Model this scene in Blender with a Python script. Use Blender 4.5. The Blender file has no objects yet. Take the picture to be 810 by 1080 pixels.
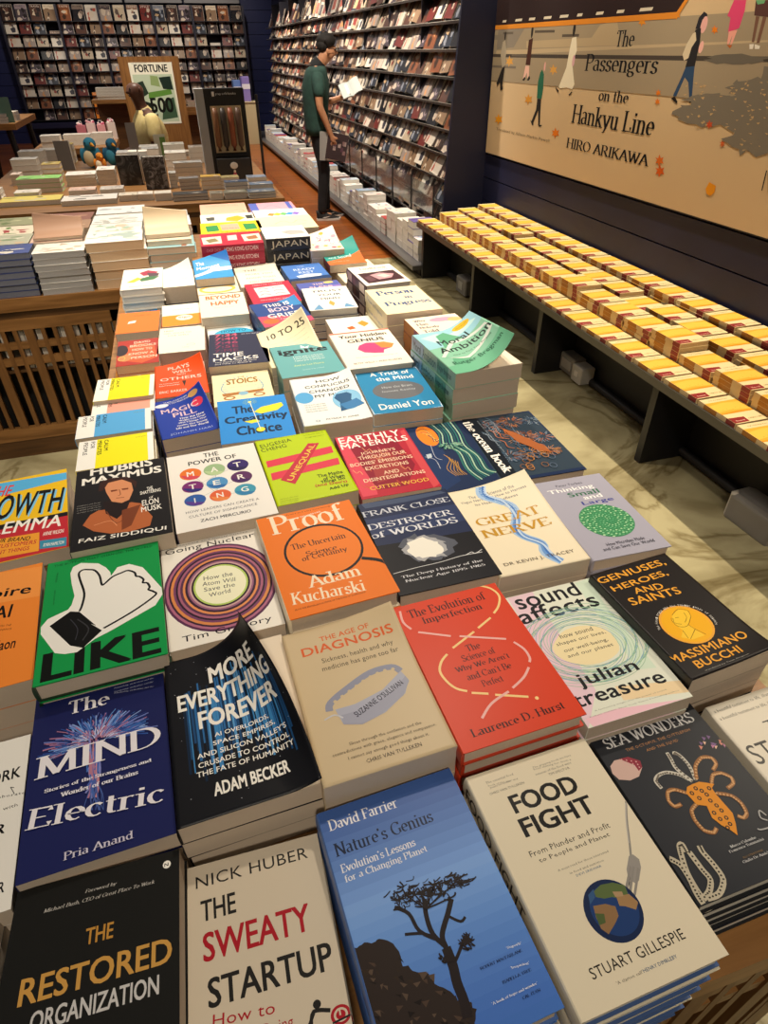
# covers: title|x,y,turn,width,height,top z|paper colour|printed shapes (T text, P polygon, K stroke, E ellipse, A arc text), millimetres from the lower left corner
DATA = r'''
growth|-0.3761,1.0074,0.1185,0.17,0.2555,0.955|f2c31c|P~58b4e6~-9,275,173,241,173,216,-2,199;T~THE~35,206,74,199,35.8~e2362c~b;T~GROWTH~8,128,160,109,76~7fc4ea~b;T~GROWTH~5,133,157,114,76.4~0c0c0c~b;P~17151a~5,112,171,104,171,87,7,91;P~c22a35~4,95,171,92,171,-17,10,2;T~DILEMMA~15,88,158,65,34.8~f6f2e8~b;P~f0a233~8,74,125,60,125,8,12,19;T~YOUR BRAND~45,62,110,44,11.1~0c0c0c~b;T~NEXT CUSTOMERS~29,47,120,30,10.8~c22a35~b;T~DIFFERENT THINGS~31,29,110,17,10.5~c22a35~b;P~3c8fae~126,35,167,28,166,4,126,12;T~ANNIE WILSON~130,47,162,43,10.8~f6f2e8~b;T~RYAN HAMILTON~131,16,162,11,9.1~f6f2e8~b
hubris|-0.1887,0.9468,0.05,0.1516,0.238,0.9911|1c1a1c|T~HUBRIS~23,216,131,216,27.4~f6f2e8~B;T~MAXIMUS~10,187,145,187,23.2~f6f2e8~B;P~b8663a~16,66,27,92,39,101,57,98,91,107,106,98,123,53,118,29,89,24,58,29,33,44;P~221615~46,123,60,126,91,118,83,85,68,66,51,87;P~dd9468~45,191,77,192,92,174,95,143,88,116,76,110,60,120,51,151;P~3a201a~38,159,40,187,57,197,85,192,102,169,99,148,93,168,77,185,54,182,46,160;P~7c3f24~58,156,69,155,69,151,59,150;P~7c3f24~76,155,87,154,87,149,77,150;K~7c3f24~1.2~72,154,74,137,70,135;K~7c3f24~1.5~67,128,80,126;P~7c3f24~76,88,106,95,90,40,75,32;K~7c3f24~1.5~52,93,68,54,90,79;K~dd9468~1.5~33,60,58,64,68,47;T~THE~118,134,128,135,10.6~f6f2e8~b;T~SHATTERING~106,124,140,124,10.4~f6f2e8~b;T~of~120,108,127,108,6.6~f6f2e8~s;T~ELON~108,89,135,89,16.9~f6f2e8~b;T~MUSK~106,71,139,71,15.1~f6f2e8~b;T~an excellent account of power~5,122,42,122,3.5~b8b4ae~n;T~an excellent account of power~5,115,42,115,3.5~b8b4ae~n;T~an excellent account of power~6,109,43,109,3.4~b8b4ae~n;T~an excellent account of power~6,102,43,102,3.4~b8b4ae~n;T~FAIZ SIDDIQUI~11,18,142,8,12~f6f2e8~b
matter|-0.0274,0.9664,0.0524,0.1654,0.2454,0.98|f2eee6|T~THE~67,222,95,222,15.3~0c0c0c~b;T~POWER OF~37,201,126,201,14.7~0c0c0c~b;K~8a8a90~0.5~38,172,80,85;K~8a8a90~0.5~81,173,80,127,80,85,124,88;K~8a8a90~0.5~38,128,124,174;K~8a8a90~0.5~38,85,124,131;E~e8782c~37.8,171.6,19.3,19.6,0;P~d84a5a~54,160,51,156,47,153,42,152,36,153,31,156,26,160,23,166,20,172;T~M~31,164,44,164,16.4~f6f2e8~b;E~9dbb8c~80.9,172.7,19.5,19.9,0;P~b9cf9c~97,161,94,157,90,154,84,153,79,154,74,157,69,161,65,167,63,173;T~A~74,165,87,165,16.7~f6f2e8~b;E~35226a~124.1,174.1,19.7,20.2,0;P~241a50~140,162,137,158,133,155,127,154,122,155,116,158,111,163,108,168,106,174;T~T~116,167,130,167,17.1~f6f2e8~b;E~7b2a72~37.8,128.2,18.7,18.4,0;P~2c2a78~54,117,51,113,47,111,42,110,36,111,31,114,27,118,23,123,21,128;T~T~31,121,44,121,15.4~f6f2e8~b;E~4f93c8~80.2,126.9,18.9,18.7,0;P~2e6cae~96,116,93,112,89,109,84,109,78,110,73,112,68,116,65,122,63,127;T~E~73,120,86,120,15.7~f6f2e8~b;E~5c2a5e~124.3,131.1,19.1,19,0;P~442060~140,120,137,116,132,113,127,112,122,113,116,116,112,120,109,126,107,131;T~R~117,124,130,124,16.2~f6f2e8~b;E~2e5da8~37.6,85,18.2,17.3,0;P~5a3a90~53,74,50,71,46,68,41,68,36,69,31,71,27,75,23,80,21,86;T~I~36,77,38,77,14.5~f6f2e8~b;E~e0643a~80.5,85.1,18.4,17.6,0;P~e88a4a~96,74,93,71,89,68,84,68,79,69,74,71,69,75,66,80,64,86;T~N~74,79,86,79,14.9~f6f2e8~b;E~3f9ab5~124.1,88.3,18.6,17.9,0;P~2f7fb0~140,77,136,74,132,71,127,71,122,72,116,74,112,78,109,83,107,89;T~G~117,82,130,82,15.2~f6f2e8~b;T~HOW LEADERS CAN CREATE A~19,49,142,49,6.9~6a6a70~n;T~CULTURE OF SIGNIFICANCE~23,35,136,35,6.8~6a6a70~n;T~ZACH MERCURIO~40,18,123,18,8~3a3a44~b
unequal|0.1344,1.0261,0.0465,0.1502,0.2405,0.9543|b9d00c|T~EUGENIA~8,209,73,216,13.7~30400c~n;T~CHENG~7,192,59,197,13.4~30400c~n;P~d83a50~8,156,144,170,142,144,7,132;P~d83a50~9,110,145,122,142,98,7,85;P~c22a40~22,81,102,196,124,190,45,59;T~UNEQUAL~44,70,117,184,13.1~e9c94a~v;T~The Maths~90,65,139,65,11~26320c~b;T~of When~98,52,139,52,10.8~26320c~b;T~Things Do~91,42,138,42,10.7~26320c~b;T~(and Don't)~78,35,138,30,10.5~c03030~b;T~Add Up~101,16,138,19,10.3~26320c~b;T~praise for the author of maths~9,17,42,17,3.8~6e7c14~n;T~praise for the author of maths~8,10,40,10,3.8~6e7c14~n;T~praise for the author of maths~7,4,39,4,3.7~6e7c14~n;T~a riotous joyride~101,227,144,227,5.2~6e7c14~n;T~through mathematics~101,216,141,216,5.1~6e7c14~n
earthly|0.294,1.0083,-0.0088,0.1533,0.2334,0.9446|b5283a|P~d9485a~-2,234,32,234,42,113,32,8,4,8;P~8c1a30~21,185,121,185,130,87,94,21,36,22,28,100;P~cf4a50~140,221,150,226,158,10,138,0,135,104;P~a03a3a~50,148,98,143,111,58,42,45;K~e8a070~1.4~45,178,50,163,58,169,61,154;K~e0707a~1.4~76,171,81,156,88,162,91,148;K~e0707a~1.4~32,44,36,31,43,36,46,24;K~c95a3a~1.4~26,107,31,94,38,99,41,86;K~c95a3a~1.4~79,44,83,32,90,36,93,24;K~c95a3a~1.4~10,49,15,36,21,41,24,28;K~c95a3a~1.4~111,142,115,128,123,133,126,119;K~c95a3a~1.4~21,55,26,42,32,47,35,34;K~e8a070~1.4~7,101,12,88,19,93,22,80;K~e8a070~1.4~76,156,80,141,88,146,90,132;K~c95a3a~1.4~17,44,22,32,28,36,31,24;K~c95a3a~1.4~10,154,15,140,22,145,25,132;K~e8a070~1.4~101,90,106,76,113,81,115,68;K~e8a070~1.4~60,140,65,126,72,131,75,117;T~EARTHLY~5,204,137,204,25.8~f6f2e8~b;T~MATERIALS~4,181,146,181,21.2~f6f2e8~b;T~JOURNEYS~36,147,109,147,13.1~f0cfae~b;T~THROUGH OUR~28,132,126,132,12.8~f0cfae~b;T~BODIES' EMISSIONS~6,112,134,112,12.4~f0cfae~b;T~EXCRETIONS~32,92,119,92,12.2~f0cfae~b;T~AND~62,69,93,69,12~f0cfae~b;T~DISINTEGRATIONS~18,52,140,52,11.6~f0cfae~b;T~CUTTER WOOD~23,24,138,24,11.9~e8b24a~b
ocean|0.5419,1.0452,-0.0173,0.3093,0.2655,0.91|1d2d4e|P~20355e~1,269,58,264,48,32,1,3;P~31404e~139,267,304,260,312,10,124,10;E~e8832a~39.9,219,22.4,45,0;K~1d2d4e~1.5~24,246,40,252,48,228,46,190;K~f3c258~1.5~27,241,42,243,49,221,49,192;K~1d2d4e~1.5~30,237,44,233,49,214,52,193;K~f3c258~1.5~33,233,45,224,50,208,54,194;K~1d2d4e~1.5~36,229,47,215,50,201,57,196;K~f3c258~1.5~39,225,49,206,51,194,60,197;K~1d2d4e~1.5~42,220,51,197,51,188,62,198;K~2f7468~3.2~59,267,68,222,56,172,79,140,73,70,84,22;K~9fc2a4~3.2~66,267,74,220,63,170,84,135,78,68,90,24;K~245a58~3.2~74,268,80,218,70,168,90,131,84,66,96,27;K~2f7468~3.2~81,268,86,216,77,166,95,126,90,65,102,30;K~9fc2a4~3.2~89,268,92,215,84,164,100,122,95,63,109,32;K~245a58~3.2~96,268,98,213,90,162,105,118,100,62,115,35;K~2f7468~3.2~104,268,104,211,97,160,110,113,106,60,121,38;K~9fc2a4~3.2~111,268,111,210,104,158,115,109,112,58,127,40;K~245a58~3.2~119,268,117,208,111,156,120,104,117,57,134,43;K~b5853a~1.6~48,134,53,111,36,80,45,50;K~b5853a~1.6~52,127,54,103,42,75,50,50;K~b5853a~1.6~55,120,56,95,48,69,54,50;K~b5853a~1.6~59,113,58,87,54,64,58,49;K~b5853a~1.6~63,106,59,79,60,58,63,49;K~b5853a~1.6~66,100,61,71,66,53,67,48;K~c9ccd4~1~34,178,28,130,38,115;K~c9ccd4~1~7,136,24,119,23,84;P~b9c4cc~12,144,24,145,21,130,10,127;F~30,90,189,220,5,34,0,360,.8,-2,7,1.2,3~44607a,7d8894,b8683a,2a3a52;F~31,90,244,227,6,40,0,360,.8,-2,7,1.2,3~b8683a,8f5434,c88a58,44607a;F~32,90,293,219,4,30,0,360,.8,-2,7,1.2,3~5d7388,8f9ba6,44607a,2a3a52;F~33,90,239,156,8,46,0,360,.8,-2,7,1.2,3~a35d34,c88a58,8f5434,5d7388;F~34,90,284,143,5,34,0,360,.8,-2,7,1.2,3~44607a,7d8894,b8683a,2a3a52;F~35,90,223,88,5,36,0,360,.8,-2,7,1.2,3~8a5a34,b87a3a,5a6a80,2a3a52;F~36,90,179,86,6,34,0,360,.8,-2,7,1.2,3~44607a,5a6a80,8f5434,7d8894;F~37,90,270,84,5,30,0,360,.8,-2,7,1.2,3~b87a3a,8a5a34,5a6a80,c88a58;F~50,60,76,176,6,40,200,330,.8,-2,7,1.5,3~2f7468,9fc2a4,245a58,7fb09a;P~141c26~139,264,177,261,163,17,128,13;T~the ocean book~134,250,140,28,21.5~f6f2e8~S;T~mysteries from under and above the sea~168,247,172,69,5.1~a8b4bc~n;K~44607a~1.8~190,230,197,219,196,197,208,187;K~7d8894~1.8~176,229,184,218,183,196,195,185;K~5d7388~1.8~212,157,219,146,218,126,230,116;K~b8683a~1.8~184,154,192,143,190,123,202,113;K~5d7388~1.8~160,196,168,185,167,164,179,154;K~7d8894~1.8~235,170,243,159,240,138,252,129;K~5d7388~1.8~206,172,214,161,212,140,224,131;K~44607a~1.8~207,133,214,123,213,103,224,94;K~7d8894~1.8~239,113,246,102,244,83,256,74;K~b8683a~1.8~236,128,243,118,241,98,252,89;K~7d8894~1.8~165,187,173,176,172,155,184,145;K~5d7388~1.8~227,211,235,200,233,178,245,168;K~7d8894~1.8~160,190,168,179,167,158,179,148;K~44607a~1.8~221,108,228,98,226,78,238,69;K~b8683a~1.8~205,207,212,196,210,175,223,164;K~2a3a52~1.8~244,142,251,131,249,111,260,102;K~2a3a52~1.8~247,179,254,168,252,147,264,137;K~b8683a~1.8~188,215,196,204,194,182,206,172;K~b8683a~1.8~188,196,196,184,194,163,207,153;K~44607a~1.8~216,231,224,219,222,197,234,187;K~7d8894~1.8~216,186,223,176,221,154,233,144;K~8f5434~1.8~258,103,265,93,262,74,274,64;K~b8683a~1.8~262,115,268,105,266,85,278,76;K~5d7388~1.8~193,257,201,245,200,222,212,212;K~b8683a~1.8~178,200,186,189,184,168,196,158;K~2a3a52~1.8~224,153,231,143,229,122,241,113;P~a35d34~210,203,231,175,266,106,271,75,247,92,219,136;E~b87a3a~200.4,33.2,7.6,9,1.5;E~5a6a80~261.9,62.1,7.8,9.6,1.5;E~b87a3a~251.8,71.4,7.9,9.6,1.5;E~b87a3a~216.6,67.2,7.8,9.5,1.5;E~8a5a34~214,65.7,7.8,9.4,1.5;E~5a6a80~249.4,29.9,7.7,9.2,1.5;E~5a6a80~223.7,90.8,7.9,9.7,1.5;E~b87a3a~222.5,79.3,7.9,9.6,1.5;E~5a6a80~233.3,72.5,7.9,9.6,1.5;E~8a5a34~188.7,41,7.7,9.1,1.5;E~8a5a34~203.2,60.4,7.8,9.3,1.5;E~8a5a34~234.3,36.9,7.7,9.2,1.5;E~5a6a80~203,72.7,7.8,9.5,1.5;E~b87a3a~201.2,40.9,7.7,9.1,1.5;K~8f9ba6~1~178,235,194,244,204,225,186,199;K~8f9ba6~1~179,226,196,235,203,216,185,192;K~8f9ba6~1~180,216,197,225,203,207,184,186;K~8f9ba6~1~182,207,198,216,202,198,184,180;K~8f9ba6~1~183,198,199,206,202,190,183,173
empire|-0.3694,0.7342,0.0842,0.135,0.2423,0.955|f08a34|P~f59a48~75,241,138,233,135,162,63,170;T~Empire~22,182,120,168,26.4~0c0c0c~b;T~of AI~45,137,97,131,27.7~0c0c0c~b;T~A REPORTER INVESTIGATES THE~41,124,100,112,3.7~5a3010~n;T~RACE FOR TOTAL DOMINANCE~42,116,101,104,3.7~5a3010~n;T~Karen Haon~40,73,108,66,19.5~0c0c0c~b
like|-0.2063,0.706,0.0501,0.1597,0.2406,0.9794|12984a|T~THE BUTTON THAT CHANGED THE WORLD~9,229,151,229,5~0d3018~b;P~f2f0e8~33,206,36,220,47,226,72,216,83,202,89,189,90,180,99,197,116,199,135,184,147,157,159,129,160,114,149,95,89,65,46,47,34,43,22,49,2,90,1,104,9,117,34,127,38,135,41,153,36,181;K~0c0c0c~3.2~49,118,52,130,54,154,47,187,45,202,50,208,58,206,67,201,74,186,77,167,80,164,92,177,105,182,114,184,123,176,125,167,130,164,135,156,134,149,140,146,143,136,141,131,148,124,149,115,117,92,74,70;P~0c0c0c~12,102,37,122,49,117,79,70,56,46,40,56;T~MARTIN REEVES~14,214,13,192,2.2~0d3018~v2;T~BOB GOODSON~13,174,13,144,2.1~0d3018~v2;T~LIKE~8,4,152,4,47.3~0a0f0a~B;P~f2f0e8~2,90,9,117,38,111,86,69,49,41,34,43,22,49;P~0c0c0c~12,102,37,122,79,70,56,46,40,56;K~3c3c40~1.6~47,103,62,80,55,60;K~40404a~1~38,106,48,84,46,64
nuclear|-0.0499,0.7276,0.0477,0.1564,0.2284,0.9589|f0ebe0|T~an absorbing and timely history~7,223,140,223,3.1~777~n;T~Going Nuclear~7,203,148,203,16.9~1e1b1e~n;E~5c2f52~81.7,110.9,83,96.4,0;E~b06a86~81.7,110.9,79.5,92,0;E~3a2238~81.7,110.9,75.9,87.7,0;E~d98a50~81.7,110.9,73.1,84.3,0;E~7a4468~81.7,110.9,68.9,79.1,0;E~2c1a2c~81.7,110.9,65.4,74.9,0;E~a8627c~81.7,110.9,62.6,71.5,0;E~5a3452~81.7,110.9,59.1,67.3,0;E~e09058~81.7,110.9,55.5,63.2,0;E~3a2236~81.7,110.9,52,59,0;E~9a6280~81.7,110.9,48.5,54.9,0;E~c9a0a0~81.7,110.9,45.7,51.6,0;E~2a1826~81.7,110.9,42.9,48.4,0;E~b9d06a~81.7,110.9,40.1,45.1,0;E~f4f2d0~81.7,110.9,37.3,41.9,0;T~How the~58,127,101,124,9.3~3a3a40~n;T~Atom Will~55,115,103,110,9.1~3a3a40~n;T~Save the~56,102,101,99,8.9~3a3a40~n;T~World~62,88,93,88,8.7~3a3a40~n;T~Tim Gregory~18,8,140,8,14.8~1e1b1e~n
proof|0.1113,0.7254,0.0678,0.1605,0.2394,0.9807|ee7a1c|T~Profound and very interesting~40,231,124,231,4.1~5a2c0c~n;T~TIM HARFORD~69,218,106,222,4.1~f6f2e8~n;T~Proof~17,189,143,189,49.5~f7e6c8~s;E~0c0c0c~83.9,128,61.3,63.9,0;E~f07f22~83.9,128,57.6,58.9,0;K~0c0c0c~7~132,87,153,75,168,59;T~The Uncertain~37,142,125,142,14.3~4a2610~s;T~Science~55,120,104,120,11.7~4a2610~s;T~of Certainty~46,108,118,108,14.2~4a2610~s;T~Adam~40,51,121,51,24.8~f9e4c4~s;T~Kucharski~10,26,116,18,24.2~f9e4c4~s;T~FROM THE BESTSELLING AUTHOR OF THE RULES OF CONTAGION~11,14,113,14,2.9~4a2610~b
destroy|0.2808,0.7359,0.0082,0.1629,0.236,0.9645|15151b|P~242e4e~-3,236,162,235,162,109,-19,118;P~2f3c62~1,189,165,187,162,139,-12,141;P~46536f~6,237,90,233,152,232,160,224,86,219,10,221;P~565a66~115,80,114,71,114,68,94,60,92,62,87,57,74,59,65,67,52,62,47,70,41,85,34,88,42,96,32,106,39,114,46,122,59,125,69,131,71,120,86,120,98,120,106,113,113,108,117,104,125,97,127,86;P~a9a9ac~105,81,105,76,95,72,99,61,90,66,80,65,72,69,61,61,52,67,48,79,47,79,38,86,35,98,40,101,45,106,50,109,52,121,63,116,70,121,82,123,89,114,97,110,99,105,110,95,104,96,107,88;P~f3efe2~100,82,98,75,93,71,84,70,82,66,76,68,68,69,60,69,57,74,50,74,46,84,43,89,43,94,49,98,50,103,48,111,59,114,63,115,72,118,78,118,83,111,88,107,92,102,97,100,96,95,99,88;T~FRANK CLOSE~0,197,159,197,15~c9ccd6~s;T~DESTROYER~-1,160,150,160,15.5~dfe0e6~s;T~of WORLDS~-3,137,149,137,16.2~dfe0e6~s;K~d8d8d8~1.2~6,48,44,51,83,52,120,56,155,55;K~d8d8d8~1.2~128,56,139,60,143,55,157,61;T~The Deep History of the~15,33,147,33,6.9~d8d8dc~s;T~Nuclear Age 1895-1965~18,23,147,23,6.8~d8d8dc~s
nerve|0.4367,0.7318,-0.0038,0.1543,0.2323,0.9591|f1e4c6|T~The New Science of the~34,202,120,202,8.5~4a5464~n;T~Vagus Nerve and How to Harness~15,190,139,190,8.5~4a5464~n;T~Its Healing Reflexes~37,178,117,178,8.5~4a5464~n;K~a9c6e6~16~65,228,59,204,80,181,96,158,90,130,74,102,80,79,99,56,93,32,108,7;K~6d9ad4~11~68,228,62,204,82,181,94,158,90,130,76,102,80,79,99,56,96,32,108,7;K~3f74c0~6~71,228,65,204,83,181,93,158,90,130,77,102,80,79,99,56,99,32,108,7;K~c4d8ee~4~74,228,68,204,85,181,91,158,90,130,79,102,80,79,99,56,102,32,108,7;T~THE~59,158,90,158,9.3~f6e8b8~s;T~GREAT~18,125,136,125,20.9~c8962e~s;T~NERVE~15,93,139,93,20.9~c8962e~s;T~DR KEVIN J. TRACEY~18,19,139,19,9.1~5a4a3a~n
think|0.6014,0.7342,-0.0258,0.1416,0.226,0.9438|a9a7b6|T~Peter Forbes~40,203,93,203,7.3~3a3a44~n;T~Thinking~17,183,108,183,14.7~f4f2f0~b;T~Small~48,168,110,168,13.6~2f6a4a~b;T~and~71,155,108,155,11.8~f4f2f0~b;T~Large~60,137,122,137,13.6~3a3f90~b;E~3f8a5c~76.4,90.4,46.7,46.3,0;D~230,76,90,45.3,45.2~8fd09a,63b07a,4f9a68,b6e2b0;T~How Microbes Made~40,27,110,27,7.3~33333d~n;T~and Can Save Our World~28,17,122,17,7.3~33333d~n
work|-0.3467,0.4474,0.055,0.1183,0.2053,0.93|ece9e0|T~TEAMWORK~21,148,112,148,14.8~0c0c0c~b;T~How to collaborate~46,134,119,124,3.4~3a3a3a~n;T~with~98,111,113,111,3.9~3a3a3a~n;K~3a3a3a~0.8~103,138,108,128;K~3a3a3a~0.8~103,138,107,136;T~MASTER~31,95,103,83,11.2~0c0c0c~b;T~COMPUTER~53,19,110,19,11.3~0c0c0c~b
mind|-0.2057,0.4826,0.0529,0.1542,0.2325,0.9426|1d2358|T~Fascinating, meticulous and the~93,222,142,222,2.4~b8bcd0~i;T~Fascinating, meticulous and the~93,216,142,216,2.3~b8bcd0~i;T~Fascinating, meticulous and the~93,210,141,210,2.3~b8bcd0~i;T~Fascinating, meticulous and the~93,208,141,202,2.3~b8bcd0~i;F~5,260,74,140,20,64,-4,186,.66,-2,7,1.0,3.0~2f4f9c,3f6cb8,5b8ad0,2a4388,8aa6de,6e7cc0,b07898;F~6,130,74,142,8,34,-2,182,.60,-2,7,.8,2.0~8aa6de,b07898,c98aa0,6e7cc0,d0d4f0;K~3f6cb8~1~73,110,72,92,76,79;K~4a62b0~1.5~73,102,75,84,72,73;K~7f86c8~1.6~66,139,65,121,69,107;K~4a62b0~1.2~70,110,71,92,67,82;K~7f86c8~2.1~66,106,68,87,63,78;K~7f86c8~1.8~67,135,68,116,64,105;K~c98a96~1.4~76,112,75,94,73,83;K~b47a92~2.1~66,150,67,130,67,117;K~b47a92~2.1~73,147,73,128,71,116;K~4a62b0~1.4~71,113,73,94,74,82;K~3f6cb8~2.1~69,130,69,111,70,98;K~7f86c8~1.9~65,151,67,131,62,120;K~c98a96~1.5~69,108,68,90,68,78;K~b47a92~2.2~74,144,71,126,77,111;K~3f6cb8~1.5~66,134,64,116,64,104;K~b47a92~1.4~73,146,74,126,74,113;K~c98a96~1.2~74,133,71,115,77,101;K~7f86c8~2~71,129,70,110,69,99;K~4a62b0~2.1~72,143,72,124,70,112;K~7f86c8~1.9~77,118,78,99,73,89;K~c98a96~1.4~70,144,70,124,74,110;K~c98a96~2.3~76,97,76,79,74,69;K~7f86c8~1.2~68,126,70,107,68,96;K~b47a92~1.3~68,102,68,84,68,73;K~4a62b0~2.1~72,124,73,104,73,92;K~b47a92~1.8~73,109,74,91,75,79;K~b47a92~2.3~69,99,68,82,66,71;K~b47a92~1.5~75,124,74,106,73,94;K~b47a92~1.5~71,114,72,96,73,84;K~7f86c8~2.2~75,131,76,111,78,98;K~3f6cb8~2.4~76,121,75,103,75,91;K~4a62b0~2~75,134,76,115,72,104;K~c98a96~1.4~74,118,74,100,77,87;K~7f86c8~1.2~69,98,69,81,70,69;K~4a62b0~2.4~68,115,70,96,65,86;K~7f86c8~1.7~75,144,75,124,74,112;K~4a62b0~1.8~70,116,68,98,72,84;K~b47a92~2.2~65,131,67,112,67,100;K~3f6cb8~1.9~72,99,70,82,72,70;K~b47a92~2.1~69,120,69,102,72,89;K~4a62a8~0.8~72,94,76,72,74,54;K~4a62a8~0.8~72,94,69,75,70,55;K~4a62a8~0.8~72,94,75,73,82,51;K~4a62a8~0.8~72,94,81,71,82,51;K~4a62a8~0.8~72,94,72,74,78,52;K~4a62a8~0.8~72,94,66,76,61,58;K~4a62a8~0.8~72,94,75,73,77,53;K~4a62a8~0.8~72,94,68,75,71,55;K~4a62a8~0.8~72,94,80,71,78,52;K~4a62a8~0.8~72,94,73,74,69,55;K~4a62a8~0.8~72,94,71,74,78,52;K~4a62a8~0.8~72,94,72,74,79,52;T~The~39,193,88,193,20.7~ece8ee~s;T~MIND~8,113,146,113,29.1~ece8ee~s;T~Stories of the Strangeness and~20,92,134,92,5.7~e6e4ee~S;T~Wonder of our Brains~37,82,119,82,5.7~e6e4ee~S;T~Electric~4,55,144,39,23.3~ece8ee~s;T~Pria Anand~44,9,112,9,8.7~cfcadc~s
more|-0.0469,0.4859,0.0493,0.1566,0.2298,0.9539|15161b|K~12263e~2.6~19,147,19,58;K~1f4a78~2~22,172,22,76;K~3f86c0~1.4~24,172,24,58;K~1f4a78~3~27,174,28,96;K~173252~1.9~30,165,30,85;K~2f6ba6~2.8~32,167,32,71;K~12263e~2.7~35,150,35,44;K~2f6ba6~2~38,183,38,93;K~12263e~1.5~41,178,40,74;K~2f6ba6~1.5~44,160,43,65;K~5a9ad0~2.5~46,157,45,50;K~12263e~2.8~49,176,50,74;K~3f86c0~2.4~52,161,52,56;K~3f86c0~3.1~54,160,54,52;K~3f86c0~2.6~57,169,57,73;K~2f6ba6~2.4~60,184,60,88;K~2f6ba6~2.3~63,184,63,104;K~173252~3~65,171,66,68;K~5a9ad0~2.3~68,198,68,104;K~1f4a78~3.1~71,182,70,80;K~5a9ad0~3.2~74,166,74,61;K~2f6ba6~2.6~76,185,76,101;K~1f4a78~2.5~79,179,79,74;K~12263e~2.6~82,191,82,80;K~3f86c0~1.6~85,195,85,99;K~5a9ad0~2.1~87,186,87,82;K~5a9ad0~2.8~90,192,90,80;K~2f6ba6~1.9~93,177,93,89;K~12263e~3.4~96,168,96,58;K~3f86c0~1.8~98,178,99,76;K~5a9ad0~1.5~101,191,102,94;K~3f86c0~3.2~104,176,104,86;K~1f4a78~2.5~106,163,106,53;K~3f86c0~2.8~109,156,109,74;K~5a9ad0~2.4~112,154,112,50;K~2f6ba6~2~115,175,115,71;K~3f86c0~1.7~118,159,118,57;K~3f86c0~3.3~120,157,120,78;K~2f6ba6~2.9~123,149,123,68;K~2f6ba6~1.8~126,184,126,71;K~173252~1.4~128,160,128,49;K~3f86c0~2~131,160,131,75;K~1f4a78~2.1~134,158,134,47;K~173252~1.6~137,175,137,70;K~1f4a78~2.4~139,155,139,43;K~1f4a78~2.8~142,165,142,70;E~b9bcc4~142.5,197.5,0.5,0.5,0;E~b9bcc4~102.6,160.1,0.5,0.5,0;E~b9bcc4~103.4,65.4,0.5,0.5,0;E~b9bcc4~29.8,179.5,0.5,0.5,0;E~b9bcc4~9.9,173.2,0.5,0.5,0;E~b9bcc4~17.5,136.3,0.5,0.5,0;E~b9bcc4~146.5,144.3,0.5,0.5,0;E~b9bcc4~51.2,121.8,0.5,0.5,0;E~b9bcc4~47.1,64.7,0.5,0.5,0;E~b9bcc4~109.7,187.7,0.5,0.5,0;E~b9bcc4~40.9,77.7,0.5,0.5,0;E~b9bcc4~141.8,83.4,0.5,0.5,0;E~b9bcc4~68.3,12.2,0.5,0.5,0;E~b9bcc4~7.2,209.8,0.5,0.5,0;E~b9bcc4~118.5,134.3,0.5,0.5,0;E~b9bcc4~12.7,104.5,0.5,0.5,0;E~b9bcc4~148.8,110.8,0.5,0.5,0;E~b9bcc4~56.7,202.7,0.5,0.5,0;E~b9bcc4~16.5,28.8,0.5,0.5,0;E~b9bcc4~77,20.8,0.5,0.5,0;E~b9bcc4~14,170.4,0.5,0.5,0;E~b9bcc4~13.5,137.1,0.5,0.5,0;E~b9bcc4~14.9,167.8,0.5,0.5,0;E~b9bcc4~65,156.9,0.5,0.5,0;E~b9bcc4~13.7,214.8,0.5,0.5,0;E~b9bcc4~146.3,184.2,0.5,0.5,0;E~b9bcc4~79.5,136,0.5,0.5,0;E~b9bcc4~82.8,204.7,0.5,0.5,0;E~b9bcc4~51.5,199.6,0.5,0.5,0;E~b9bcc4~84.3,23.9,0.5,0.5,0;E~b9bcc4~92.5,37.8,0.5,0.5,0;E~b9bcc4~37.2,219.2,0.5,0.5,0;E~b9bcc4~84,117.8,0.5,0.5,0;E~b9bcc4~88.6,141.6,0.5,0.5,0;E~b9bcc4~96.3,66.2,0.5,0.5,0;E~b9bcc4~137.8,156.5,0.5,0.5,0;E~b9bcc4~71,44.4,0.5,0.5,0;E~b9bcc4~38.5,198,0.5,0.5,0;E~b9bcc4~51.2,204,0.5,0.5,0;E~b9bcc4~117.6,45.9,0.5,0.5,0;T~MORE~53,177,125,177,25.3~f6f2e8~B;T~EVERYTHING~12,145,144,145,25.3~f6f2e8~B;T~FOREVER~34,113,138,113,25.3~f6f2e8~B;T~AI OVERLORDS,~50,96,116,96,6.7~f6f2e8~b;T~SPACE EMPIRES,~47,85,122,85,6.7~f6f2e8~b;T~AND SILICON VALLEY'S~28,74,135,74,6.7~f6f2e8~b;T~CRUSADE TO CONTROL~28,62,135,62,6.7~f6f2e8~b;T~THE FATE OF HUMANITY~25,51,138,51,6.7~f6f2e8~b;T~ADAM BECKER~41,23,125,23,16.1~f6f2e8~B
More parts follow.
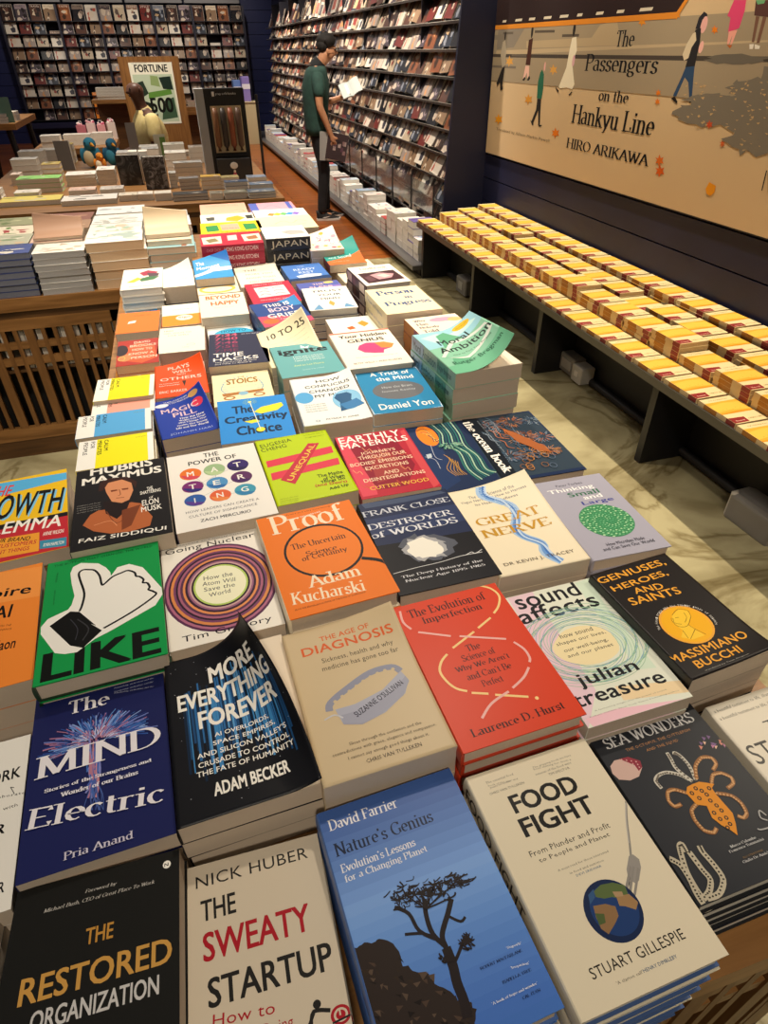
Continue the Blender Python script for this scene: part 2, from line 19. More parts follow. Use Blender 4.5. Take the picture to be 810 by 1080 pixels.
age|0.1081,0.4801,0.0412,0.1571,0.2291,0.9635|cdb893|T~THE AGE OF~47,202,116,202,8.2~d8672e~b;T~DIAGNOSIS~19,183,145,183,14.7~d8602a~b;T~Sickness, health and why~41,163,138,163,10~4a4030~n;T~medicine has gone too far~38,150,141,150,10~4a4030~n;K~8d90a4~9~31,92,35,103,60,117,94,131,123,131,132,121;E~cdb893~40.9,103.1,2.4,2.3,0;E~cdb893~51.2,107.7,2.4,2.3,0;E~cdb893~61.6,112.2,2.4,2.3,0;E~cdb893~72,116.8,2.4,2.3,0;E~cdb893~82.3,121.4,2.4,2.3,0;E~cdb893~92.7,124.8,2.4,2.3,0;E~cdb893~103.1,127.1,2.4,2.3,0;E~cdb893~113.4,128.3,2.4,2.3,0;E~cdb893~123.8,127.1,2.4,2.3,0;P~a9abbc~38,92,63,92,101,101,132,121,137,105,126,87,94,69,63,62,42,69;P~9c9eb0~42,82,79,82,116,96,135,112,137,103,123,85,91,69,63,62,42,69;K~c6c6cc~2~22,82,35,85,44,78;T~SUZANNE O'SULLIVAN~60,73,129,101,8.2~2c2c3a~b;T~Slices through the confusion and the~41,39,129,39,5.3~4a4030~n;T~contradictions with grace, elegance and compassion.~19,31,145,31,5.3~4a4030~n;T~I cannot say enough good things about it.~35,22,132,22,5.3~4a4030~n;T~CHRIS VAN TULLEKEN~53,13,119,13,5~2c241c~b
evol|0.2688,0.4803,0.0422,0.1604,0.2397,0.9644|d8401f|T~The Evolution of~16,213,135,213,15.7~3a120c~s;T~Imperfection~31,194,121,194,15.3~3a120c~s;T~The~67,133,87,133,11.1~3a120c~s;T~Science of~55,119,102,119,10.7~3a120c~s;T~Why We Aren't~39,104,115,104,10.3~3a120c~s;T~and Can't Be~48,90,110,90,10.1~3a120c~s;T~Perfect~62,75,90,75,9.9~3a120c~s;K~f3d08a~3.2~134,243,149,231,154,213,144,195,131,184;K~f3d08a~3.2~123,178,98,166;K~f3d08a~3.2~90,162,51,145;K~f3d08a~3.2~40,138,28,129,20,115,22,98,29,84,40,76;K~f3d08a~3.2~44,72,63,64;K~f3d08a~3.2~70,60,107,44;E~f3d08a~115.8,39.1,2.4,2.5,0;K~ecb4ac~3.2~8,231,5,210,11,194;K~ecb4ac~3.2~18,186,57,165;K~ecb4ac~3.2~68,161,125,136;K~ecb4ac~3.2~132,128,139,113,139,98,135,91;K~ecb4ac~3.2~130,84,116,72,95,62;K~ecb4ac~3.2~88,59,60,50,40,35;T~Laurence D. Hurst~19,15,141,15,10.8~2c0e0a~s
sound|0.4361,0.4813,0.0218,0.1528,0.2342,0.9335|dfe2d2|P~e3c6d2~8,233,50,234,40,46,-7,-4,-10,10;P~cfe0cc~150,237,140,177,138,53,112,58,122,231;P~ead2a8~67,44,161,26,157,7,65,22;P~ecc0cc~4,13,46,14,139,-2,124,-12,7,-5;T~sound~14,205,120,205,31.2~1c1c20~b;T~affects~5,177,134,177,29.5~1c1c20~b;K~8fb89a~0.7~114,99,109,92,102,85,92,81,80,79,68,78,58,80,49,84,42,90,34,96,27,104,22,111,19,119,20,126,25,133,33,140,42,147,51,152,60,156,70,157,81,155,91,151,101,144,108,138,112,130,115,123,116,115,115,107,114,99;K~6f9fb4~0.7~117,98,112,90,103,84,92,80,80,79,69,79,59,82,50,85,41,90,32,96,24,103,19,110,18,118,20,125,26,133,33,141,41,148,49,153,58,156,68,157,79,154,91,150,100,144,108,138,113,132,117,124,119,116,120,107,117,98;K~a9c48f~0.7~120,97,113,90,103,84,91,81,80,80,70,80,60,82,50,85,39,89,29,94,22,101,18,108,18,116,21,125,26,133,31,142,38,149,45,154,55,156,66,156,79,154,91,150,101,146,110,141,116,134,121,126,124,116,124,106,120,97;K~7fa7c0~0.7~121,97,113,90,102,85,92,82,81,80,70,79,60,80,48,82,37,86,27,91,20,98,17,106,18,115,20,124,24,134,28,142,34,149,42,154,53,156,66,157,80,156,93,153,104,150,112,144,120,136,125,127,128,116,126,106,121,97;K~9cc4a8~0.7~121,97,112,90,102,85,92,81,82,78,70,76,58,76,46,79,34,83,25,89,20,97,18,106,18,116,18,125,20,135,24,143,30,150,40,155,54,158,68,159,83,159,95,157,106,153,116,146,123,137,128,126,130,115,128,105,121,97;K~8fb89a~0.7~120,97,112,90,102,84,93,79,82,75,70,73,57,73,44,76,33,81,25,88,20,97,18,107,16,117,15,127,16,136,20,145,29,152,41,157,56,161,71,163,85,163,97,160,108,155,118,146,125,136,130,124,130,114,127,105,120,97;K~6f9fb4~0.7~120,97,112,90,104,82,94,76,83,72,70,70,56,71,44,76,34,82,26,90,21,98,17,108,13,118,11,128,12,138,18,146,29,154,43,159,58,164,73,166,86,165,98,161,109,154,119,144,126,134,130,123,130,114,126,105,120,97;K~a9c48f~0.7~121,97,114,88,106,80,96,73,84,70,70,70,57,72,45,77,35,83,27,91,20,99,14,108,9,118,7,128,10,138,19,147,31,155,45,161,59,165,72,166,84,164,97,159,108,152,119,142,126,133,130,124,130,115,126,106,121,97;K~7fa7c0~0.7~124,96,118,86,110,78,99,72,85,70,71,71,58,74,46,78,35,84,26,91,17,98,9,108,4,118,5,128,10,138,20,148,32,155,45,161,58,165,70,165,82,163,96,158,109,151,120,143,127,135,130,126,130,117,128,107,124,96;K~9cc4a8~0.7~128,95,122,84,113,77,100,73,86,71,71,72,58,74,45,78,34,82,22,88,12,96,5,106,2,117,4,128,11,138,21,147,32,155,43,161,54,164,67,164,81,162,96,158,110,153,122,146,129,138,132,129,132,118,131,106,128,95;K~8fb89a~0.7~132,93,125,84,114,78,100,74,85,72,71,72,57,72,43,75,30,79,18,85,8,94,2,105,1,116,5,127,12,138,21,147,30,155,40,160,51,164,65,166,82,165,98,162,113,157,124,150,130,142,134,131,136,118,136,105,132,93;K~6f9fb4~0.7~135,92,127,84,114,78,99,74,84,71,69,69,55,68,41,71,27,76,15,84,7,94,2,105,3,116,7,127,12,138,19,147,26,155,36,162,50,167,66,169,84,169,101,167,115,162,125,153,132,143,137,130,140,116,140,103,135,92;K~a9c48f~0.7~136,92,126,84,112,77,97,72,82,68,68,65,53,65,39,68,26,75,15,84,7,94,4,106,4,117,7,128,10,138,15,148,22,158,34,166,50,171,69,174,87,174,104,170,116,163,126,153,134,141,140,127,143,114,142,102,136,92;K~7fa7c0~0.7~136,92,124,84,110,76,96,69,82,64,68,62,54,63,39,68,26,76,16,85,9,96,6,106,4,117,4,128,6,140,11,151,20,161,34,169,52,175,71,177,89,175,104,170,116,162,126,151,135,138,142,125,146,113,143,102,136,92;K~9cc4a8~0.7~134,93,122,83,110,74,97,67,84,62,70,61,55,64,40,70,27,78,17,87,10,96,5,106,2,117,0,129,1,141,7,153,19,164,35,171,53,176,72,176,88,174,102,168,115,159,127,148,138,137,145,125,147,114,143,103,134,93;K~8fb89a~0.7~133,93,123,82,112,73,100,66,88,62,73,63,57,66,41,72,28,78,17,86,9,94,2,104,-3,116,-5,129,-3,142,5,155,19,164,36,171,54,174,70,174,86,171,101,166,116,158,130,149,141,138,148,127,148,116,142,104,133,93;K~6f9fb4~0.7~134,93,126,81,116,72,105,66,91,63,74,64,57,67,41,71,27,76,15,82,6,91,-3,102,-8,116,-10,130,-5,143,5,155,20,163,36,169,53,172,69,172,85,171,101,167,118,160,134,152,144,142,149,130,147,118,142,105,134,93;K~a9c48f~0.7~137,92,131,80,121,72,108,66,92,64,73,63,55,64,39,67,24,72,12,79,1,89,-7,102,-12,116,-12,130,-5,143,7,154,21,162,36,168,51,172,67,174,85,174,104,171,122,165,137,157,146,146,149,133,147,119,143,105,137,92;K~7fa7c0~0.7~142,90,136,79,125,71,109,65,90,62,70,60,52,60,36,63,22,68,9,77,-2,89,-10,103,-14,118,-11,131,-3,143,8,152,21,161,35,169,50,175,68,179,87,180,108,177,126,170,138,160,145,147,148,133,147,118,146,103,142,90;K~9cc4a8~0.7~147,88,139,78,125,69,106,63,86,59,67,56,50,57,34,60,20,68,7,78,-4,91,-11,105,-13,118,-9,131,-1,142,9,153,20,163,33,173,49,180,68,185,90,184,110,180,126,171,137,160,144,146,148,131,150,116,150,101,147,88;K~8fb89a~0.7~150,87,139,76,122,68,103,61,84,56,66,54,50,56,35,61,20,70,6,81,-4,94,-10,106,-11,118,-7,130,-1,142,7,154,17,167,31,178,48,185,69,188,90,186,109,179,124,169,135,157,143,143,150,129,154,114,155,100,150,87;K~6f9fb4~0.7~151,87,137,76,119,67,101,60,83,55,67,54,52,57,36,63,20,72,7,83,-4,94,-9,105,-10,116,-8,129,-3,143,3,157,13,170,28,181,47,187,68,187,89,184,107,176,122,166,134,155,145,142,154,128,160,114,159,100,151,87;K~a9c48f~0.7~150,88,135,76,118,66,102,60,86,56,71,56,55,59,37,65,20,73,6,82,-4,91,-9,102,-11,114,-11,128,-8,144,-2,159,9,172,26,181,46,185,68,184,88,180,106,174,122,166,137,156,150,143,160,130,164,115,161,101,150,88;K~7fa7c0~0.7~148,88,133,77,119,67,105,61,91,57,74,57,56,59,36,64,19,70,5,78,-4,87,-10,99,-14,113,-15,129,-13,146,-6,161,6,172,25,179,46,182,67,182,88,180,107,175,125,169,142,159,157,147,166,132,167,117,160,102,148,88;K~9cc4a8~0.7~146,89,135,77,123,67,110,60,94,56,75,55,54,56,34,60,17,65,3,73,-6,84,-13,98,-18,114,-21,131,-18,147,-9,161,6,170,26,177,47,181,69,183,90,183,110,181,130,174,148,164,162,150,167,134,165,118,157,102,146,89;K~8fb89a~0.7~147,88,138,76,128,66,113,58,95,53,73,51,51,52,31,55,15,61,2,71,-8,84,-17,100,-23,117,-25,133,-20,148,-9,160,8,170,28,177,49,184,70,188,92,190,114,187,135,179,152,166,162,150,166,134,162,117,156,102,147,88;P~ecdcae~113,102,109,95,102,90,92,86,82,84,70,83,60,84,51,86,42,90,34,95,28,101,23,109,21,116,22,124,26,130,33,136,41,142,49,147,58,150,68,151,79,151,90,148,100,144,107,139,112,132,115,125,115,118,115,110;T~how sound~43,137,95,137,7.7~2a2a30~n;T~shapes our lives,~31,125,109,125,7.5~2a2a30~n;T~our well-being,~35,112,104,112,7.4~2a2a30~n;T~and our planet~35,102,106,102,7.2~2a2a30~n;T~julian~25,51,115,51,25.4~1c1c20~b;T~treasure~3,29,137,29,17.4~1c1c20~b;T~A fascinating insight into the power of sound.~21,18,128,18,2.2~8a8a80~n;T~Robert Cialdini, New York Times bestselling author~10,12,142,12,2.1~8a8a80~n
genius|0.5813,0.4917,0.0827,0.1423,0.2147,0.9473|211d1d|T~GENIUSES,~2,190,127,190,15~eda73a~b;T~HEROES,~11,169,113,169,13.5~eda73a~b;T~AND~38,155,86,149,12.3~eda73a~b;T~SAINTS~17,137,103,131,14.8~eda73a~b;E~eda73a~63.6,79.7,37.8,35.7,0;E~f2b21c~63.6,79.7,34.5,32.8,0;P~f6c838~57,101,73,107,84,100,80,89,65,78,68,68,72,54,51,54,39,63,50,72,49,82,49,92;K~7a5410~0.7~57,101,73,107,84,100,80,89;K~7a5410~0.7~80,89,65,78,56,77,49,82,49,92,52,97;K~7a5410~0.7~57,95,63,94;K~7a5410~0.7~65,78,68,68,75,55;K~7a5410~0.7~50,72,47,58;K~7a5410~0.7~68,68,49,56;K~7a5410~0.7~54,96,50,88,57,82;K~7a5410~0.7~76,99,73,90,64,83;T~MASSIMIANO~-4,29,126,29,13.4~eda73a~b;T~BUCCHI~22,12,98,12,12.4~eda73a~b;T~translated by Tania Aragona~27,5,100,5,2.4~a8a49c~n;A~The Nobel Prize and the Public Image of Science~63.6,79.7,41,34,3.6,170,-25~d8d4cc
restored|-0.2033,0.2436,-0.0248,0.1557,0.2363,0.93|1a1a18|E~f6f2e8~143.4,223.7,4,4,0;T~N~141,222,145,222,3.3~0c0c0c~b;T~Foreword by~65,216,95,216,4~b4b0a8~i;T~Michael Bush, CEO of Great Place To Work~28,208,132,208,3.8~b4b0a8~i;T~THE~70,169,95,169,14.1~c08a3c~c;T~RESTORED~18,134,149,134,21.5~c9974a~c;T~ORGANIZATION~31,112,138,112,15.4~c8c6c4~c;T~How Leaders Rebuild Trust~19,47,137,47,11.8~c8c6c4~n;T~FOREWORD EDITION~31,19,125,19,10.9~c08a3c~n
sweaty|-0.0535,0.2384,-0.0185,0.1431,0.2254,0.9|cfc2ac|T~NICK HUBER~11,202,129,202,12.1~23211f~n;T~THE~15,169,50,169,19.9~23211f~c;T~SWEATY~16,133,121,133,25.6~a81c28~c;T~STARTUP~19,95,136,95,24.1~23211f~c;T~How to~22,81,77,76,9~a81c28~n;T~Get Rich Doing~20,59,92,59,12.2~a81c28~n;T~Boring Things~20,43,86,43,12.2~a81c28~n;E~23211f~115,72.6,3.8,3.5,0;K~23211f~3.2~107,57,111,68,126,65;K~23211f~3~111,67,105,58;E~a81c28~134.5,59.4,9.2,7.5,0;E~cfc2ac~134.5,59.4,6.4,5.3,0;E~a81c28~134.5,59.4,4.5,3.7,0;K~cfc2ac~1.6~134,64,134,59;K~23211f~1.6~126,55,151,57
nature|0.1096,0.2399,0.0605,0.1583,0.239,0.9311|4f7fc4|P~3f5fa0~0,239,158,239,158,228,0,228;P~4565a6~0,228,158,228,158,217,0,217;P~4b6cad~0,217,158,217,158,206,0,206;P~5274b4~0,206,158,206,158,195,0,195;P~587bbb~0,196,158,196,158,184,0,184;P~5f83c2~0,185,158,185,158,174,0,174;P~668bca~0,174,158,174,158,163,0,163;P~6d93d2~0,163,158,163,158,152,0,152;P~749bda~0,152,158,152,158,141,0,141;P~7ba3e0~0,141,158,141,158,130,0,130;P~76a0df~0,130,158,130,158,119,0,119;P~709bdc~0,119,158,119,158,108,0,108;P~6a96d9~0,108,158,108,158,98,0,98;P~6491d6~0,98,158,98,158,87,0,87;P~5e8bd2~0,87,158,87,158,76,0,76;P~5986ce~0,76,158,76,158,65,0,65;P~5481cb~0,65,158,65,158,54,0,54;P~507cc8~0,54,158,54,158,43,0,43;P~4c78c5~0,43,158,43,158,32,0,32;P~4874c2~0,32,158,32,158,21,0,21;P~4571c0~0,22,158,22,158,10,0,10;P~4370be~0,11,158,11,158,0,0,0;T~David Farrier~8,216,86,216,11.9~e6e6ea~s;T~Nature's Genius~7,188,117,188,14.1~1d2740~s;T~Evolution's Lessons~8,171,89,171,8.6~e6e6ea~s;T~for a Changing Planet~9,160,98,160,8.4~e6e6ea~s;P~2e2521~-3,102,-2,105,2,104,5,105,7,105,10,106,13,105,16,103,20,103,22,104,24,104,28,102,31,100,33,98,35,96,36,93,38,88,38,87,38,83,37,80,37,77,37,76,42,75,43,72,44,70,47,68,50,66,52,65,57,63,57,59,59,57,59,54,62,51,65,49,67,47,70,44,71,42,72,40,73,40,73,36,75,36,77,33,80,33,82,32,84,30,83,28,83,27,86,25,84,23,82,19,80,17,78,12,77,6,-1,20,-7,57;P~56463a~2,54,7,53,6,48;P~1c1614~36,48,44,48,41,44;P~1c1614~-1,51,5,49,4,45;P~56463a~29,58,34,55,31,51;P~4a3a30~-12,56,-9,54,-10,51;P~1c1614~23,59,28,57,27,55;P~4a3a30~5,54,8,52,10,49;P~33281f~66,16,69,14,68,12;P~4a3a30~39,62,42,60,44,58;P~1c1614~-5,62,0,60,0,58;P~56463a~48,35,52,34,49,32;P~33281f~-9,51,-5,49,-6,45;P~1c1614~75,28,82,25,78,22;P~1c1614~30,70,34,70,34,64;P~4a3a30~28,35,34,32,28,32;P~1c1614~20,37,26,33,22,33;P~33281f~73,24,76,24,76,19;P~33281f~66,26,70,23,68,23;P~4a3a30~50,60,54,60,53,56;P~33281f~26,72,30,71,30,66;P~4a3a30~11,88,14,86,15,84;P~56463a~6,78,11,76,8,74;P~33281f~12,82,15,80,15,76;P~4a3a30~32,38,38,37,34,35;P~1c1614~63,47,66,45,64,44;P~56463a~30,66,36,62,32,61;P~56463a~48,67,56,65,51,62;P~56463a~49,66,57,64,50,60;P~4a3a30~8,90,14,87,13,84;P~33281f~70,21,75,19,75,17;P~4a3a30~-10,60,-7,58,-6,54;P~33281f~37,65,42,64,41,59;P~56463a~0,87,6,83,4,81;P~56463a~55,30,58,27,56,25;P~4a3a30~56,18,59,17,59,12;P~56463a~5,85,11,83,8,78;P~33281f~80,32,84,31,83,27;P~56463a~6,37,10,34,10,31;P~56463a~41,61,48,60,43,57;P~1c1614~29,44,35,41,29,39;P~56463a~13,70,16,70,13,66;P~4a3a30~57,49,64,47,61,44;P~1c1614~35,84,38,82,39,78;P~33281f~1,86,8,84,3,80;P~4a3a30~43,46,50,45,45,41;P~1c1614~74,20,76,18,76,15;P~56463a~28,37,31,37,29,33;P~4a3a30~-14,53,-10,53,-10,48;P~33281f~30,76,34,74,32,73;P~56463a~15,69,19,67,18,64;P~1c1614~-8,49,-4,47,-6,44;P~56463a~56,62,62,61,59,55;P~1c1614~67,23,72,20,69,18;P~1c1614~4,76,11,72,9,72;P~4a3a30~21,51,27,49,21,46;P~1c1614~32,31,35,30,33,27;P~4a3a30~51,20,54,18,52,15;P~4a3a30~65,28,72,24,68,22;P~1c1614~52,28,59,25,56,23;P~33281f~7,80,12,78,9,76;K~241d1e~9~76,22,78,34,78,48,80,61,80,76;K~241d1e~5~80,76,81,87,94,102,102,112;K~241d1e~4.5~80,77,73,90,73,106,77,121;K~241d1e~3.5~76,84,62,97,58,114,47,124;K~241d1e~3~80,61,88,67,97,75;K~241d1e~2.5~93,99,102,91,108,93;K~241d1e~2.5~75,86,64,94,48,99;K~241d1e~1.3~80,116,80,115,81,121;K~241d1e~1.1~87,126,91,125,94,127;K~241d1e~0.8~84,118,84,117,85,123;K~241d1e~0.7~61,130,63,128,64,130;K~241d1e~1.3~92,121,95,120,96,123;K~241d1e~1.2~66,133,68,134,77,135;K~241d1e~1.5~92,126,96,123,93,128;K~241d1e~1.5~87,128,89,127,91,130;K~241d1e~1.5~91,120,98,118,99,121;K~241d1e~1.1~81,125,82,125,86,126;K~241d1e~0.8~65,134,66,133,68,138;K~241d1e~1.4~78,124,84,121,82,128;K~241d1e~1.6~75,128,77,128,82,129;K~241d1e~0.9~80,128,82,128,88,129;K~241d1e~1~80,123,84,122,85,126;K~241d1e~1.1~83,126,86,123,84,128;K~241d1e~0.7~65,134,66,135,77,135;K~241d1e~1~69,128,77,126,78,131;K~241d1e~0.6~85,129,92,128,94,129;K~241d1e~1.6~93,124,96,121,96,129;K~241d1e~0.8~72,134,74,134,78,136;K~241d1e~1.3~75,129,80,127,80,132;K~241d1e~0.8~72,128,75,126,75,133;K~241d1e~0.6~81,135,84,135,88,137;K~241d1e~1.1~99,114,105,113,108,116;K~241d1e~1.2~80,122,81,123,88,123;K~241d1e~1.6~96,127,98,128,107,128;K~241d1e~1.5~56,141,62,138,60,144;K~241d1e~0.9~66,142,73,141,75,144;K~241d1e~0.9~60,127,64,127,70,127;K~241d1e~1.3~91,130,98,130,101,130;K~241d1e~1.1~72,127,78,125,78,130;K~241d1e~1~94,120,95,119,96,122;K~241d1e~1.1~78,125,81,125,86,124;K~241d1e~1.4~72,129,78,128,83,130;K~241d1e~1~88,131,94,130,97,131;K~241d1e~1.6~68,128,75,127,76,128;K~241d1e~0.7~87,121,91,120,94,121;K~241d1e~1.2~101,127,107,123,102,130;K~241d1e~1.5~79,127,84,127,89,128;K~241d1e~1.2~92,132,95,132,100,134;K~241d1e~0.7~74,127,79,125,80,130;K~241d1e~1~83,124,89,121,88,128;K~241d1e~1.3~80,124,81,122,83,129;K~241d1e~1.2~66,136,70,136,75,135;K~241d1e~1.5~81,133,89,131,87,134;K~241d1e~0.8~85,123,91,121,90,127;K~241d1e~1~92,128,99,126,99,129;K~241d1e~1.6~101,127,105,126,109,129;K~241d1e~1.3~89,130,92,128,93,134;K~241d1e~1.1~88,130,96,129,100,131;K~241d1e~1.4~81,122,86,121,90,124;K~241d1e~1.5~78,128,81,127,82,130;K~241d1e~0.7~77,131,79,131,85,132;K~241d1e~1.2~95,114,101,111,100,118;K~241d1e~1.3~83,127,90,125,90,129;K~241d1e~0.8~95,125,97,124,100,128;K~241d1e~1~74,127,79,126,83,129;K~241d1e~0.9~88,120,90,120,98,121;K~241d1e~0.9~73,127,78,126,79,128;K~241d1e~0.9~60,131,66,129,67,134;K~241d1e~1.1~62,128,67,126,69,130;K~241d1e~1.2~46,133,50,131,50,136;K~241d1e~0.8~48,127,50,127,55,127;K~241d1e~0.8~66,120,71,119,74,122;K~241d1e~0.6~60,127,65,124,61,132;K~241d1e~1.3~45,122,50,121,52,122;K~241d1e~1.5~69,122,72,120,72,123;K~241d1e~1.1~76,120,79,117,76,122;K~241d1e~1~55,138,57,138,66,139;K~241d1e~0.9~54,136,59,135,61,137;K~241d1e~0.6~54,122,54,121,55,126;K~241d1e~1.3~55,130,57,128,59,132;K~241d1e~1.3~50,131,55,128,53,136;K~241d1e~1.4~61,130,66,130,70,130;K~241d1e~0.9~50,124,53,121,50,127;K~241d1e~1.6~52,136,57,135,61,136;K~241d1e~1.2~50,128,53,129,60,130;K~241d1e~0.8~56,121,61,120,62,123;K~241d1e~0.7~54,124,56,125,64,123;K~241d1e~1.4~67,130,68,129,71,133;K~241d1e~1.2~64,128,68,127,68,130;K~241d1e~1.4~73,127,79,124,75,130;K~241d1e~1.2~49,130,53,128,54,133;K~241d1e~0.8~62,125,66,123,68,128;K~241d1e~1.1~51,126,52,124,54,128;K~241d1e~1.6~60,130,65,130,71,130;K~241d1e~1.3~60,133,65,131,65,135;K~241d1e~1.1~48,130,54,128,54,133;K~241d1e~1.3~66,118,72,115,71,119;K~241d1e~1~40,136,42,136,48,139;K~241d1e~1.1~62,132,67,130,66,134;K~241d1e~1.3~50,121,56,119,56,123;K~241d1e~1.3~55,129,60,128,61,132;K~241d1e~0.8~57,125,60,122,57,128;K~241d1e~0.6~55,131,58,131,64,133;K~241d1e~1~46,131,50,130,53,133;K~241d1e~1.2~59,124,60,124,64,125;K~241d1e~0.9~59,125,63,124,64,127;K~241d1e~1.3~46,134,50,133,52,138;K~241d1e~0.9~113,122,118,120,118,124;K~241d1e~0.6~114,124,121,123,124,122;K~241d1e~1.2~103,122,110,120,108,123;K~241d1e~1.2~109,122,116,122,120,124;K~241d1e~0.9~113,124,119,121,115,128;K~241d1e~1~107,124,110,121,108,129;K~241d1e~1.5~112,126,117,126,124,128;K~241d1e~1~105,128,111,126,112,127;K~241d1e~1.2~111,125,115,124,117,125;K~241d1e~0.7~112,123,114,124,120,123;K~241d1e~1.3~102,122,106,122,112,124;K~241d1e~1.1~121,121,124,122,132,121;K~241d1e~1~108,124,109,122,109,129;K~241d1e~1.1~123,120,129,120,134,122;K~241d1e~1.6~104,132,109,132,113,134;K~241d1e~1.1~115,122,120,122,124,122;K~241d1e~1.2~110,123,111,124,119,122;K~241d1e~0.9~112,129,116,126,112,132;K~241d1e~1.5~101,121,102,120,104,124;K~241d1e~1.5~119,121,124,120,127,122;K~241d1e~1.4~115,126,116,127,127,127;K~241d1e~1.2~113,124,118,120,112,126;K~241d1e~1.1~118,122,125,121,126,123;K~241d1e~0.9~114,119,116,117,114,122;K~241d1e~0.8~111,121,114,120,117,124;K~241d1e~1.5~112,129,116,128,118,130;K~241d1e~1.5~114,121,118,119,118,124;K~241d1e~1.4~108,132,113,131,117,132;K~241d1e~0.9~107,126,109,125,110,129;K~241d1e~0.9~114,124,118,123,119,129;K~241d1e~1~106,130,108,131,116,130;K~241d1e~1.3~112,126,114,123,112,130;K~241d1e~0.9~102,129,103,128,103,132;K~241d1e~1.1~118,118,121,118,125,118;K~241d1e~1.3~98,71,99,72,107,73;K~241d1e~1.6~94,70,99,67,95,73;K~241d1e~1~101,78,101,77,103,81;K~241d1e~1~100,75,105,74,107,76;K~241d1e~1~100,76,101,75,103,80;K~241d1e~0.8~99,79,104,77,103,80;K~241d1e~1.5~97,75,102,73,102,78;K~241d1e~1.2~99,69,102,67,100,74;K~241d1e~0.7~92,74,94,75,103,75;K~241d1e~1~101,71,106,68,101,74;K~241d1e~0.9~97,74,102,71,99,77;K~241d1e~1.5~96,77,97,76,100,78;K~241d1e~0.9~95,72,99,72,102,73;K~241d1e~1~96,75,99,74,101,78;K~241d1e~0.7~93,75,96,72,93,78;K~241d1e~1.2~98,76,99,74,98,80;K~241d1e~0.9~96,74,100,73,102,74;K~241d1e~0.8~92,75,95,73,96,78;K~241d1e~0.8~98,77,102,77,106,79;K~241d1e~0.7~97,73,104,73,108,73;K~241d1e~1.3~99,76,102,76,105,78;K~241d1e~1.2~100,77,105,73,100,81;K~241d1e~1~76,68,77,67,81,71;K~241d1e~1.5~70,71,72,69,72,74;K~241d1e~1.5~74,67,79,66,81,70;K~241d1e~1.3~73,68,76,67,78,71;K~241d1e~1.3~72,67,75,65,73,72;K~241d1e~1.2~74,67,78,66,78,69;K~241d1e~1.2~76,67,79,65,78,70;K~241d1e~1.3~74,69,77,68,80,70;K~241d1e~1.2~76,67,81,65,81,70;K~241d1e~0.8~76,66,77,66,83,67;K~241d1e~1.4~76,65,81,65,86,65;K~241d1e~0.9~77,66,80,65,82,66;K~241d1e~1.5~72,68,73,67,76,70;K~241d1e~0.9~78,66,83,64,82,70;K~241d1e~1.4~75,112,63,128,60,137;K~241d1e~1.4~75,112,69,129,64,132;K~241d1e~1.4~75,112,75,131,69,128;K~241d1e~1.4~75,112,77,122,73,124;K~241d1e~1.4~75,112,83,124,82,129;K~241d1e~1.4~75,112,89,126,86,124;K~241d1e~1.4~75,112,91,118,91,120;K~241d1e~1.4~75,112,97,119,95,116;K~241d1e~1.4~75,112,103,121,104,120;K~241d1e~1.4~75,112,104,113,108,116;T~'Superb'~132,55,147,54,2.4~dfe4ee~s;T~ROBERT MACFARLANE~102,49,145,49,2.3~1d2a50~s;T~'Inspiring'~128,40,146,38,2.3~dfe4ee~s;T~ISABELLA TREE~116,33,145,33,2.2~1d2a50~s;T~'A book of hope and wonder'~100,22,145,22,2.4~dfe4ee~s;T~CAL FLYN~127,17,145,17,2.1~1d2a50~s
food|0.2752,0.2301,0.041,0.1539,0.2335,0.9377|ddd2b8|T~The essential food~18,219,52,219,2.8~6a6458~n;T~book of this year and~19,215,54,212,2.8~6a6458~n;T~years to come~20,212,45,212,2.8~6a6458~n;T~CHRIS VAN TULLEKEN~16,206,59,206,2.7~4a463e~b;T~The gripping book we have~77,218,127,218,2.9~6a6458~n;T~been waiting for, from a~77,216,124,213,2.9~6a6458~n;T~veteran of the food wars~76,210,122,210,2.9~6a6458~n;T~TIM SPECTOR~90,205,117,205,2.9~4a463e~b;T~FOOD~33,178,114,178,20.7~161412~B;T~FIGHT~31,152,118,152,20.2~161412~B;T~From Plunder and Profit~26,133,121,133,5.8~1f1d1a~b;T~to People and Planet~32,124,115,124,5.7~1f1d1a~b;T~A must-read for those interested~45,112,104,112,2.2~6a6458~n;T~in food and nutrition~55,106,94,106,2.2~6a6458~n;T~DEVI SRIDHAR~60,102,89,102,2.2~3f5f80~b;K~8b8680~2.2~154,152,142,134,130,113,121,98;K~b8b2aa~1.2~152,150,141,134,129,113;P~938e88~121,102,126,102,129,96,126,89,116,79,111,78,107,84,111,92;P~4a4644~108,86,115,93,115,91,102,75;P~8b8680~99,78,116,94,117,92,98,73;P~8b8680~99,73,119,93,120,91,100,70;P~8b8680~101,68,122,90,124,88,105,69;E~15264a~76.2,64.9,28.1,27.3,0;E~1d3a6e~77.6,65.1,23.2,22.5,0;P~57683c~68,85,78,88,90,86,100,80,98,71,90,70,82,75,74,76,67,80;P~8a6a48~60,74,72,72,80,67,78,59,70,54,60,49,56,55,57,65;P~9c7a52~86,74,99,72,103,63,97,58,89,64,84,66;P~4c5c34~58,68,66,65,63,58,56,58;P~a88a66~85,79,94,76,93,72,85,74;P~33557f~61,84,69,87,66,80,58,76;T~STUART GILLESPIE~26,23,126,23,8.8~23201c~n;T~'A clarion call'~44,13,71,13,2.6~6a6458~n;T~HENRY DIMBLEBY~72,13,108,13,2.7~3f5f80~b
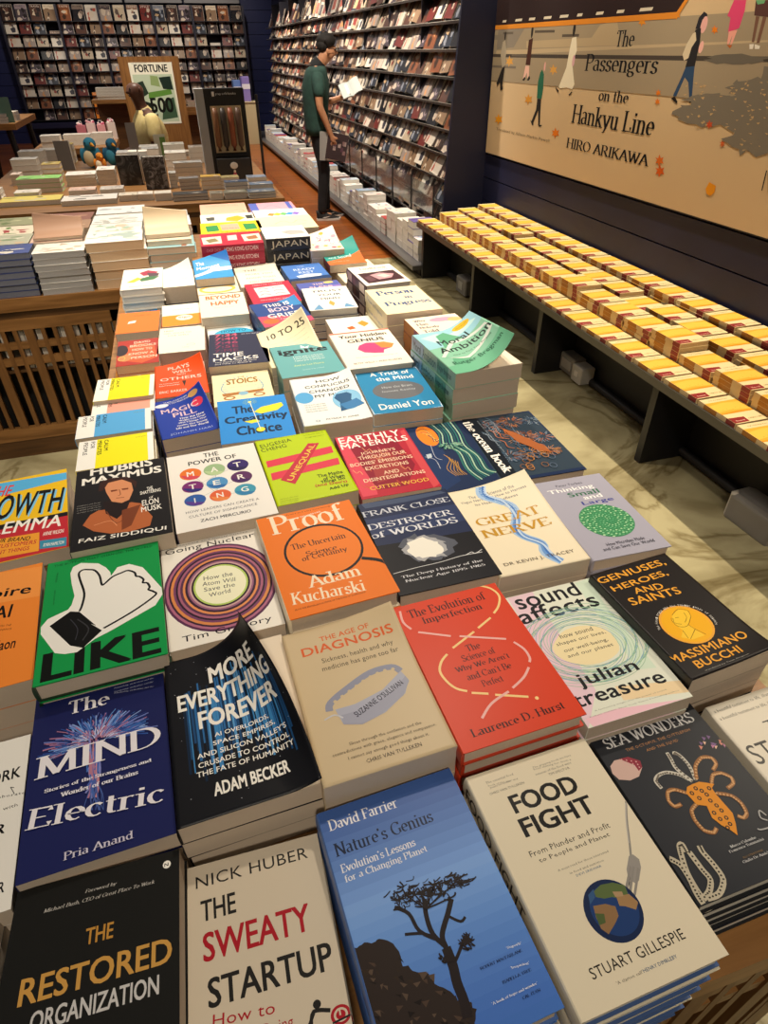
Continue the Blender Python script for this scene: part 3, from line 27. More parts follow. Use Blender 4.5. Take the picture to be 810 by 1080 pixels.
sea|0.4537,0.2719,0.0266,0.1572,0.208,0.9|24272e|T~SEA WONDERS~14,181,146,181,15~d8d8d8~s;T~THE OCTOPUS, THE CUTTLEFISH~35,171,130,171,4.2~b07a48~b;T~AND THE SQUID~59,163,106,163,4.2~b07a48~b;P~c9aaa0~4,161,13,166,28,165,40,155,40,148,29,139,16,138,4,143,1,152;P~8a2c3c~20,166,32,165,43,156,40,148,33,145,33,153,25,161;E~d0a0a0~22.5,164.4,0.9,1,0;E~d0a0a0~22.2,160.7,0.9,1,0;E~d0a0a0~21.9,157,0.9,1,0;E~d0a0a0~27.5,161.7,0.9,1,0;E~d0a0a0~27.2,158,0.9,1,0;E~d0a0a0~26.9,154.4,0.9,1,0;E~d0a0a0~32.5,159,0.9,1,0;E~d0a0a0~32.1,155.4,0.9,1,0;E~d0a0a0~31.8,151.7,0.9,1,0;E~d0a0a0~37.4,156.4,0.9,1,0;E~d0a0a0~37.1,152.7,0.9,1,0;E~d0a0a0~36.7,149.1,0.9,1,0;P~b87aa0~155,144,158,141,154,138;P~7a5a8a~129,155,133,152,128,150;P~d08a78~125,151,129,148,124,145;P~7a5a8a~144,160,148,157,143,154;P~7a5a8a~137,160,141,157,136,154;P~e0b8a0~143,145,147,143,142,140;P~d08a78~154,150,158,148,153,145;P~d08a78~152,147,156,144,152,142;P~e0b8a0~134,154,137,152,133,149;P~b87aa0~140,147,144,145,139,142;P~7a5a8a~144,149,148,146,143,143;P~7a5a8a~142,150,146,148,141,145;P~e0b8a0~157,145,160,142,156,139;P~d08a78~158,149,161,146,157,144;K~c9c4b8~4.2~83,117,76,126,64,133,52,133,44,128,45,118;E~6c6458~82.9,116.7,1.5,1.3,0;E~6c6458~81.2,118.9,1.5,1.3,0;E~6c6458~79.5,121.1,1.5,1.3,0;E~6c6458~77.8,123.3,1.5,1.3,0;E~6c6458~76,125.5,1.5,1.3,0;E~6c6458~73.1,127.3,1.5,1.3,0;E~6c6458~70.1,129.1,1.5,1.3,0;E~6c6458~67.1,130.9,1.5,1.3,0;E~6c6458~64.1,132.7,1.5,1.3,0;E~6c6458~61.2,132.9,1.5,1.3,0;E~6c6458~58.2,133,1.5,1.3,0;E~6c6458~55.3,133.2,1.5,1.3,0;E~6c6458~52.3,133.3,1.5,1.3,0;E~6c6458~50.4,131.9,1.5,1.3,0;E~6c6458~48.4,130.5,1.5,1.3,0;E~6c6458~46.5,129,1.5,1.3,0;E~6c6458~44.5,127.6,1.5,1.3,0;E~6c6458~44.6,125.2,1.5,1.3,0;E~6c6458~44.7,122.7,1.4,1.3,0;E~6c6458~44.8,120.3,1.4,1.3,0;K~c9c4b8~4.2~85,114,78,133,80,146,81,155;E~6c6458~84.7,114.5,1.5,1.3,0;E~6c6458~83.1,119.1,1.5,1.3,0;E~6c6458~81.6,123.7,1.5,1.3,0;E~6c6458~80.1,128.4,1.5,1.4,0;E~6c6458~78.5,133,1.5,1.4,0;E~6c6458~78.9,136.3,1.5,1.4,0;E~6c6458~79.3,139.6,1.5,1.4,0;E~6c6458~79.6,142.9,1.5,1.4,0;E~6c6458~80,146.2,1.5,1.4,0;E~6c6458~80.3,148.3,1.5,1.4,0;E~6c6458~80.6,150.4,1.5,1.4,0;E~6c6458~80.9,152.5,1.5,1.4,0;K~c9c4b8~4~90,114,95,131,94,145,90,152,88,150;E~6c6458~89.9,114.4,1.5,1.3,0;E~6c6458~91.1,118.5,1.5,1.3,0;E~6c6458~92.3,122.7,1.5,1.4,0;E~6c6458~93.5,126.9,1.5,1.4,0;E~6c6458~94.8,131.1,1.5,1.4,0;E~6c6458~94.5,134.6,1.5,1.4,0;E~6c6458~94.2,138.1,1.5,1.4,0;E~6c6458~93.9,141.6,1.5,1.4,0;E~6c6458~93.6,145.2,1.5,1.4,0;E~6c6458~92.8,146.8,1.5,1.4,0;E~6c6458~92,148.4,1.5,1.4,0;E~6c6458~91.2,149.9,1.5,1.4,0;E~6c6458~90.4,151.5,1.5,1.4,0;E~6c6458~89.7,151.1,1.5,1.4,0;E~6c6458~89,150.7,1.5,1.4,0;E~6c6458~88.3,150.4,1.5,1.4,0;K~8f5f34~4.5~92,115,102,129,117,136,128,132,128,124,118,118;E~c89a68~92.3,115.2,1.5,1.3,0;E~c89a68~94.7,118.6,1.5,1.4,0;E~c89a68~97,122,1.5,1.4,0;E~c89a68~99.4,125.4,1.5,1.4,0;E~c89a68~101.8,128.8,1.5,1.4,0;E~c89a68~105.5,130.5,1.5,1.4,0;E~c89a68~109.3,132.3,1.5,1.4,0;E~c89a68~113,134.1,1.5,1.4,0;E~c89a68~116.8,135.9,1.5,1.4,0;E~c89a68~119.7,134.9,1.5,1.4,0;E~c89a68~122.5,134,1.5,1.4,0;E~c89a68~125.4,133.1,1.5,1.4,0;E~c89a68~128.2,132.1,1.5,1.4,0;E~c89a68~128.1,130,1.5,1.4,0;E~c89a68~127.9,127.9,1.5,1.4,0;E~c89a68~127.7,125.8,1.5,1.4,0;E~c89a68~127.6,123.7,1.5,1.4,0;E~c89a68~125.2,122.4,1.5,1.4,0;E~c89a68~122.8,121,1.5,1.4,0;E~c89a68~120.5,119.7,1.5,1.4,0;K~8f5f34~4.5~105,105,114,113,125,112,132,104,129,97,118,94;E~c89a68~104.6,104.7,1.4,1.3,0;E~c89a68~106.8,106.8,1.5,1.3,0;E~c89a68~109.1,108.9,1.5,1.3,0;E~c89a68~111.4,111,1.5,1.4,0;E~c89a68~113.7,113.2,1.5,1.4,0;E~c89a68~116.5,112.8,1.5,1.4,0;E~c89a68~119.4,112.5,1.5,1.4,0;E~c89a68~122.2,112.1,1.5,1.4,0;E~c89a68~125,111.8,1.5,1.4,0;E~c89a68~126.9,109.8,1.5,1.4,0;E~c89a68~128.7,107.8,1.5,1.4,0;E~c89a68~130.5,105.8,1.5,1.4,0;E~c89a68~132.3,103.8,1.5,1.4,0;E~c89a68~131.6,102,1.5,1.4,0;E~c89a68~130.8,100.2,1.5,1.4,0;E~c89a68~130.1,98.4,1.5,1.4,0;E~c89a68~129.4,96.6,1.4,1.3,0;E~c89a68~126.7,96,1.4,1.3,0;E~c89a68~123.9,95.5,1.4,1.3,0;E~c89a68~121.2,94.9,1.4,1.3,0;K~8f5f34~4.5~69,104,58,112,49,112,43,103,45,95,54,95;E~c89a68~68.8,103.7,1.4,1.3,0;E~c89a68~66.2,105.7,1.4,1.3,0;E~c89a68~63.5,107.8,1.4,1.3,0;E~c89a68~60.9,109.8,1.4,1.3,0;E~c89a68~58.2,111.9,1.4,1.3,0;E~c89a68~55.8,111.9,1.4,1.3,0;E~c89a68~53.4,111.9,1.4,1.3,0;E~c89a68~51,111.9,1.4,1.3,0;E~c89a68~48.6,111.9,1.4,1.3,0;E~c89a68~47.1,109.6,1.4,1.3,0;E~c89a68~45.6,107.4,1.4,1.3,0;E~c89a68~44.1,105.1,1.4,1.3,0;E~c89a68~42.6,102.9,1.4,1.2,0;E~c89a68~43.2,101,1.4,1.2,0;E~c89a68~43.8,99.1,1.4,1.2,0;E~c89a68~44.4,97.2,1.4,1.2,0;E~c89a68~45.1,95.4,1.4,1.2,0;E~c89a68~47.3,95.2,1.4,1.2,0;E~c89a68~49.5,95,1.4,1.2,0;E~c89a68~51.7,94.8,1.4,1.2,0;K~8f5f34~4.5~72,90,60,85,56,74,58,62,66,57,73,60;E~c89a68~71.6,90.4,1.4,1.3,0;E~c89a68~68.7,89,1.4,1.2,0;E~c89a68~65.9,87.6,1.4,1.2,0;E~c89a68~63.1,86.3,1.4,1.2,0;E~c89a68~60.3,85,1.4,1.2,0;E~c89a68~59.3,82.3,1.4,1.2,0;E~c89a68~58.4,79.6,1.4,1.2,0;E~c89a68~57.4,77,1.4,1.2,0;E~c89a68~56.5,74.3,1.4,1.2,0;E~c89a68~56.9,71.3,1.4,1.2,0;E~c89a68~57.2,68.2,1.4,1.2,0;E~c89a68~57.6,65.2,1.4,1.2,0;E~c89a68~58,62.3,1.4,1.2,0;E~c89a68~60.1,60.8,1.4,1.2,0;E~c89a68~62.2,59.4,1.4,1.2,0;E~c89a68~64.3,58,1.4,1.2,0;E~c89a68~66.4,56.6,1.4,1.2,0;E~c89a68~68,57.5,1.4,1.2,0;E~c89a68~69.7,58.4,1.4,1.2,0;E~c89a68~71.3,59.3,1.4,1.2,0;K~8f5f34~4.5~102,93,116,85,120,74,117,63,110,60,105,64;E~c89a68~101.5,93,1.4,1.3,0;E~c89a68~105,91,1.4,1.3,0;E~c89a68~108.5,89.1,1.4,1.3,0;E~c89a68~112.1,87.2,1.4,1.3,0;E~c89a68~115.6,85.2,1.4,1.3,0;E~c89a68~116.7,82.5,1.4,1.3,0;E~c89a68~117.7,79.9,1.4,1.3,0;E~c89a68~118.8,77.2,1.4,1.3,0;E~c89a68~119.9,74.5,1.4,1.3,0;E~c89a68~119.2,71.7,1.4,1.3,0;E~c89a68~118.5,68.9,1.4,1.3,0;E~c89a68~117.8,66.1,1.4,1.3,0;E~c89a68~117.1,63.3,1.4,1.3,0;E~c89a68~115.3,62.5,1.4,1.2,0;E~c89a68~113.4,61.6,1.4,1.2,0;E~c89a68~111.6,60.7,1.4,1.2,0;E~c89a68~109.8,59.8,1.4,1.2,0;E~c89a68~108.6,60.9,1.4,1.2,0;E~c89a68~107.5,62,1.4,1.2,0;E~c89a68~106.4,63.1,1.4,1.2,0;P~d98a1c~68,104,74,110,82,111,92,111,100,107,107,103,101,100,100,92,101,81,102,68,97,58,89,46,86,53,80,61,76,71,80,84,70,89,69,97;E~3a2a18~87.2,100.8,2.6,2.6,0;E~d98a1c~87.2,100.8,1.1,1.3,0;E~3a2a18~82.5,105.5,2.6,2.6,0;E~d98a1c~82.5,105.5,1.2,1.3,0;E~3a2a18~89.5,95.3,2.6,2.6,0;E~d98a1c~89.5,95.3,1.1,1.3,0;E~3a2a18~78.3,94.3,2.6,2.6,0;E~d98a1c~78.3,94.3,1.1,1.3,0;E~3a2a18~88.4,87.9,2.6,2.5,0;E~d98a1c~88.4,87.9,1.1,1.3,0;E~3a2a18~91,81,2.5,2.5,0;E~d98a1c~91,81,1.1,1.3,0;E~3a2a18~82.2,74.8,2.5,2.5,0;E~d98a1c~82.2,74.8,1.1,1.2,0;E~3a2a18~92.2,74.5,2.5,2.5,0;E~d98a1c~92.2,74.5,1.1,1.2,0;E~3a2a18~91.3,65.9,2.5,2.5,0;E~d98a1c~91.3,65.9,1.1,1.2,0;E~3a2a18~83.7,66.9,2.5,2.4,0;E~d98a1c~83.7,66.9,1.1,1.2,0;E~3a2a18~90.2,58.9,2.5,2.4,0;E~d98a1c~90.2,58.9,1.1,1.2,0;E~3a2a18~74.3,101.9,2.6,2.6,0;E~d98a1c~74.3,101.9,1.1,1.3,0;E~3a2a18~97.5,100.6,2.6,2.6,0;E~d98a1c~97.5,100.6,1.2,1.3,0;E~3a2a18~84.6,56.4,2.5,2.4,0;E~d98a1c~84.6,56.4,1.1,1.2,0;K~b9b09a~6~23,49,24,57,20,56,16,48,10,32,8,17,8,7;E~3a352e~23.2,48.6,1.3,1.1,0;E~3a352e~23.4,50.6,1.3,1.1,0;E~3a352e~23.6,52.6,1.3,1.1,0;E~3a352e~23.7,54.6,1.3,1.1,0;E~3a352e~23.9,56.6,1.3,1.1,0;E~3a352e~22.9,56.6,1.3,1.1,0;E~3a352e~21.9,56.5,1.3,1.1,0;E~3a352e~21,56.5,1.3,1.1,0;E~3a352e~20,56.5,1.3,1.1,0;E~3a352e~18.9,54.4,1.3,1.1,0;E~3a352e~17.8,52.4,1.3,1.1,0;E~3a352e~16.8,50.4,1.3,1.1,0;E~3a352e~15.7,48.4,1.3,1.1,0;E~3a352e~14.3,44.2,1.3,1.1,0;E~3a352e~12.9,40,1.3,1.1,0;E~3a352e~11.5,35.9,1.3,1.1,0;E~3a352e~10.1,31.8,1.3,1.1,0;E~3a352e~9.5,28.2,1.3,1,0;E~3a352e~8.9,24.6,1.3,1,0;E~3a352e~8.2,21,1.3,1,0;E~3a352e~7.6,17.4,1.3,1,0;E~3a352e~7.8,14.9,1.3,1,0;E~3a352e~8,12.4,1.3,1,0;E~3a352e~8.2,9.9,1.3,1,0;K~b9b09a~6~26,48,27,29,28,18,19,9,8,5;E~3a352e~26.2,47.6,1.3,1.1,0;E~3a352e~26.3,42.9,1.3,1.1,0;E~3a352e~26.4,38.2,1.3,1.1,0;E~3a352e~26.5,33.6,1.3,1.1,0;E~3a352e~26.6,29,1.3,1.1,0;E~3a352e~27.1,26.3,1.3,1.1,0;E~3a352e~27.5,23.6,1.3,1.1,0;E~3a352e~27.9,20.9,1.3,1,0;E~3a352e~28.4,18.2,1.3,1,0;E~3a352e~26,15.8,1.3,1,0;E~3a352e~23.6,13.5,1.3,1,0;E~3a352e~21.2,11.2,1.3,1,0;E~3a352e~18.8,8.8,1.3,1,0;E~3a352e~16.1,7.9,1.3,1,0;E~3a352e~13.4,7,1.3,1,0;E~3a352e~10.6,6,1.3,1,0;K~b9b09a~6~41,50,40,43,42,29,41,14,27,4,12,4;E~3a352e~41.3,49.5,1.3,1.1,0;E~3a352e~41,47.9,1.3,1.1,0;E~3a352e~40.7,46.3,1.3,1.1,0;E~3a352e~40.4,44.7,1.3,1.1,0;E~3a352e~40.1,43.1,1.3,1.1,0;E~3a352e~40.7,39.5,1.3,1.1,0;E~3a352e~41.3,36,1.3,1.1,0;E~3a352e~41.9,32.5,1.3,1.1,0;E~3a352e~42.5,29,1.3,1.1,0;E~3a352e~42.2,25.2,1.3,1.1,0;E~3a352e~41.9,21.4,1.3,1.1,0;E~3a352e~41.6,17.7,1.3,1.1,0;E~3a352e~41.3,14,1.3,1,0;E~3a352e~37.6,11.4,1.3,1,0;E~3a352e~34,8.8,1.3,1,0;E~3a352e~30.4,6.3,1.3,1,0;E~3a352e~26.8,3.8,1.3,1,0;E~3a352e~22.9,3.8,1.3,1,0;E~3a352e~19.1,3.9,1.3,1,0;E~3a352e~15.3,3.9,1.3,1,0;K~b9b09a~6~1,49,8,40,8,25,5,11,5,1;E~3a352e~0.6,49.3,1.3,1.1,0;E~3a352e~2.4,47.1,1.3,1.1,0;E~3a352e~4.2,44.8,1.3,1.1,0;E~3a352e~5.9,42.6,1.3,1.1,0;E~3a352e~7.7,40.4,1.3,1.1,0;E~3a352e~7.7,36.5,1.3,1.1,0;E~3a352e~7.7,32.6,1.3,1,0;E~3a352e~7.6,28.8,1.3,1,0;E~3a352e~7.6,25,1.3,1,0;E~3a352e~7,21.4,1.3,1,0;E~3a352e~6.4,17.8,1.3,1,0;E~3a352e~5.8,14.3,1.3,1,0;E~3a352e~5.2,10.8,1.3,1,0;E~3a352e~5.1,8.4,1.3,1,0;E~3a352e~5,6.1,1.3,1,0;E~3a352e~4.9,3.7,1.3,1,0;K~a8a8a8~1.6~136,54,133,61,128,54,133,49;K~a8a8a8~1.6~128,42,118,43,115,45;T~Marco Colombo~72,37,106,37,2.7~c8c8c8~s;T~Francesca Tommasini~67,33,113,33,2.7~c8c8c8~s;T~ILLUSTRATIONS~77,24,103,24,1.9~8a6a40~b;T~Giulia De Amicis~73,20,109,20,2.6~c8c8c8~s
magic|-0.083,1.3621,0.1217,0.1278,0.1928,0.925|223ea0|E~e8e6ee~20.5,165.8,15.3,9.6,0;E~c79a5e~99.7,173.5,14.1,11.6,0;E~dd3a56~102.3,135,14.1,17.4,0;T~THE EXTRAORDINARY BENEFITS~26,177,84,177,5.8~f6f2e8~n;T~AND DISTURBING RISKS~31,168,87,168,5.8~f6f2e8~n;T~MAGIC~15,123,102,123,21.2~e3c2c8~b;T~PILL~38,96,92,96,21.2~e3c2c8~b;T~How the New~51,81,107,81,8.1~f6f2e8~b;T~Weight-Loss Drugs~47,69,107,69,8.1~f6f2e8~b;T~Will Change Our~44,58,107,58,8.1~f6f2e8~b;T~Health, Our Society~40,46,107,46,8.1~f6f2e8~b;T~Life and Our World~36,35,107,35,8.1~f6f2e8~b;T~JOHANN HARI~20,10,112,10,10~a9b8e6~n
plays|-0.0854,1.5582,0.0106,0.1273,0.1986,0.93|e4501a|T~PLAYS~33,163,89,163,17.9~f6cfc0~b;T~WELL~43,139,92,139,15.9~f6cfc0~b;T~WITH~54,125,76,125,7.9~f6cfc0~b;T~OTHERS~13,97,115,97,17.9~f6cfc0~b;P~3a2a20~66,87,76,87,71,52;T~The Surprising Science~10,76,59,76,6.9~f6f2e8~n;T~Behind Relationships~10,64,59,64,6.9~f6f2e8~n;T~ERIC BARKER~10,24,76,24,13.9~f6cfc0~b
cream|-0.0746,1.8407,-0.0486,0.1303,0.1992,0.93|f0ead6|T~1000~13,167,39,167,10~555~n;T~1001 WAYS TO~13,147,91,147,9.2~777~n;T~LIVE WELL~26,128,86,128,9.2~777~n;E~9a948a~91.2,51.8,11.7,8,1;T~a. author~68,32,86,32,6.9~888~n
orange|-0.1985,2.0271,-0.0301,0.1221,0.1845,0.93|ef7a30|T~ATOMIC LIFE~44,144,95,144,9.2~a04a18~n;P~f6ece0~32,100,54,107,51,85,29,81
brooks|-0.1948,1.7796,0.0093,0.1105,0.1845,0.93|b03a30|P~d8603a~11,111,55,166,100,129,106,37,66,7,18,37;E~d88a5a~22.1,55.4,15.5,25.8,0;E~3a3034~11.1,110.7,17.7,40.6,0;E~e8b060~13.3,51.7,9.9,16.6,3;T~DAVID~44,155,88,155,16.6~f0d8c0~b;T~BROOKS~33,129,104,129,16.6~f0d8c0~b;T~HOW TO~40,100,93,100,16.6~f0d8c0~b;T~KNOW A~31,70,97,70,16.6~f0d8c0~b;T~PERSON~38,41,106,41,16.6~f0d8c0~b
leaf|-0.1845,2.3709,-0.0115,0.1348,0.246,0.965|f1eada|P~a83a50~54,192,84,221,119,192,108,158,70,152;P~4a7a50~54,118,94,143,124,133,105,98,65,84;P~e0c040~16,84,51,138,65,118,40,79;P~5a4a50~81,187,124,172,119,138,89,138;T~Nature Notes~27,25,108,25,11.3~777~n
beyond|0.063,2.0353,-0.0174,0.1433,0.2198,0.955|f2e8d2|T~BEYOND~20,167,132,167,37.4~d4601c~B;T~HAPPY~34,106,123,106,37.4~d4601c~B;K~3a3a40~1.5~57,141,74,154,100,145,120,189;T~How to be well~43,79,103,79,7.6~a09a90~n
time|0.0726,1.6599,-0.0703,0.1558,0.2279,0.955|2c2f48|T~7:34~16,205,78,205,20.5~e2607a~b;T~7:40~16,177,78,177,20.5~c8506e~b;T~7:46~16,148,78,148,20.5~a84062~b;T~7:5E~16,120,78,120,20.5~8c3656~b;T~7:ME~16,91,78,91,20.5~70304c~b;T~TIME~12,59,90,59,25.1~f6f2e8~b;T~HACKS~12,32,128,32,20.5~f6f2e8~b;T~The Psychology of Time~16,18,122,18,7.9~f6f2e8~n;T~and How to Spend It~16,7,109,7,7.9~f6f2e8~n;T~DR IAN TAYLOR~90,210,143,210,7.9~c8c8d0~n
hidden|0.4056,1.5311,-0.0149,0.169,0.2478,0.965|f3ead8|P~d87a68~0,248,169,248,169,238,0,238;T~Your Hidden~20,203,155,203,22.3~0c0c0c~B;T~GENIUS~37,168,138,168,22.3~0c0c0c~B;P~d84a7c~51,119,61,144,84,159,105,154,132,154,155,134,142,109,118,99,112,79,88,84,64,94;P~f08a4a~105,154,132,154,155,134,142,109,115,114;T~The Science-Backed Strategy to~34,60,145,60,8.5~888~n;T~BETSY WILLS + ALEX ELLISON~20,25,145,25,9.9~4a4446~b
trick|0.4086,1.3001,-0.0504,0.1621,0.228,0.95|2e86b4|K~f0f4f4~2~2,226,160,226,160,2,2,2,2,226;T~A Trick of~36,196,136,196,20.5~f6f2e8~b;T~the Mind~45,166,139,166,20.5~f6f2e8~b;E~6a6c70~84.3,109.4,61.6,47.9,0;T~How the Brain~49,123,123,123,11.8~b8bcc0~n;T~Invents Reality~45,100,126,100,11.8~b8bcc0~n;T~Daniel Yon~20,18,146,18,27.4~f6f2e8~b
confu|0.2384,1.2715,-0.031,0.1488,0.2372,0.965|eef0ec|E~5aa8dc~20.8,132.8,20.8,28.5,0;T~HOW~60,204,119,204,14.2~2a2e34~b;T~CONFUCIUS~30,178,137,178,14.2~2a2e34~b;T~CHANGED~36,152,131,152,14.2~2a2e34~b;T~MY MIND~45,126,125,126,14.2~2a2e34~b;E~8cc4e6~113.1,99.6,32.7,47.4,0;P~2c5c86~86,114,95,133,119,133,128,119,122,95,137,62,89,47,95,90;P~3f7fb4~92,81,134,95,146,62,104,52;T~what the ancient sage can teach~15,90,62,90,7.1~666~n;T~what the ancient sage can teach~15,80,62,80,7.1~666~n;T~what the ancient sage can teach~15,69,62,69,7.1~666~n;T~what the ancient sage can teach~15,58,62,58,7.1~666~n;T~PATRICK D. JONES~51,14,122,14,8.2~444~n;E~3a6a90~32.7,16.6,4.5,4.7,1
ignite|0.2312,1.5077,0.0179,0.1584,0.2031,0.965|6aaaac|T~ignite~16,130,146,130,46.7~20282c~B;P~e8f0ec~82,195,92,179,104,187,98,171,79,175;T~A pocket guide to sparking your~48,114,127,114,9.3~f6f2e8~n;T~A pocket guide to sparking your~48,102,127,102,9.3~f6f2e8~n;T~A pocket guide to sparking your~48,89,127,89,9.3~f6f2e8~n;T~Andrea Lee Moore~41,61,117,61,9.3~d8e08a~n;T~foreword by a friend~57,32,111,32,7~c8dcd8~n
trust|0.3967,1.9994,-0.0605,0.1518,0.224,0.955|efece4|T~TRUST~27,175,134,175,20.2~2a2c3a~b;T~YOUR~42,134,121,134,20.2~2a2c3a~b;T~MIND~49,94,112,94,20.2~2a2c3a~b;P~d8a050~76,85,88,58,79,27,67,54;P~6a9ac0~12,4,36,54,46,4;P~6a9ac0~109,9,121,49,146,9;K~b8b0a0~0.8~46,90,76,27,106,85
moral|0.5887,1.3244,0.0722,0.1698,0.252,1.02|8ac0a4|P~9acbd8~0,252,170,252,170,176,0,146;P~bfe0dc~10,222,58,237,88,217,136,232,163,202,102,192,34,182;P~63a884~51,222,78,237,102,176,88,76,10,10,37,101;P~6fb490~0,40,170,76,170,0,0,0;P~d8dcd4~10,96,68,176,163,151,166,111,68,66;P~8ac0a4~17,91,71,161,160,141,156,121,68,76;E~e6b42c~125.6,226.8,25.5,15.1,0;T~BESTSELLER~109,223,143,223,6~6a4a10~b;T~Moral~37,161,119,161,30.2~33413e~b;T~Ambition~20,116,166,116,30.2~2c3634~b;T~How to Find Your Purpose~41,91,149,91,9.9~4a6a58~n;T~Rutger Bregman~20,40,160,40,22.7~3a6a54~b
person|0.5765,1.7801,0.0099,0.1673,0.2322,1|f0e4bc|T~Person~23,167,140,167,41.8~2a4a84~S;T~in~94,121,120,121,23.2~2a4a84~S;T~Progress~20,60,161,60,44.1~2a4a84~S;T~A ROAD MAP TO THE PSYCHOLOGY~34,209,140,209,8~b0a070~n
land|0.578,2.0474,0.0486,0.1527,0.2141,1|f0ece0|T~Lindbrunk~34,171,131,171,23.6~7a6a5a~s;T~LESS THAN HUMAN~30,150,128,150,9.8~9a8a7a~n;P~4a3034~12,133,140,141,144,34,15,21;P~c89aa0~46,107,86,124,128,98,107,60,61,51;P~e8c8c0~67,98,95,107,110,81,86,68;P~6a4a50~21,86,43,103,52,51,28,38
safe|0.5359,2.3897,-0.0054,0.139,0.1972,0.975|2f9a90|P~e8733a~0,51,83,87,139,110,139,0,0,0;T~Safe~14,122,81,122,27.6~d8ece8~b;T~and Sound~14,83,100,83,23.7~d8ece8~b;T~a small guide to calm~14,36,83,36,9.9~f6d8c0~n
flowers|0.4871,2.5058,-0.0219,0.1265,0.2006,1|f0dcd0|E~d8486a~88.4,111.7,8.9,10,0;E~d8486a~36.3,71.2,8.9,10,0;E~e87a8c~53.6,133,8.9,10,0;E~e8a83a~113.1,31.7,8.9,10,0;E~d8486a~93.7,34.6,8.9,10,0;E~e8a83a~71.7,178.5,8.9,10,0;E~d8486a~60,152.5,8.9,10,0;E~f0a0b0~111.9,137.3,8.9,10,0;E~f0a0b0~96.8,80.8,8.9,10,0;E~e8a83a~21.7,91.8,8.9,10,0;E~f0a0b0~30.4,37.1,8.9,10,0;E~f0a0b0~55.6,158.3,8.9,10,0;E~d8486a~94.5,32,8.9,10,0;E~f0a0b0~79.5,116.4,8.9,10,0;E~e8a83a~67.2,62.7,8.9,10,0;E~e87a8c~29.7,49.4,8.9,10,0;T~OUR~38,132,101,132,40.1~f6f2e8~b;T~FLOWERS~15,72,116,72,40.1~f6f2e8~b
stoics|0.059,1.45,-0.03,0.142,0.18,0.935|f1e6bc|K~7fa8bc~2.4~28,126,20,90,31,61;K~7fa8bc~2.4~114,126,122,90,111,61;K~8ab0c0~2~20,125,29,119;K~8ab0c0~2~26,135,34,127;K~8ab0c0~2~34,144,41,134;K~8ab0c0~2~44,151,48,140;K~8ab0c0~2~54,156,57,144;K~8ab0c0~2~65,158,66,146;K~8ab0c0~2~77,158,76,146;K~8ab0c0~2~88,156,85,144;K~8ab0c0~2~98,151,94,140;K~8ab0c0~2~108,144,101,134;K~8ab0c0~2~116,135,108,127;K~8ab0c0~2~122,125,113,119;K~8ab0c0~2~17,108,31,104;K~8ab0c0~2~125,108,111,104;K~8ab0c0~2~20,95,34,92;K~8ab0c0~2~122,95,108,92;K~8ab0c0~2~23,83,37,79;K~8ab0c0~2~119,83,105,79;K~8ab0c0~2~26,70,40,67;K~8ab0c0~2~116,70,102,67;K~8ab0c0~2~28,58,43,54;K~8ab0c0~2~114,58,99,54;T~THE~62,151,80,151,7.2~c08a2c~b;T~STOICS~34,115,111,115,30.6~9a6a14~B;T~a guide for the modern reader~37,94,108,94,7~a8b4a8~n;P~b0763a~20,65,122,72,119,58,23,50;E~b0763a~36.9,39.6,14.2,10.8,5;E~b0763a~107.9,43.2,14.2,10.8,5;E~8ab8d0~71,57.6,11.4,10.8,0
creat|0.0675,1.255,-0.03,0.155,0.2,0.95|2f8ede|T~The~31,128,78,128,38~12304f~B;T~Creativity~12,76,150,76,42~12304f~B;T~Choice~34,28,130,28,40~12304f~B;P~f0e43a~78,128,96,148,143,160,146,144,130,124,93,116;P~f0e43a~53,88,81,92,87,80,68,76;E~f0e43a~85.2,44,9.3,10,0;K~f4f4d8~1.6~73,180,85,44;E~f0f07a~72.8,180,4.6,4,0;K~b8d870~0.8~81,180,90,180;K~b8d870~0.8~80,177,88,174;K~b8d870~0.8~78,175,84,169;K~b8d870~0.8~75,173,77,166;K~b8d870~0.8~71,173,69,166;K~b8d870~0.8~68,175,62,169;K~b8d870~0.8~66,177,58,174;K~b8d870~0.8~65,180,56,180;K~b8d870~0.8~66,183,58,186;K~b8d870~0.8~68,185,62,191;K~b8d870~0.8~71,187,69,194;K~b8d870~0.8~75,187,77,194;K~b8d870~0.8~78,185,84,191;K~b8d870~0.8~80,183,88,186
red|0.225,2.0775,0.03,0.15,0.225,0.965|d83048|P~e8d8dc~24,176,126,184,129,76,27,68;K~d84a5a~3~36,158,51,166,69,153;K~d84a5a~3~84,158,99,166,117,153;K~d84a5a~3~36,126,51,135,69,122;K~d84a5a~3~84,126,99,135,117,122;K~d84a5a~3~36,94,51,104,69,90;K~d84a5a~3~84,94,99,104,117,90;T~CREATIVE THERAPY~24,198,126,198,11.2~f6c8cc~n;T~FOR A WOUNDED WORLD~27,36,123,36,11.2~f6c8cc~n
grief|0.219,1.845,0.1,0.146,0.21,0.975|2b4a8c|P~c8506a~0,92,58,84,146,34,146,0,0,0;P~3a8ac8~88,210,146,210,146,126,117,147;E~d8703a~29.2,42,23.4,21,0;T~THIS IS~38,164,117,164,27.3~f6f2e8~b;T~BODY~44,118,123,118,33.6~f4d8e0~b;T~GRIEF~29,67,126,67,33.6~f6f2e8~b;T~A guide to healing~58,46,123,46,9.7~f6f2e8~n
tento|0.21,1.615,0.04,0.15,0.23,0.955|f2e6c0|T~10 TO 25~24,179,138,179,25.3~3a362c~b;K~a8a088~0.8~21,152,90,156,132,166;K~a8a088~0.8~21,133,90,138,132,147;K~a8a088~0.8~21,115,90,120,132,129;K~a8a088~0.8~21,97,90,101,132,110;K~a8a088~0.8~21,78,90,83,132,92;K~a8a088~0.8~21,60,90,64,132,74;T~DAVID YEAGER~27,18,126,18,11.5~6a6454~n
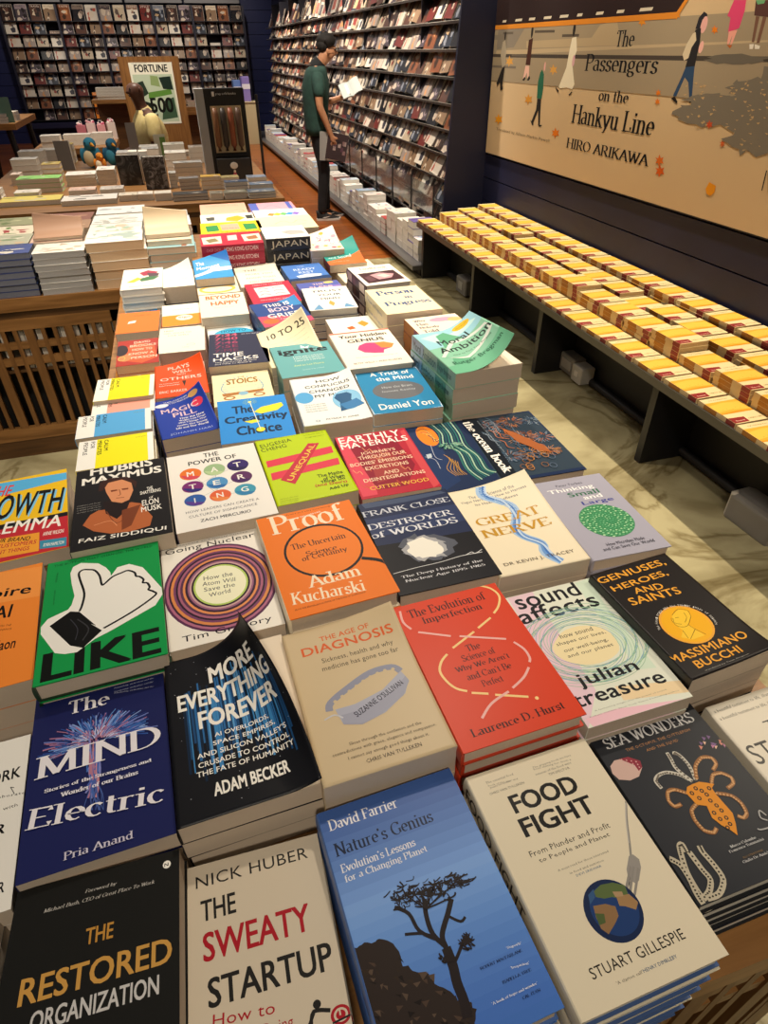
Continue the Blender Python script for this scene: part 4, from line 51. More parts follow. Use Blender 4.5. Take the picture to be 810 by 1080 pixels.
oval|0.0675,1.86,0,0.135,0.14,0.92|eef0ea|E~3fb0d8~75.6,72.8,59.4,50.4,0;T~HOW TO~40,90,113,90,18.2~17406a~b;T~STOP TIME~35,59,119,59,18.2~f6f2e8~b
ring|0.061,2.265,0,0.138,0.19,0.95|f0ead0|E~7fbcd8~69,129.2,60.7,41.8,0;E~f0ead0~69,129.2,52.4,28.5,0;E~eebe58~66.2,49.4,60.7,45.6,0;E~f0ead0~66.2,49.4,49.7,28.5,0;T~the rings of calm~30,42,105,42,11.4~9a9a8a~n
gel|0.057,2.34,0,0.13,0.18,0.978|3a9ad8|P~e8f0f4~0,54,65,108,130,90,130,68,65,76,0,25;T~The~10,137,39,137,23.4~f6f2e8~b;T~Moment~10,104,91,104,23.4~f6f2e8~b;P~1f6ab8~65,180,130,180,130,119
know|0.2125,2.325,0.02,0.155,0.23,0.95|f3ecd8|T~THE~31,184,78,184,16.1~6a6458~n;T~MORE YOU~34,138,130,138,16.1~6a6458~n;T~KNOW THAN~31,92,133,92,16.1~6a6458~n;T~YOU THINK~34,46,124,46,16.1~6a6458~n
blue|0.3775,2.3025,0.03,0.145,0.195,0.958|4f7ec8|T~THE~52,160,81,160,11.7~c8d4f0~n;T~READY~35,117,116,117,25.3~d8e2f4~b;T~REST~46,78,102,78,25.3~d8e2f4~b;P~e0e8f0~29,51,72,70,122,55,116,31,35,27;P~23406e~0,23,145,35,145,0,0,0
purple|0.3975,2.0975,0.02,0.145,0.195,0.95|8b78c4|P~5a66b0~0,195,145,195,145,148,0,117;T~THE~52,160,90,160,17.5~f0c8b0~b;T~SLEEP~35,121,116,121,25.3~f0c0b8~b;T~FALLACY~29,78,128,78,25.3~f0b8c0~b;E~f0d06a~110.2,179.4,17.4,11.7,0
berry|0.4275,1.775,-0.02,0.145,0.19,0.93|f2eee4|P~e8983a~87,133,107,152,122,122,102,99;P~d8602a~46,103,67,114,75,91,55,84;T~SMALL JOYS~29,46,116,46,11.4~9a9488~n
why|0.6225,1.5525,0.03,0.155,0.205,0.985|f3e4cc|T~Why~16,168,53,168,18.5~5a5a64~S;T~Has~16,142,50,142,18.5~5a5a64~S;T~Nobody~16,115,74,115,18.5~5a5a64~S;T~Told~16,88,62,88,18.5~5a5a64~S;T~Me~16,62,46,62,18.5~5a5a64~S;E~e89ab0~102.3,172.2,40.3,16.4,0;E~f0b07a~136.4,164,21.7,14.4,0;T~DR JULIE SMITH~16,12,87,12,9.4~8a8a90~n
lower|0.57,2.305,0.02,0.16,0.27,0.945|f1e8cc|T~THE SILENT HOURS~22,205,134,205,16.2~a09a88~n
plain|-0.066,2.37,0,0.108,0.2,0.955|f4eedc|T~quiet words~22,80,86,80,10~b0a890~n
lyon|-0.0685,2.32,0,0.113,0.22,0.9|33323a|T~Lyre-Bird~23,158,102,158,28.6~b8b8bc~b;P~b8b8bc~56,106,68,123,79,110,70,88;T~a novel of the deep woods~29,44,88,44,10.1~8a8a90~n
sign|-0.065,2.0875,0,0.13,0.205,0.92|f3ecdc|P~f0902a~0,98,130,102,130,0,0,0;E~f4e8d8~67.6,69.7,26,24.6,0;T~Sign~49,62,86,62,20.5~7a5a3a~b;T~LISTEN FOR IT~34,148,99,148,9.4~b0a898~n
smallblue|-0.206,2.19,0,0.112,0.12,0.88|2f8ecc|P~f0a878~87,72,103,84,108,48,94,36;T~Hello~11,48,67,48,14.4~f6f2e8~b
tangerine|-0.198,1.685,0,0.12,0.15,0.9|f0a02c|P~f8ecd0~53,105,62,135,72,105,79,84,62,72,46,84;E~b06a18~9.6,54,1.8,1.8,0;E~b06a18~18.7,45,1.8,1.8,0;E~b06a18~27.8,54,1.8,1.8,0;E~b06a18~37,45,1.8,1.8,0;E~b06a18~46.1,54,1.8,1.8,0;E~b06a18~55.2,45,1.8,1.8,0;E~b06a18~64.3,54,1.8,1.8,0;E~b06a18~73.4,45,1.8,1.8,0;E~b06a18~82.6,54,1.8,1.8,0;E~b06a18~91.7,45,1.8,1.8,0;E~b06a18~100.8,54,1.8,1.8,0;E~b06a18~109.9,45,1.8,1.8,0;T~STAR GAZERS~17,12,103,12,7.5~b06a18~n
ladrt|-0.219,1.5375,-0.02,0.138,0.125,0.935|f0e61c|P~f4f2ea~0,125,33,125,33,0,0,0;P~f4f2ea~127,125,138,125,138,0,127,0;T~CALM~47,118,47,70,7.6~0c0c0c~v3;T~MINUTES~34,118,34,55,7.6~0c0c0c~v3;T~FOR~22,118,22,88,7.6~0c0c0c~v3;T~PEOPLE~10,118,10,62,7.6~0c0c0c~v3;T~small print~105,105,124,105,6.2~8a8a40~n
ladrp|-0.221,1.465,0,0.142,0.11,0.925|f2a894|P~f4f2ea~0,110,34,110,34,0,0,0;P~f4f2ea~131,110,142,110,142,0,131,0;T~CALM~48,103,48,62,7.8~0c0c0c~v3;T~MINUTES~36,103,36,48,7.8~0c0c0c~v3;T~FOR~23,103,23,77,7.8~0c0c0c~v3;T~PEOPLE~10,103,10,55,7.8~0c0c0c~v3;T~small print~108,92,128,92,5.5~8a8a40~n
ladrb|-0.2345,1.3525,0.02,0.157,0.105,0.935|5aace4|P~f4f2ea~0,105,38,105,38,0,0,0;P~f4f2ea~144,105,157,105,157,0,144,0;T~CALM~53,99,53,59,8.6~0c0c0c~v3;T~MINUTES~39,99,39,46,8.6~0c0c0c~v3;T~FOR~25,99,25,74,8.6~0c0c0c~v3;T~PEOPLE~11,99,11,52,8.6~0c0c0c~v3;T~small print~119,88,141,88,5.2~8a8a40~n
ladry|-0.225,1.225,0.03,0.15,0.12,0.935|f2ea18|P~f4f2ea~0,120,36,120,36,0,0,0;P~f4f2ea~138,120,150,120,150,0,138,0;T~CALM~51,113,51,67,8.2~0c0c0c~v3;T~MINUTES~38,113,38,53,8.2~0c0c0c~v3;T~FOR~24,113,24,84,8.2~0c0c0c~v3;T~PEOPLE~10,113,10,60,8.2~0c0c0c~v3;T~small print~114,101,135,101,6~8a8a40~n
peach|0.17,3.22,-0.03,0.21,0.28,1.01|eeb49a|T~THE MIDDLE EAST KITCHEN~25,218,176,218,25.2~d08a6a~n;K~a8603a~2~50,73,84,112,126,95,176,118,193,73,126,45,50,73
foodie|0.1675,2.965,-0.03,0.225,0.21,1.02|f3edd8|P~d8a82a~108,126,158,160,189,105,148,42,104,63;P~4a4a44~22,147,58,155,58,84,27,80;P~3a3a34~189,155,220,160,220,84,194,80
yellow|0.165,2.7475,-0.03,0.24,0.205,1.03|f4cc18|P~f0a890~77,164,149,172,154,62,82,53;P~2e8a4a~19,152,67,156,72,53,24,45;P~2e8a4a~168,152,216,156,221,53,173,45;T~FOOD FOR ALL~82,82,149,82,16.4~c85a30~n;T~RECIPES FOR EVERY NIGHT OF THE WEEK~77,20,230,20,16.4~5a4a10~b
hk|0.146,2.54,-0.03,0.224,0.19,1.035|c01c38|P~e8dcc8~4,133,76,141,76,30,9,27;P~8a7a50~18,95,54,114,67,65,31,46;P~e8dcc8~152,144,220,152,220,42,157,38;P~a86a40~166,106,206,125,211,68,175,61;P~f0c8c8~99,144,134,148,134,68,99,65
pinkblue|0.4,3.25,-0.02,0.21,0.24,1|e8a8b8|P~5a6ac0~0,240,38,240,38,0,0,0;P~5a6ac0~176,240,197,240,197,0,176,0;K~c04a70~2~63,120,105,168,147,96
rainbow|0.405,3.0125,-0.02,0.23,0.215,1.015|f2f0e6|P~e8883a~51,95,69,142,92,120,74,77;P~e8c83a~78,95,97,142,120,120,101,77;P~6ab86a~106,95,124,142,147,120,129,77;P~4a9ad8~133,95,152,142,175,120,156,77;P~8a6ac8~161,95,179,142,202,120,184,77
creamj|0.3885,2.7725,-0.02,0.233,0.245,1.03|f3e8b8|K~d88a3a~2~70,98,107,147,140,103,172,152,205,122;K~c8a04a~2~47,74,116,49,196,83
japan|0.348,2.54,-0.02,0.164,0.19,1.044|f0efea|P~b8b8b4~66,95,98,122,148,106,157,57,98,42;K~5a5a5a~1.4~82,76,108,99,148,80
story|0.6275,0.2475,0.02,0.165,0.235,0.9|ded6c4|T~a beautiful testament to life, illuminating and beautiful~7,223,148,223,5.9~5a564e~n;T~a beautiful testament to life, illuminating and beautiful~7,212,148,212,5.9~5a564e~n;T~THE~56,183,109,183,12.9~4a4844~n;T~STORY OF~7,148,158,148,25.9~4a4844~n;T~HEART~13,108,152,108,25.9~4a4844~n;P~e0782c~50,80,76,99,99,80,86,47,59,47;P~4a3f86~10,61,40,75,63,47,50,9,16,19
darkone|-0.3385,0.245,0,0.083,0.23,0.93|1a1b20|T~N~17,138,66,138,27.6~9a9a98~b
'''
BANNER = r'''P~a3937a~0,500,5080,500,5080,830,0,830;P~8c8274~58,835,520,836,352,712,52,700;P~c0ab8a~54,693,2824,729,2827,722,49,664;P~b9a483~545,747,1403,756,1474,813,1639,837,1727,717,557,707;P~4a423c~0,652,5080,652,5080,672,0,672;P~7a7064~0,585,420,585,420,600,0,600;P~8a7f70~0,760,240,760,240,790,0,790;K~5c5248~14~658,798,939,795;K~5c5248~14~1044,770,1253,769;K~6a6054~14~150,798,322,797;K~6a6054~12~329,665,569,664;P~bdb09a~155,745,197,757,231,693,229,603,184,586,137,667;P~2c2826~184,586,231,592,214,482,230,449,185,443,165,494,125,466,104,486;E~2c2826~190,782,12,26,0;P~4a2a22~583,753,643,764,642,693,644,609,571,610,581,681;E~2c2826~620,799,16,36,0;P~e8b8a8~573,605,631,606,642,547,623,532,604,565,575,526,554,530;P~2c2826~543,519,577,540,594,531,578,515;P~2c2826~617,519,648,550,666,533,650,520;P~2c6a52~829,588,864,562,877,481,871,420,801,421,789,514,807,569;E~e0a8a0~862,605,12,26,0;P~2c2826~808,419,865,419,878,333,892,267,867,265,842,349,788,268,754,272,809,353;P~2c2826~737,287,797,263,780,253;P~2c2826~861,265,929,268,890,252;P~ece2c8~1175,757,1225,762,1254,693,1219,628,1282,519,1265,492,1188,498,1108,490,1088,499,1153,605,1163,693;E~2c2826~1186,798,16,34,0;E~d8a8b0~1230,641,16,30,0;P~2c2826~1043,497,1095,478,1093,466,1060,481;P~2c2826~1228,460,1263,482,1271,474,1240,456;P~f0a01c~191,289,221,265,265,277,248,253,276,235,220,236,194,211,181,234,134,227,161,249,125,264,174,262;P~e07a20~1116,270,1140,250,1171,260,1161,239,1183,224,1142,225,1125,204,1113,223,1080,217,1097,236,1070,249,1106,247;P~d8963a~665,442,691,421,728,430,714,409,739,393,692,395,672,374,659,394,620,389,642,408,611,422,652,419;P~d8a050~975,620,999,600,1031,607,1020,589,1042,573,1001,577,983,558,972,576,938,573,956,590,928,603,965,599;P~d8a050~294,663,321,640,362,648,346,627,372,610,321,614,297,593,285,614,241,611,266,629,233,644,278,639;P~e08a2a~1874,844,1892,827,1913,832,1907,818,1924,805,1896,809,1886,795,1877,810,1854,809,1865,821,1845,832,1870,828;T~The~1667,710,1847,710,75~14161c~s;T~Passengers~1379,572,2103,572,105~14161c~s;T~on the~1585,448,1896,448,58~14161c~s;T~Hankyu Line~1311,287,2184,287,127~14161c~s;T~HIRO ARIKAWA~1291,168,2202,168,58~14161c~s;T~Translated by Allison Markin Powell~176,169,1057,169,24~6a5c4a~n;P~2a2830~2332,777,2339,820,2366,842,2393,832,2401,809,2367,813,2364,776;E~e8b0a8~2388,792,22,32,0;P~28262a~2334,774,2372,780,2390,719,2389,684,2392,630,2323,624,2327,670,2335,712;P~d8c8aa~2321,760,2340,765,2358,733,2336,705,2330,663,2301,652,2279,677,2293,719;E~f0b8ac~2405,706,16,24,0;P~2f4a6c~2326,626,2391,631,2404,579,2426,504,2407,499,2373,564,2337,584,2304,502,2277,504,2311,584;P~1e1a1a~2268,492,2289,503,2324,481,2319,472;P~1e1a1a~2406,495,2454,505,2466,496,2418,479;P~e04a78~2550,876,2627,872,2635,835,2629,774,2565,759,2556,813,2532,821;P~f0a898~2568,763,2621,769,2611,717,2599,714,2597,749,2591,717,2578,716;P~b8602a~2577,714,2613,713,2605,700;P~5a3c38~2686,869,2773,865,2801,806,2700,816;P~7a5848~2712,813,2734,811,2744,722,2729,723;P~7a5848~2754,810,2776,808,2777,719,2759,719;P~ece4d8~2719,715,2746,716,2747,698,2728,698;P~ece4d8~2751,715,2785,709,2786,698,2759,698;P~6fae7a~2686,869,2742,866,2738,855,2703,853;P~6e675c~2824,661,2833,655,2838,654,2764,644,2744,646,2714,642,2647,641,2591,645,2541,641,2509,646,2463,653,2441,657,2504,661,2463,667,2519,675,2572,679,2637,680,2687,682,2759,672,2760,671,2859,670,2854,665;P~7d7568~2898,562,2889,551,2896,538,2883,528,2862,518,2816,530,2786,511,2739,521,2707,531,2672,532,2688,546,2637,552,2693,566,2682,569,2702,587,2713,579,2755,582,2789,589,2824,600,2844,594,2863,575,2896,569;P~7d7568~2681,506,2714,501,2659,486,2658,478,2646,480,2591,473,2545,469,2499,468,2430,471,2432,475,2427,486,2341,488,2391,497,2419,509,2471,519,2476,515,2520,525,2570,526,2616,531,2622,518,2689,525,2678,513;P~7d7568~2673,450,2652,436,2643,419,2615,410,2599,412,2556,384,2505,395,2442,394,2434,395,2355,406,2367,416,2300,425,2301,437,2365,461,2354,467,2434,470,2465,478,2508,499,2544,481,2612,486,2653,472,2620,458;P~7d7568~2992,477,2943,458,2936,443,2942,438,2855,398,2834,388,2769,384,2672,408,2625,394,2575,414,2586,434,2579,451,2532,464,2531,473,2561,504,2619,524,2697,522,2752,531,2809,514,2886,516,2903,512,2957,490;P~7d7568~3023,381,3045,364,3022,355,3021,327,2976,311,2955,302,2888,325,2855,295,2837,322,2794,325,2754,338,2703,351,2775,372,2779,384,2732,413,2820,420,2850,420,2885,435,2938,424,2957,416,2978,411,3049,399;P~7d7568~3059,506,3093,471,3116,447,3110,408,3067,400,3052,363,3017,360,2962,400,2932,387,2918,430,2869,450,2800,492,2790,535,2842,563,2848,611,2842,638,2881,635,2927,628,2950,620,2989,577,3063,555,3043,532;P~c9a878~2865,544,2875,542,2871,536;P~c9a878~2842,357,2867,358,2859,355;P~c9a878~2849,451,2869,455,2868,444;P~c9a878~2410,480,2434,478,2418,475;P~c9a878~2569,400,2594,402,2580,394;P~c9a878~2604,462,2615,462,2627,458;P~c9a878~2794,546,2815,545,2810,541;P~c9a878~2711,403,2736,406,2717,395;P~c9a878~2927,455,2943,454,2932,450;P~c9a878~2534,406,2549,409,2554,398;P~c9a878~2719,513,2731,516,2731,508;P~c9a878~2487,473,2505,471,2495,463;P~c9a878~2703,415,2722,414,2723,410;P~c9a878~2881,484,2903,482,2892,480;P~c9a878~2859,322,2882,326,2865,317;P~c9a878~2947,348,2960,347,2955,343;P~c9a878~2775,566,2786,564,2783,561;P~c9a878~2770,398,2779,399,2782,392;P~c9a878~2540,407,2569,409,2555,404;P~c9a878~2591,386,2605,384,2613,384;P~c9a878~2921,494,2942,493,2929,487;P~c9a878~2828,364,2842,363,2850,359;P~c9a878~2672,555,2690,556,2690,548;P~c9a878~2698,536,2719,536,2706,528;P~c9a878~2740,555,2764,557,2750,547;P~c9a878~2764,433,2784,434,2772,429;P~c9a878~2847,442,2867,444,2854,437;P~c9a878~2844,580,2860,582,2861,576;P~c9a878~2592,466,2613,465,2603,458;P~c9a878~2437,498,2448,501,2458,491;P~c9a878~2472,524,2492,523,2494,517;P~c9a878~2708,547,2723,549,2721,541;P~c9a878~2491,507,2516,511,2513,499;P~c9a878~2926,492,2943,492,2941,484;P~c9a878~2779,507,2803,508,2794,500;P~c9a878~2791,453,2809,454,2798,447;P~c9a878~2418,425,2442,426,2436,416;P~c9a878~2866,556,2887,556,2869,551;P~c9a878~2488,559,2510,556,2499,550;P~c9a878~2762,552,2786,552,2784,546;P~c9a878~2813,496,2837,494,2832,491;P~c9a878~2840,458,2850,461,2844,454;P~c9a878~2498,431,2522,432,2511,424;P~c9a878~2583,447,2607,449,2591,438;P~c9a878~2806,489,2821,489,2819,485;P~c9a878~2356,513,2383,516,2370,509;P~c9a878~2485,531,2503,533,2488,526;P~c9a878~2502,434,2512,437,2514,428;P~c9a878~2757,575,2772,576,2761,566;P~c9a878~2481,553,2500,556,2498,548;P~c9a878~2416,564,2440,566,2437,558;P~c9a878~2907,513,2919,515,2925,507;P~c9a878~2558,556,2583,553,2573,553;P~c9a878~2359,550,2372,553,2364,542;P~c9a878~2878,539,2902,540,2897,531;P~c9a878~2877,584,2891,583,2896,581;P~c9a878~2454,462,2472,461,2477,459;P~c9a878~2864,389,2887,390,2884,385;P~c9a878~2617,519,2642,520,2625,515;P~c9a878~2837,423,2857,425,2848,420;P~c9a878~2757,583,2775,581,2772,580;P~c9a878~2831,343,2855,345,2852,337;P~c9a878~2588,476,2599,477,2610,473;P~c9a878~2690,556,2701,555,2697,553;P~c9a878~2512,386,2533,391,2522,377;P~c9a878~2544,414,2563,413,2561,407;P~c9a878~2681,534,2693,537,2700,531;P~c9a878~2445,438,2462,436,2463,431;P~c9a878~2893,351,2908,351,2903,348;P~c9a878~2895,431,2916,434,2908,426;P~c9a878~2773,569,2788,569,2777,562;P~c9a878~2821,474,2841,474,2828,469;P~c9a878~2943,506,2956,509,2949,502;P~c9a878~2961,399,2984,397,2976,392;P~c9a878~2712,469,2739,467,2734,464;P~c9a878~2839,480,2866,478,2849,472;P~c9a878~2460,552,2484,554,2475,545;P~c9a878~2561,455,2578,454,2580,451;P~e8811c~2463,789,2475,777,2488,781,2485,771,2497,761,2479,764,2474,754,2467,764,2453,763,2458,772,2445,781,2461,778;P~e0902a~1878,832,1889,821,1903,824,1899,815,1910,806,1892,809,1885,800,1879,810,1864,809,1871,817,1858,824,1874,822;P~e0902a~2162,854,2176,842,2190,845,2187,834,2199,824,2179,828,2172,817,2165,828,2149,827,2156,837,2141,846,2159,842;P~e07a20~2145,528,2156,517,2169,521,2166,511,2176,503,2159,505,2154,494,2147,504,2133,502,2139,511,2127,518,2142,516;P~e07a20~2153,489,2165,478,2177,483,2174,472,2185,464,2167,466,2162,455,2156,465,2142,463,2148,472,2135,479,2150,477;P~d86a20~2275,238,2294,221,2314,230,2310,212,2327,199,2299,200,2291,181,2280,197,2258,192,2267,209,2246,220,2271,218;P~d8601c~2297,193,2318,174,2339,184,2335,164,2353,150,2323,151,2314,130,2302,148,2279,142,2289,161,2266,172,2293,171;P~c8502a~2591,421,2604,409,2617,414,2615,402,2626,393,2608,394,2604,382,2596,393,2582,391,2587,402,2574,409,2590,408;P~c8602a~2714,347,2724,338,2734,342,2732,333,2741,325,2728,326,2724,317,2718,325,2708,323,2712,332,2701,338,2713,337;P~e8961c~2692,133,2705,165,2756,156,2759,127,2736,107,2707,113;K~222~6~3047,180,3038,260;T~V~3047,179,3124,179,79~222~n;P~2b1d1e~-10,846,2170,846,2290,1000,2290,1710,-10,1710;P~dd8a2c~-10,822,2170,822,2290,960,2290,985,2160,848,-10,848;P~c98a34~2330,905,5080,905,5080,945,2330,945;P~3a2a28~2330,945,5080,945,5080,1710,2330,1710;P~4b4a48~60,1060,560,1060,560,1500,60,1500;P~4b4a48~700,1060,1250,1060,1250,1500,700,1500;P~4b4a48~1400,1060,1950,1060,1950,1500,1400,1500;P~d8cdb8~120,862,183,862,191,876,128,876;P~d8cdb8~335,862,441,862,449,876,343,876;P~d8cdb8~550,862,638,862,646,876,558,876;P~d8cdb8~765,862,867,862,875,876,773,876;P~d8cdb8~980,862,1086,862,1094,876,988,876;P~d8cdb8~1195,862,1254,862,1262,876,1203,876;P~d8cdb8~1410,862,1486,862,1494,876,1418,876;P~d8cdb8~1625,862,1694,862,1702,876,1633,876;P~d8cdb8~1840,862,1952,862,1960,876,1848,876'''
import bpy, bmesh, math, random
from math import sin, cos, pi, radians as R
from mathutils import Vector, Matrix
rnd = random.Random(7)
LB, L1, L2, L3, L4, L5, L6, L7, L8, LA1, LA2, EXPO = 145, 172, 92, 160, 95, 270, 50, 215, 200, 17, 70, 0.36

C = bpy.context.scene.collection
# ------------------------------------------------------------------ materials
MATS = {}
def lin(c): return c/12.92 if c <= .04045 else ((c+.055)/1.055)**2.4
def rgb(h):
    h = h if len(h) == 6 else ''.join(c*2 for c in h)
    return tuple(lin(int(h[i:i+2], 16)/255) for i in (0, 2, 4))+(1,)
def mat(h, rough=.45, metal=0, name=None, emit=0, trans=0, spec=.5, coat=0):
    k = (h, rough, metal, emit, trans, spec, coat)
    if k in MATS: return MATS[k]
    m = bpy.data.materials.new(name or 'colour_'+h); m.use_nodes = True
    b = m.node_tree.nodes['Principled BSDF']
    b.inputs['Base Color'].default_value = rgb(h); b.inputs['Roughness'].default_value = rough
    b.inputs['Metallic'].default_value = metal; b.inputs['Specular IOR Level'].default_value = spec
    if trans: b.inputs['Transmission Weight'].default_value = trans
    if coat: b.inputs['Coat Weight'].default_value = coat; b.inputs['Coat Roughness'].default_value = .25
    if emit: b.inputs['Emission Color'].default_value = rgb(h); b.inputs['Emission Strength'].default_value = emit
    MATS[k] = m; return m
def procmat(name, c1, c2, rough=.5, kind='noise', scale=(1, 1, 1), ns=5, detail=6, bump=0, ramp=(.35, .65), dist=0, c3=None, coord='Object', spec=.5):
    m = bpy.data.materials.new(name); m.use_nodes = True; nt = m.node_tree; N = nt.nodes; b = N['Principled BSDF']
    tc = N.new('ShaderNodeTexCoord'); mp = N.new('ShaderNodeMapping'); mp.inputs['Scale'].default_value = scale
    nt.links.new(tc.outputs[coord], mp.inputs[0])
    if kind == 'noise':
        t = N.new('ShaderNodeTexNoise'); t.inputs['Scale'].default_value = ns; t.inputs['Detail'].default_value = detail; t.inputs['Distortion'].default_value = dist; o = t.outputs[0]
    elif kind == 'wave':
        t = N.new('ShaderNodeTexWave'); t.inputs['Scale'].default_value = ns; t.inputs['Distortion'].default_value = dist; t.inputs['Detail'].default_value = detail; t.bands_direction = 'Z'; o = t.outputs[1]
    elif kind == 'brick':
        t = N.new('ShaderNodeTexBrick'); t.inputs['Scale'].default_value = ns; t.inputs['Mortar Size'].default_value = .006
        t.inputs['Brick Width'].default_value = 1.4; t.inputs['Row Height'].default_value = .16
        t.inputs['Color1'].default_value = rgb(c1); t.inputs['Color2'].default_value = rgb(c2); t.inputs['Mortar'].default_value = rgb(c3); o = None
    nt.links.new(mp.outputs[0], t.inputs['Vector'])
    if o is not None:
        r = N.new('ShaderNodeValToRGB'); r.color_ramp.elements[0].position = ramp[0]; r.color_ramp.elements[1].position = ramp[1]
        r.color_ramp.elements[0].color = rgb(c1); r.color_ramp.elements[1].color = rgb(c2)
        if c3: e = r.color_ramp.elements.new((ramp[0]+ramp[1])/2); e.color = rgb(c3)
        nt.links.new(o, r.inputs[0]); nt.links.new(r.outputs[0], b.inputs['Base Color'])
    else:
        t2 = N.new('ShaderNodeTexNoise'); t2.inputs['Scale'].default_value = 6; t2.inputs['Detail'].default_value = 8
        mp2 = N.new('ShaderNodeMapping'); mp2.inputs['Scale'].default_value = (8, .6, 1); nt.links.new(tc.outputs[coord], mp2.inputs[0]); nt.links.new(mp2.outputs[0], t2.inputs['Vector'])
        mx = N.new('ShaderNodeMix'); mx.data_type = 'RGBA'; mx.blend_type = 'MULTIPLY'; mx.inputs[0].default_value = .5
        nt.links.new(t.outputs[0], mx.inputs[6]); nt.links.new(t2.outputs[1], mx.inputs[7]); nt.links.new(mx.outputs[2], b.inputs['Base Color'])
    b.inputs['Roughness'].default_value = rough; b.inputs['Specular IOR Level'].default_value = spec
    if bump and o is not None:
        bp = N.new('ShaderNodeBump'); bp.inputs['Strength'].default_value = bump; bp.inputs['Distance'].default_value = .01
        nt.links.new(o, bp.inputs['Height']); nt.links.new(bp.outputs[0], b.inputs['Normal'])
    return m
PAGE = procmat('paper_pages', 'b8a690', 'dccdb9', .85, 'wave', (1, 1, 1), 260, 2, .15, (.2, .9), 1.2)
PAGEW = procmat('white_paper_pages', 'c9c2b4', 'efe9dc', .85, 'wave', (1, 1, 1), 260, 2, .15, (.2, .9), 1.2)
PAGEG = procmat('grey_paper_pages', 'a8a49e', 'd0ccc4', .85, 'wave', (1, 1, 1), 260, 2, .15, (.2, .9), 1.2)
WOOD = procmat('oak_wood', '7a5228', 'a87844', .42, 'noise', (1.2, 14, 14), 3, 8, .05, (.3, .7), .6)
WOODV = procmat('oak_wood_upright', '6b4520', '8f6334', .45, 'noise', (14, 14, 1.2), 3, 8, .05, (.3, .7), .6)
WOODD = procmat('dark_wood_edge', '4a3018', '6b4826', .45, 'noise', (1.2, 14, 14), 3, 8, .05, (.3, .7), .6)
FLOORW = procmat('wood_planks', 'b5662a', '97501e', .32, 'brick', (1, 1, 1), 1, c3='4a2408')
def marble():
    m = procmat('cream_marble', '8f8462', 'b4aa84', .22, 'noise', (1, 1, 1), 1.6, 12, 0, (.36, .60), 2.2); nt = m.node_tree; N = nt.nodes; b = N['Principled BSDF']
    tc = N['Texture Coordinate']; v = N.new('ShaderNodeTexNoise'); v.inputs['Scale'].default_value = 1.1; v.inputs['Detail'].default_value = 9; v.inputs['Distortion'].default_value = 1.8; nt.links.new(tc.outputs['Object'], v.inputs['Vector'])
    q = N.new('ShaderNodeValToRGB'); e = q.color_ramp.elements; e[0].position = .47; e[0].color = (1, 1, 1, 1); e[1].position = .53; e[1].color = (1, 1, 1, 1); x = e.new(.5); x.color = (.42, .36, .26, 1); nt.links.new(v.outputs[0], q.inputs[0])
    mx = N.new('ShaderNodeMix'); mx.data_type = 'RGBA'; mx.blend_type = 'MULTIPLY'; mx.inputs[0].default_value = .75; old = b.inputs['Base Color'].links[0].from_socket; nt.links.new(old, mx.inputs[6]); nt.links.new(q.outputs[0], mx.inputs[7]); nt.links.new(mx.outputs[2], b.inputs['Base Color']); return m
MARB = marble() if True else procmat('cream_marble', 'a89a74', 'd8cda6', .25, 'noise', (1, 1, 1), 2.2, 12, 0, (.36, .60), 2.6, c3='c3b68e')
DARK = mat('17171a', .5, name='black_paint'); NAVY = procmat('navy_painted_planks', '171a38', '1c2042', .5, 'noise', (1, 1, 1), 3, 4, .02)
NAVYD = mat('0e1022', .7, name='groove_shadow_paint')
GREYM = mat('6d6a66', .45, .4, 'brushed_metal_edge'); LEDGE = mat('5f5e60', .35, .2, 'grey_laminate')
ACR = mat('dfe8ea', .08, 0, 'clear_acrylic', trans=.95, spec=.5)
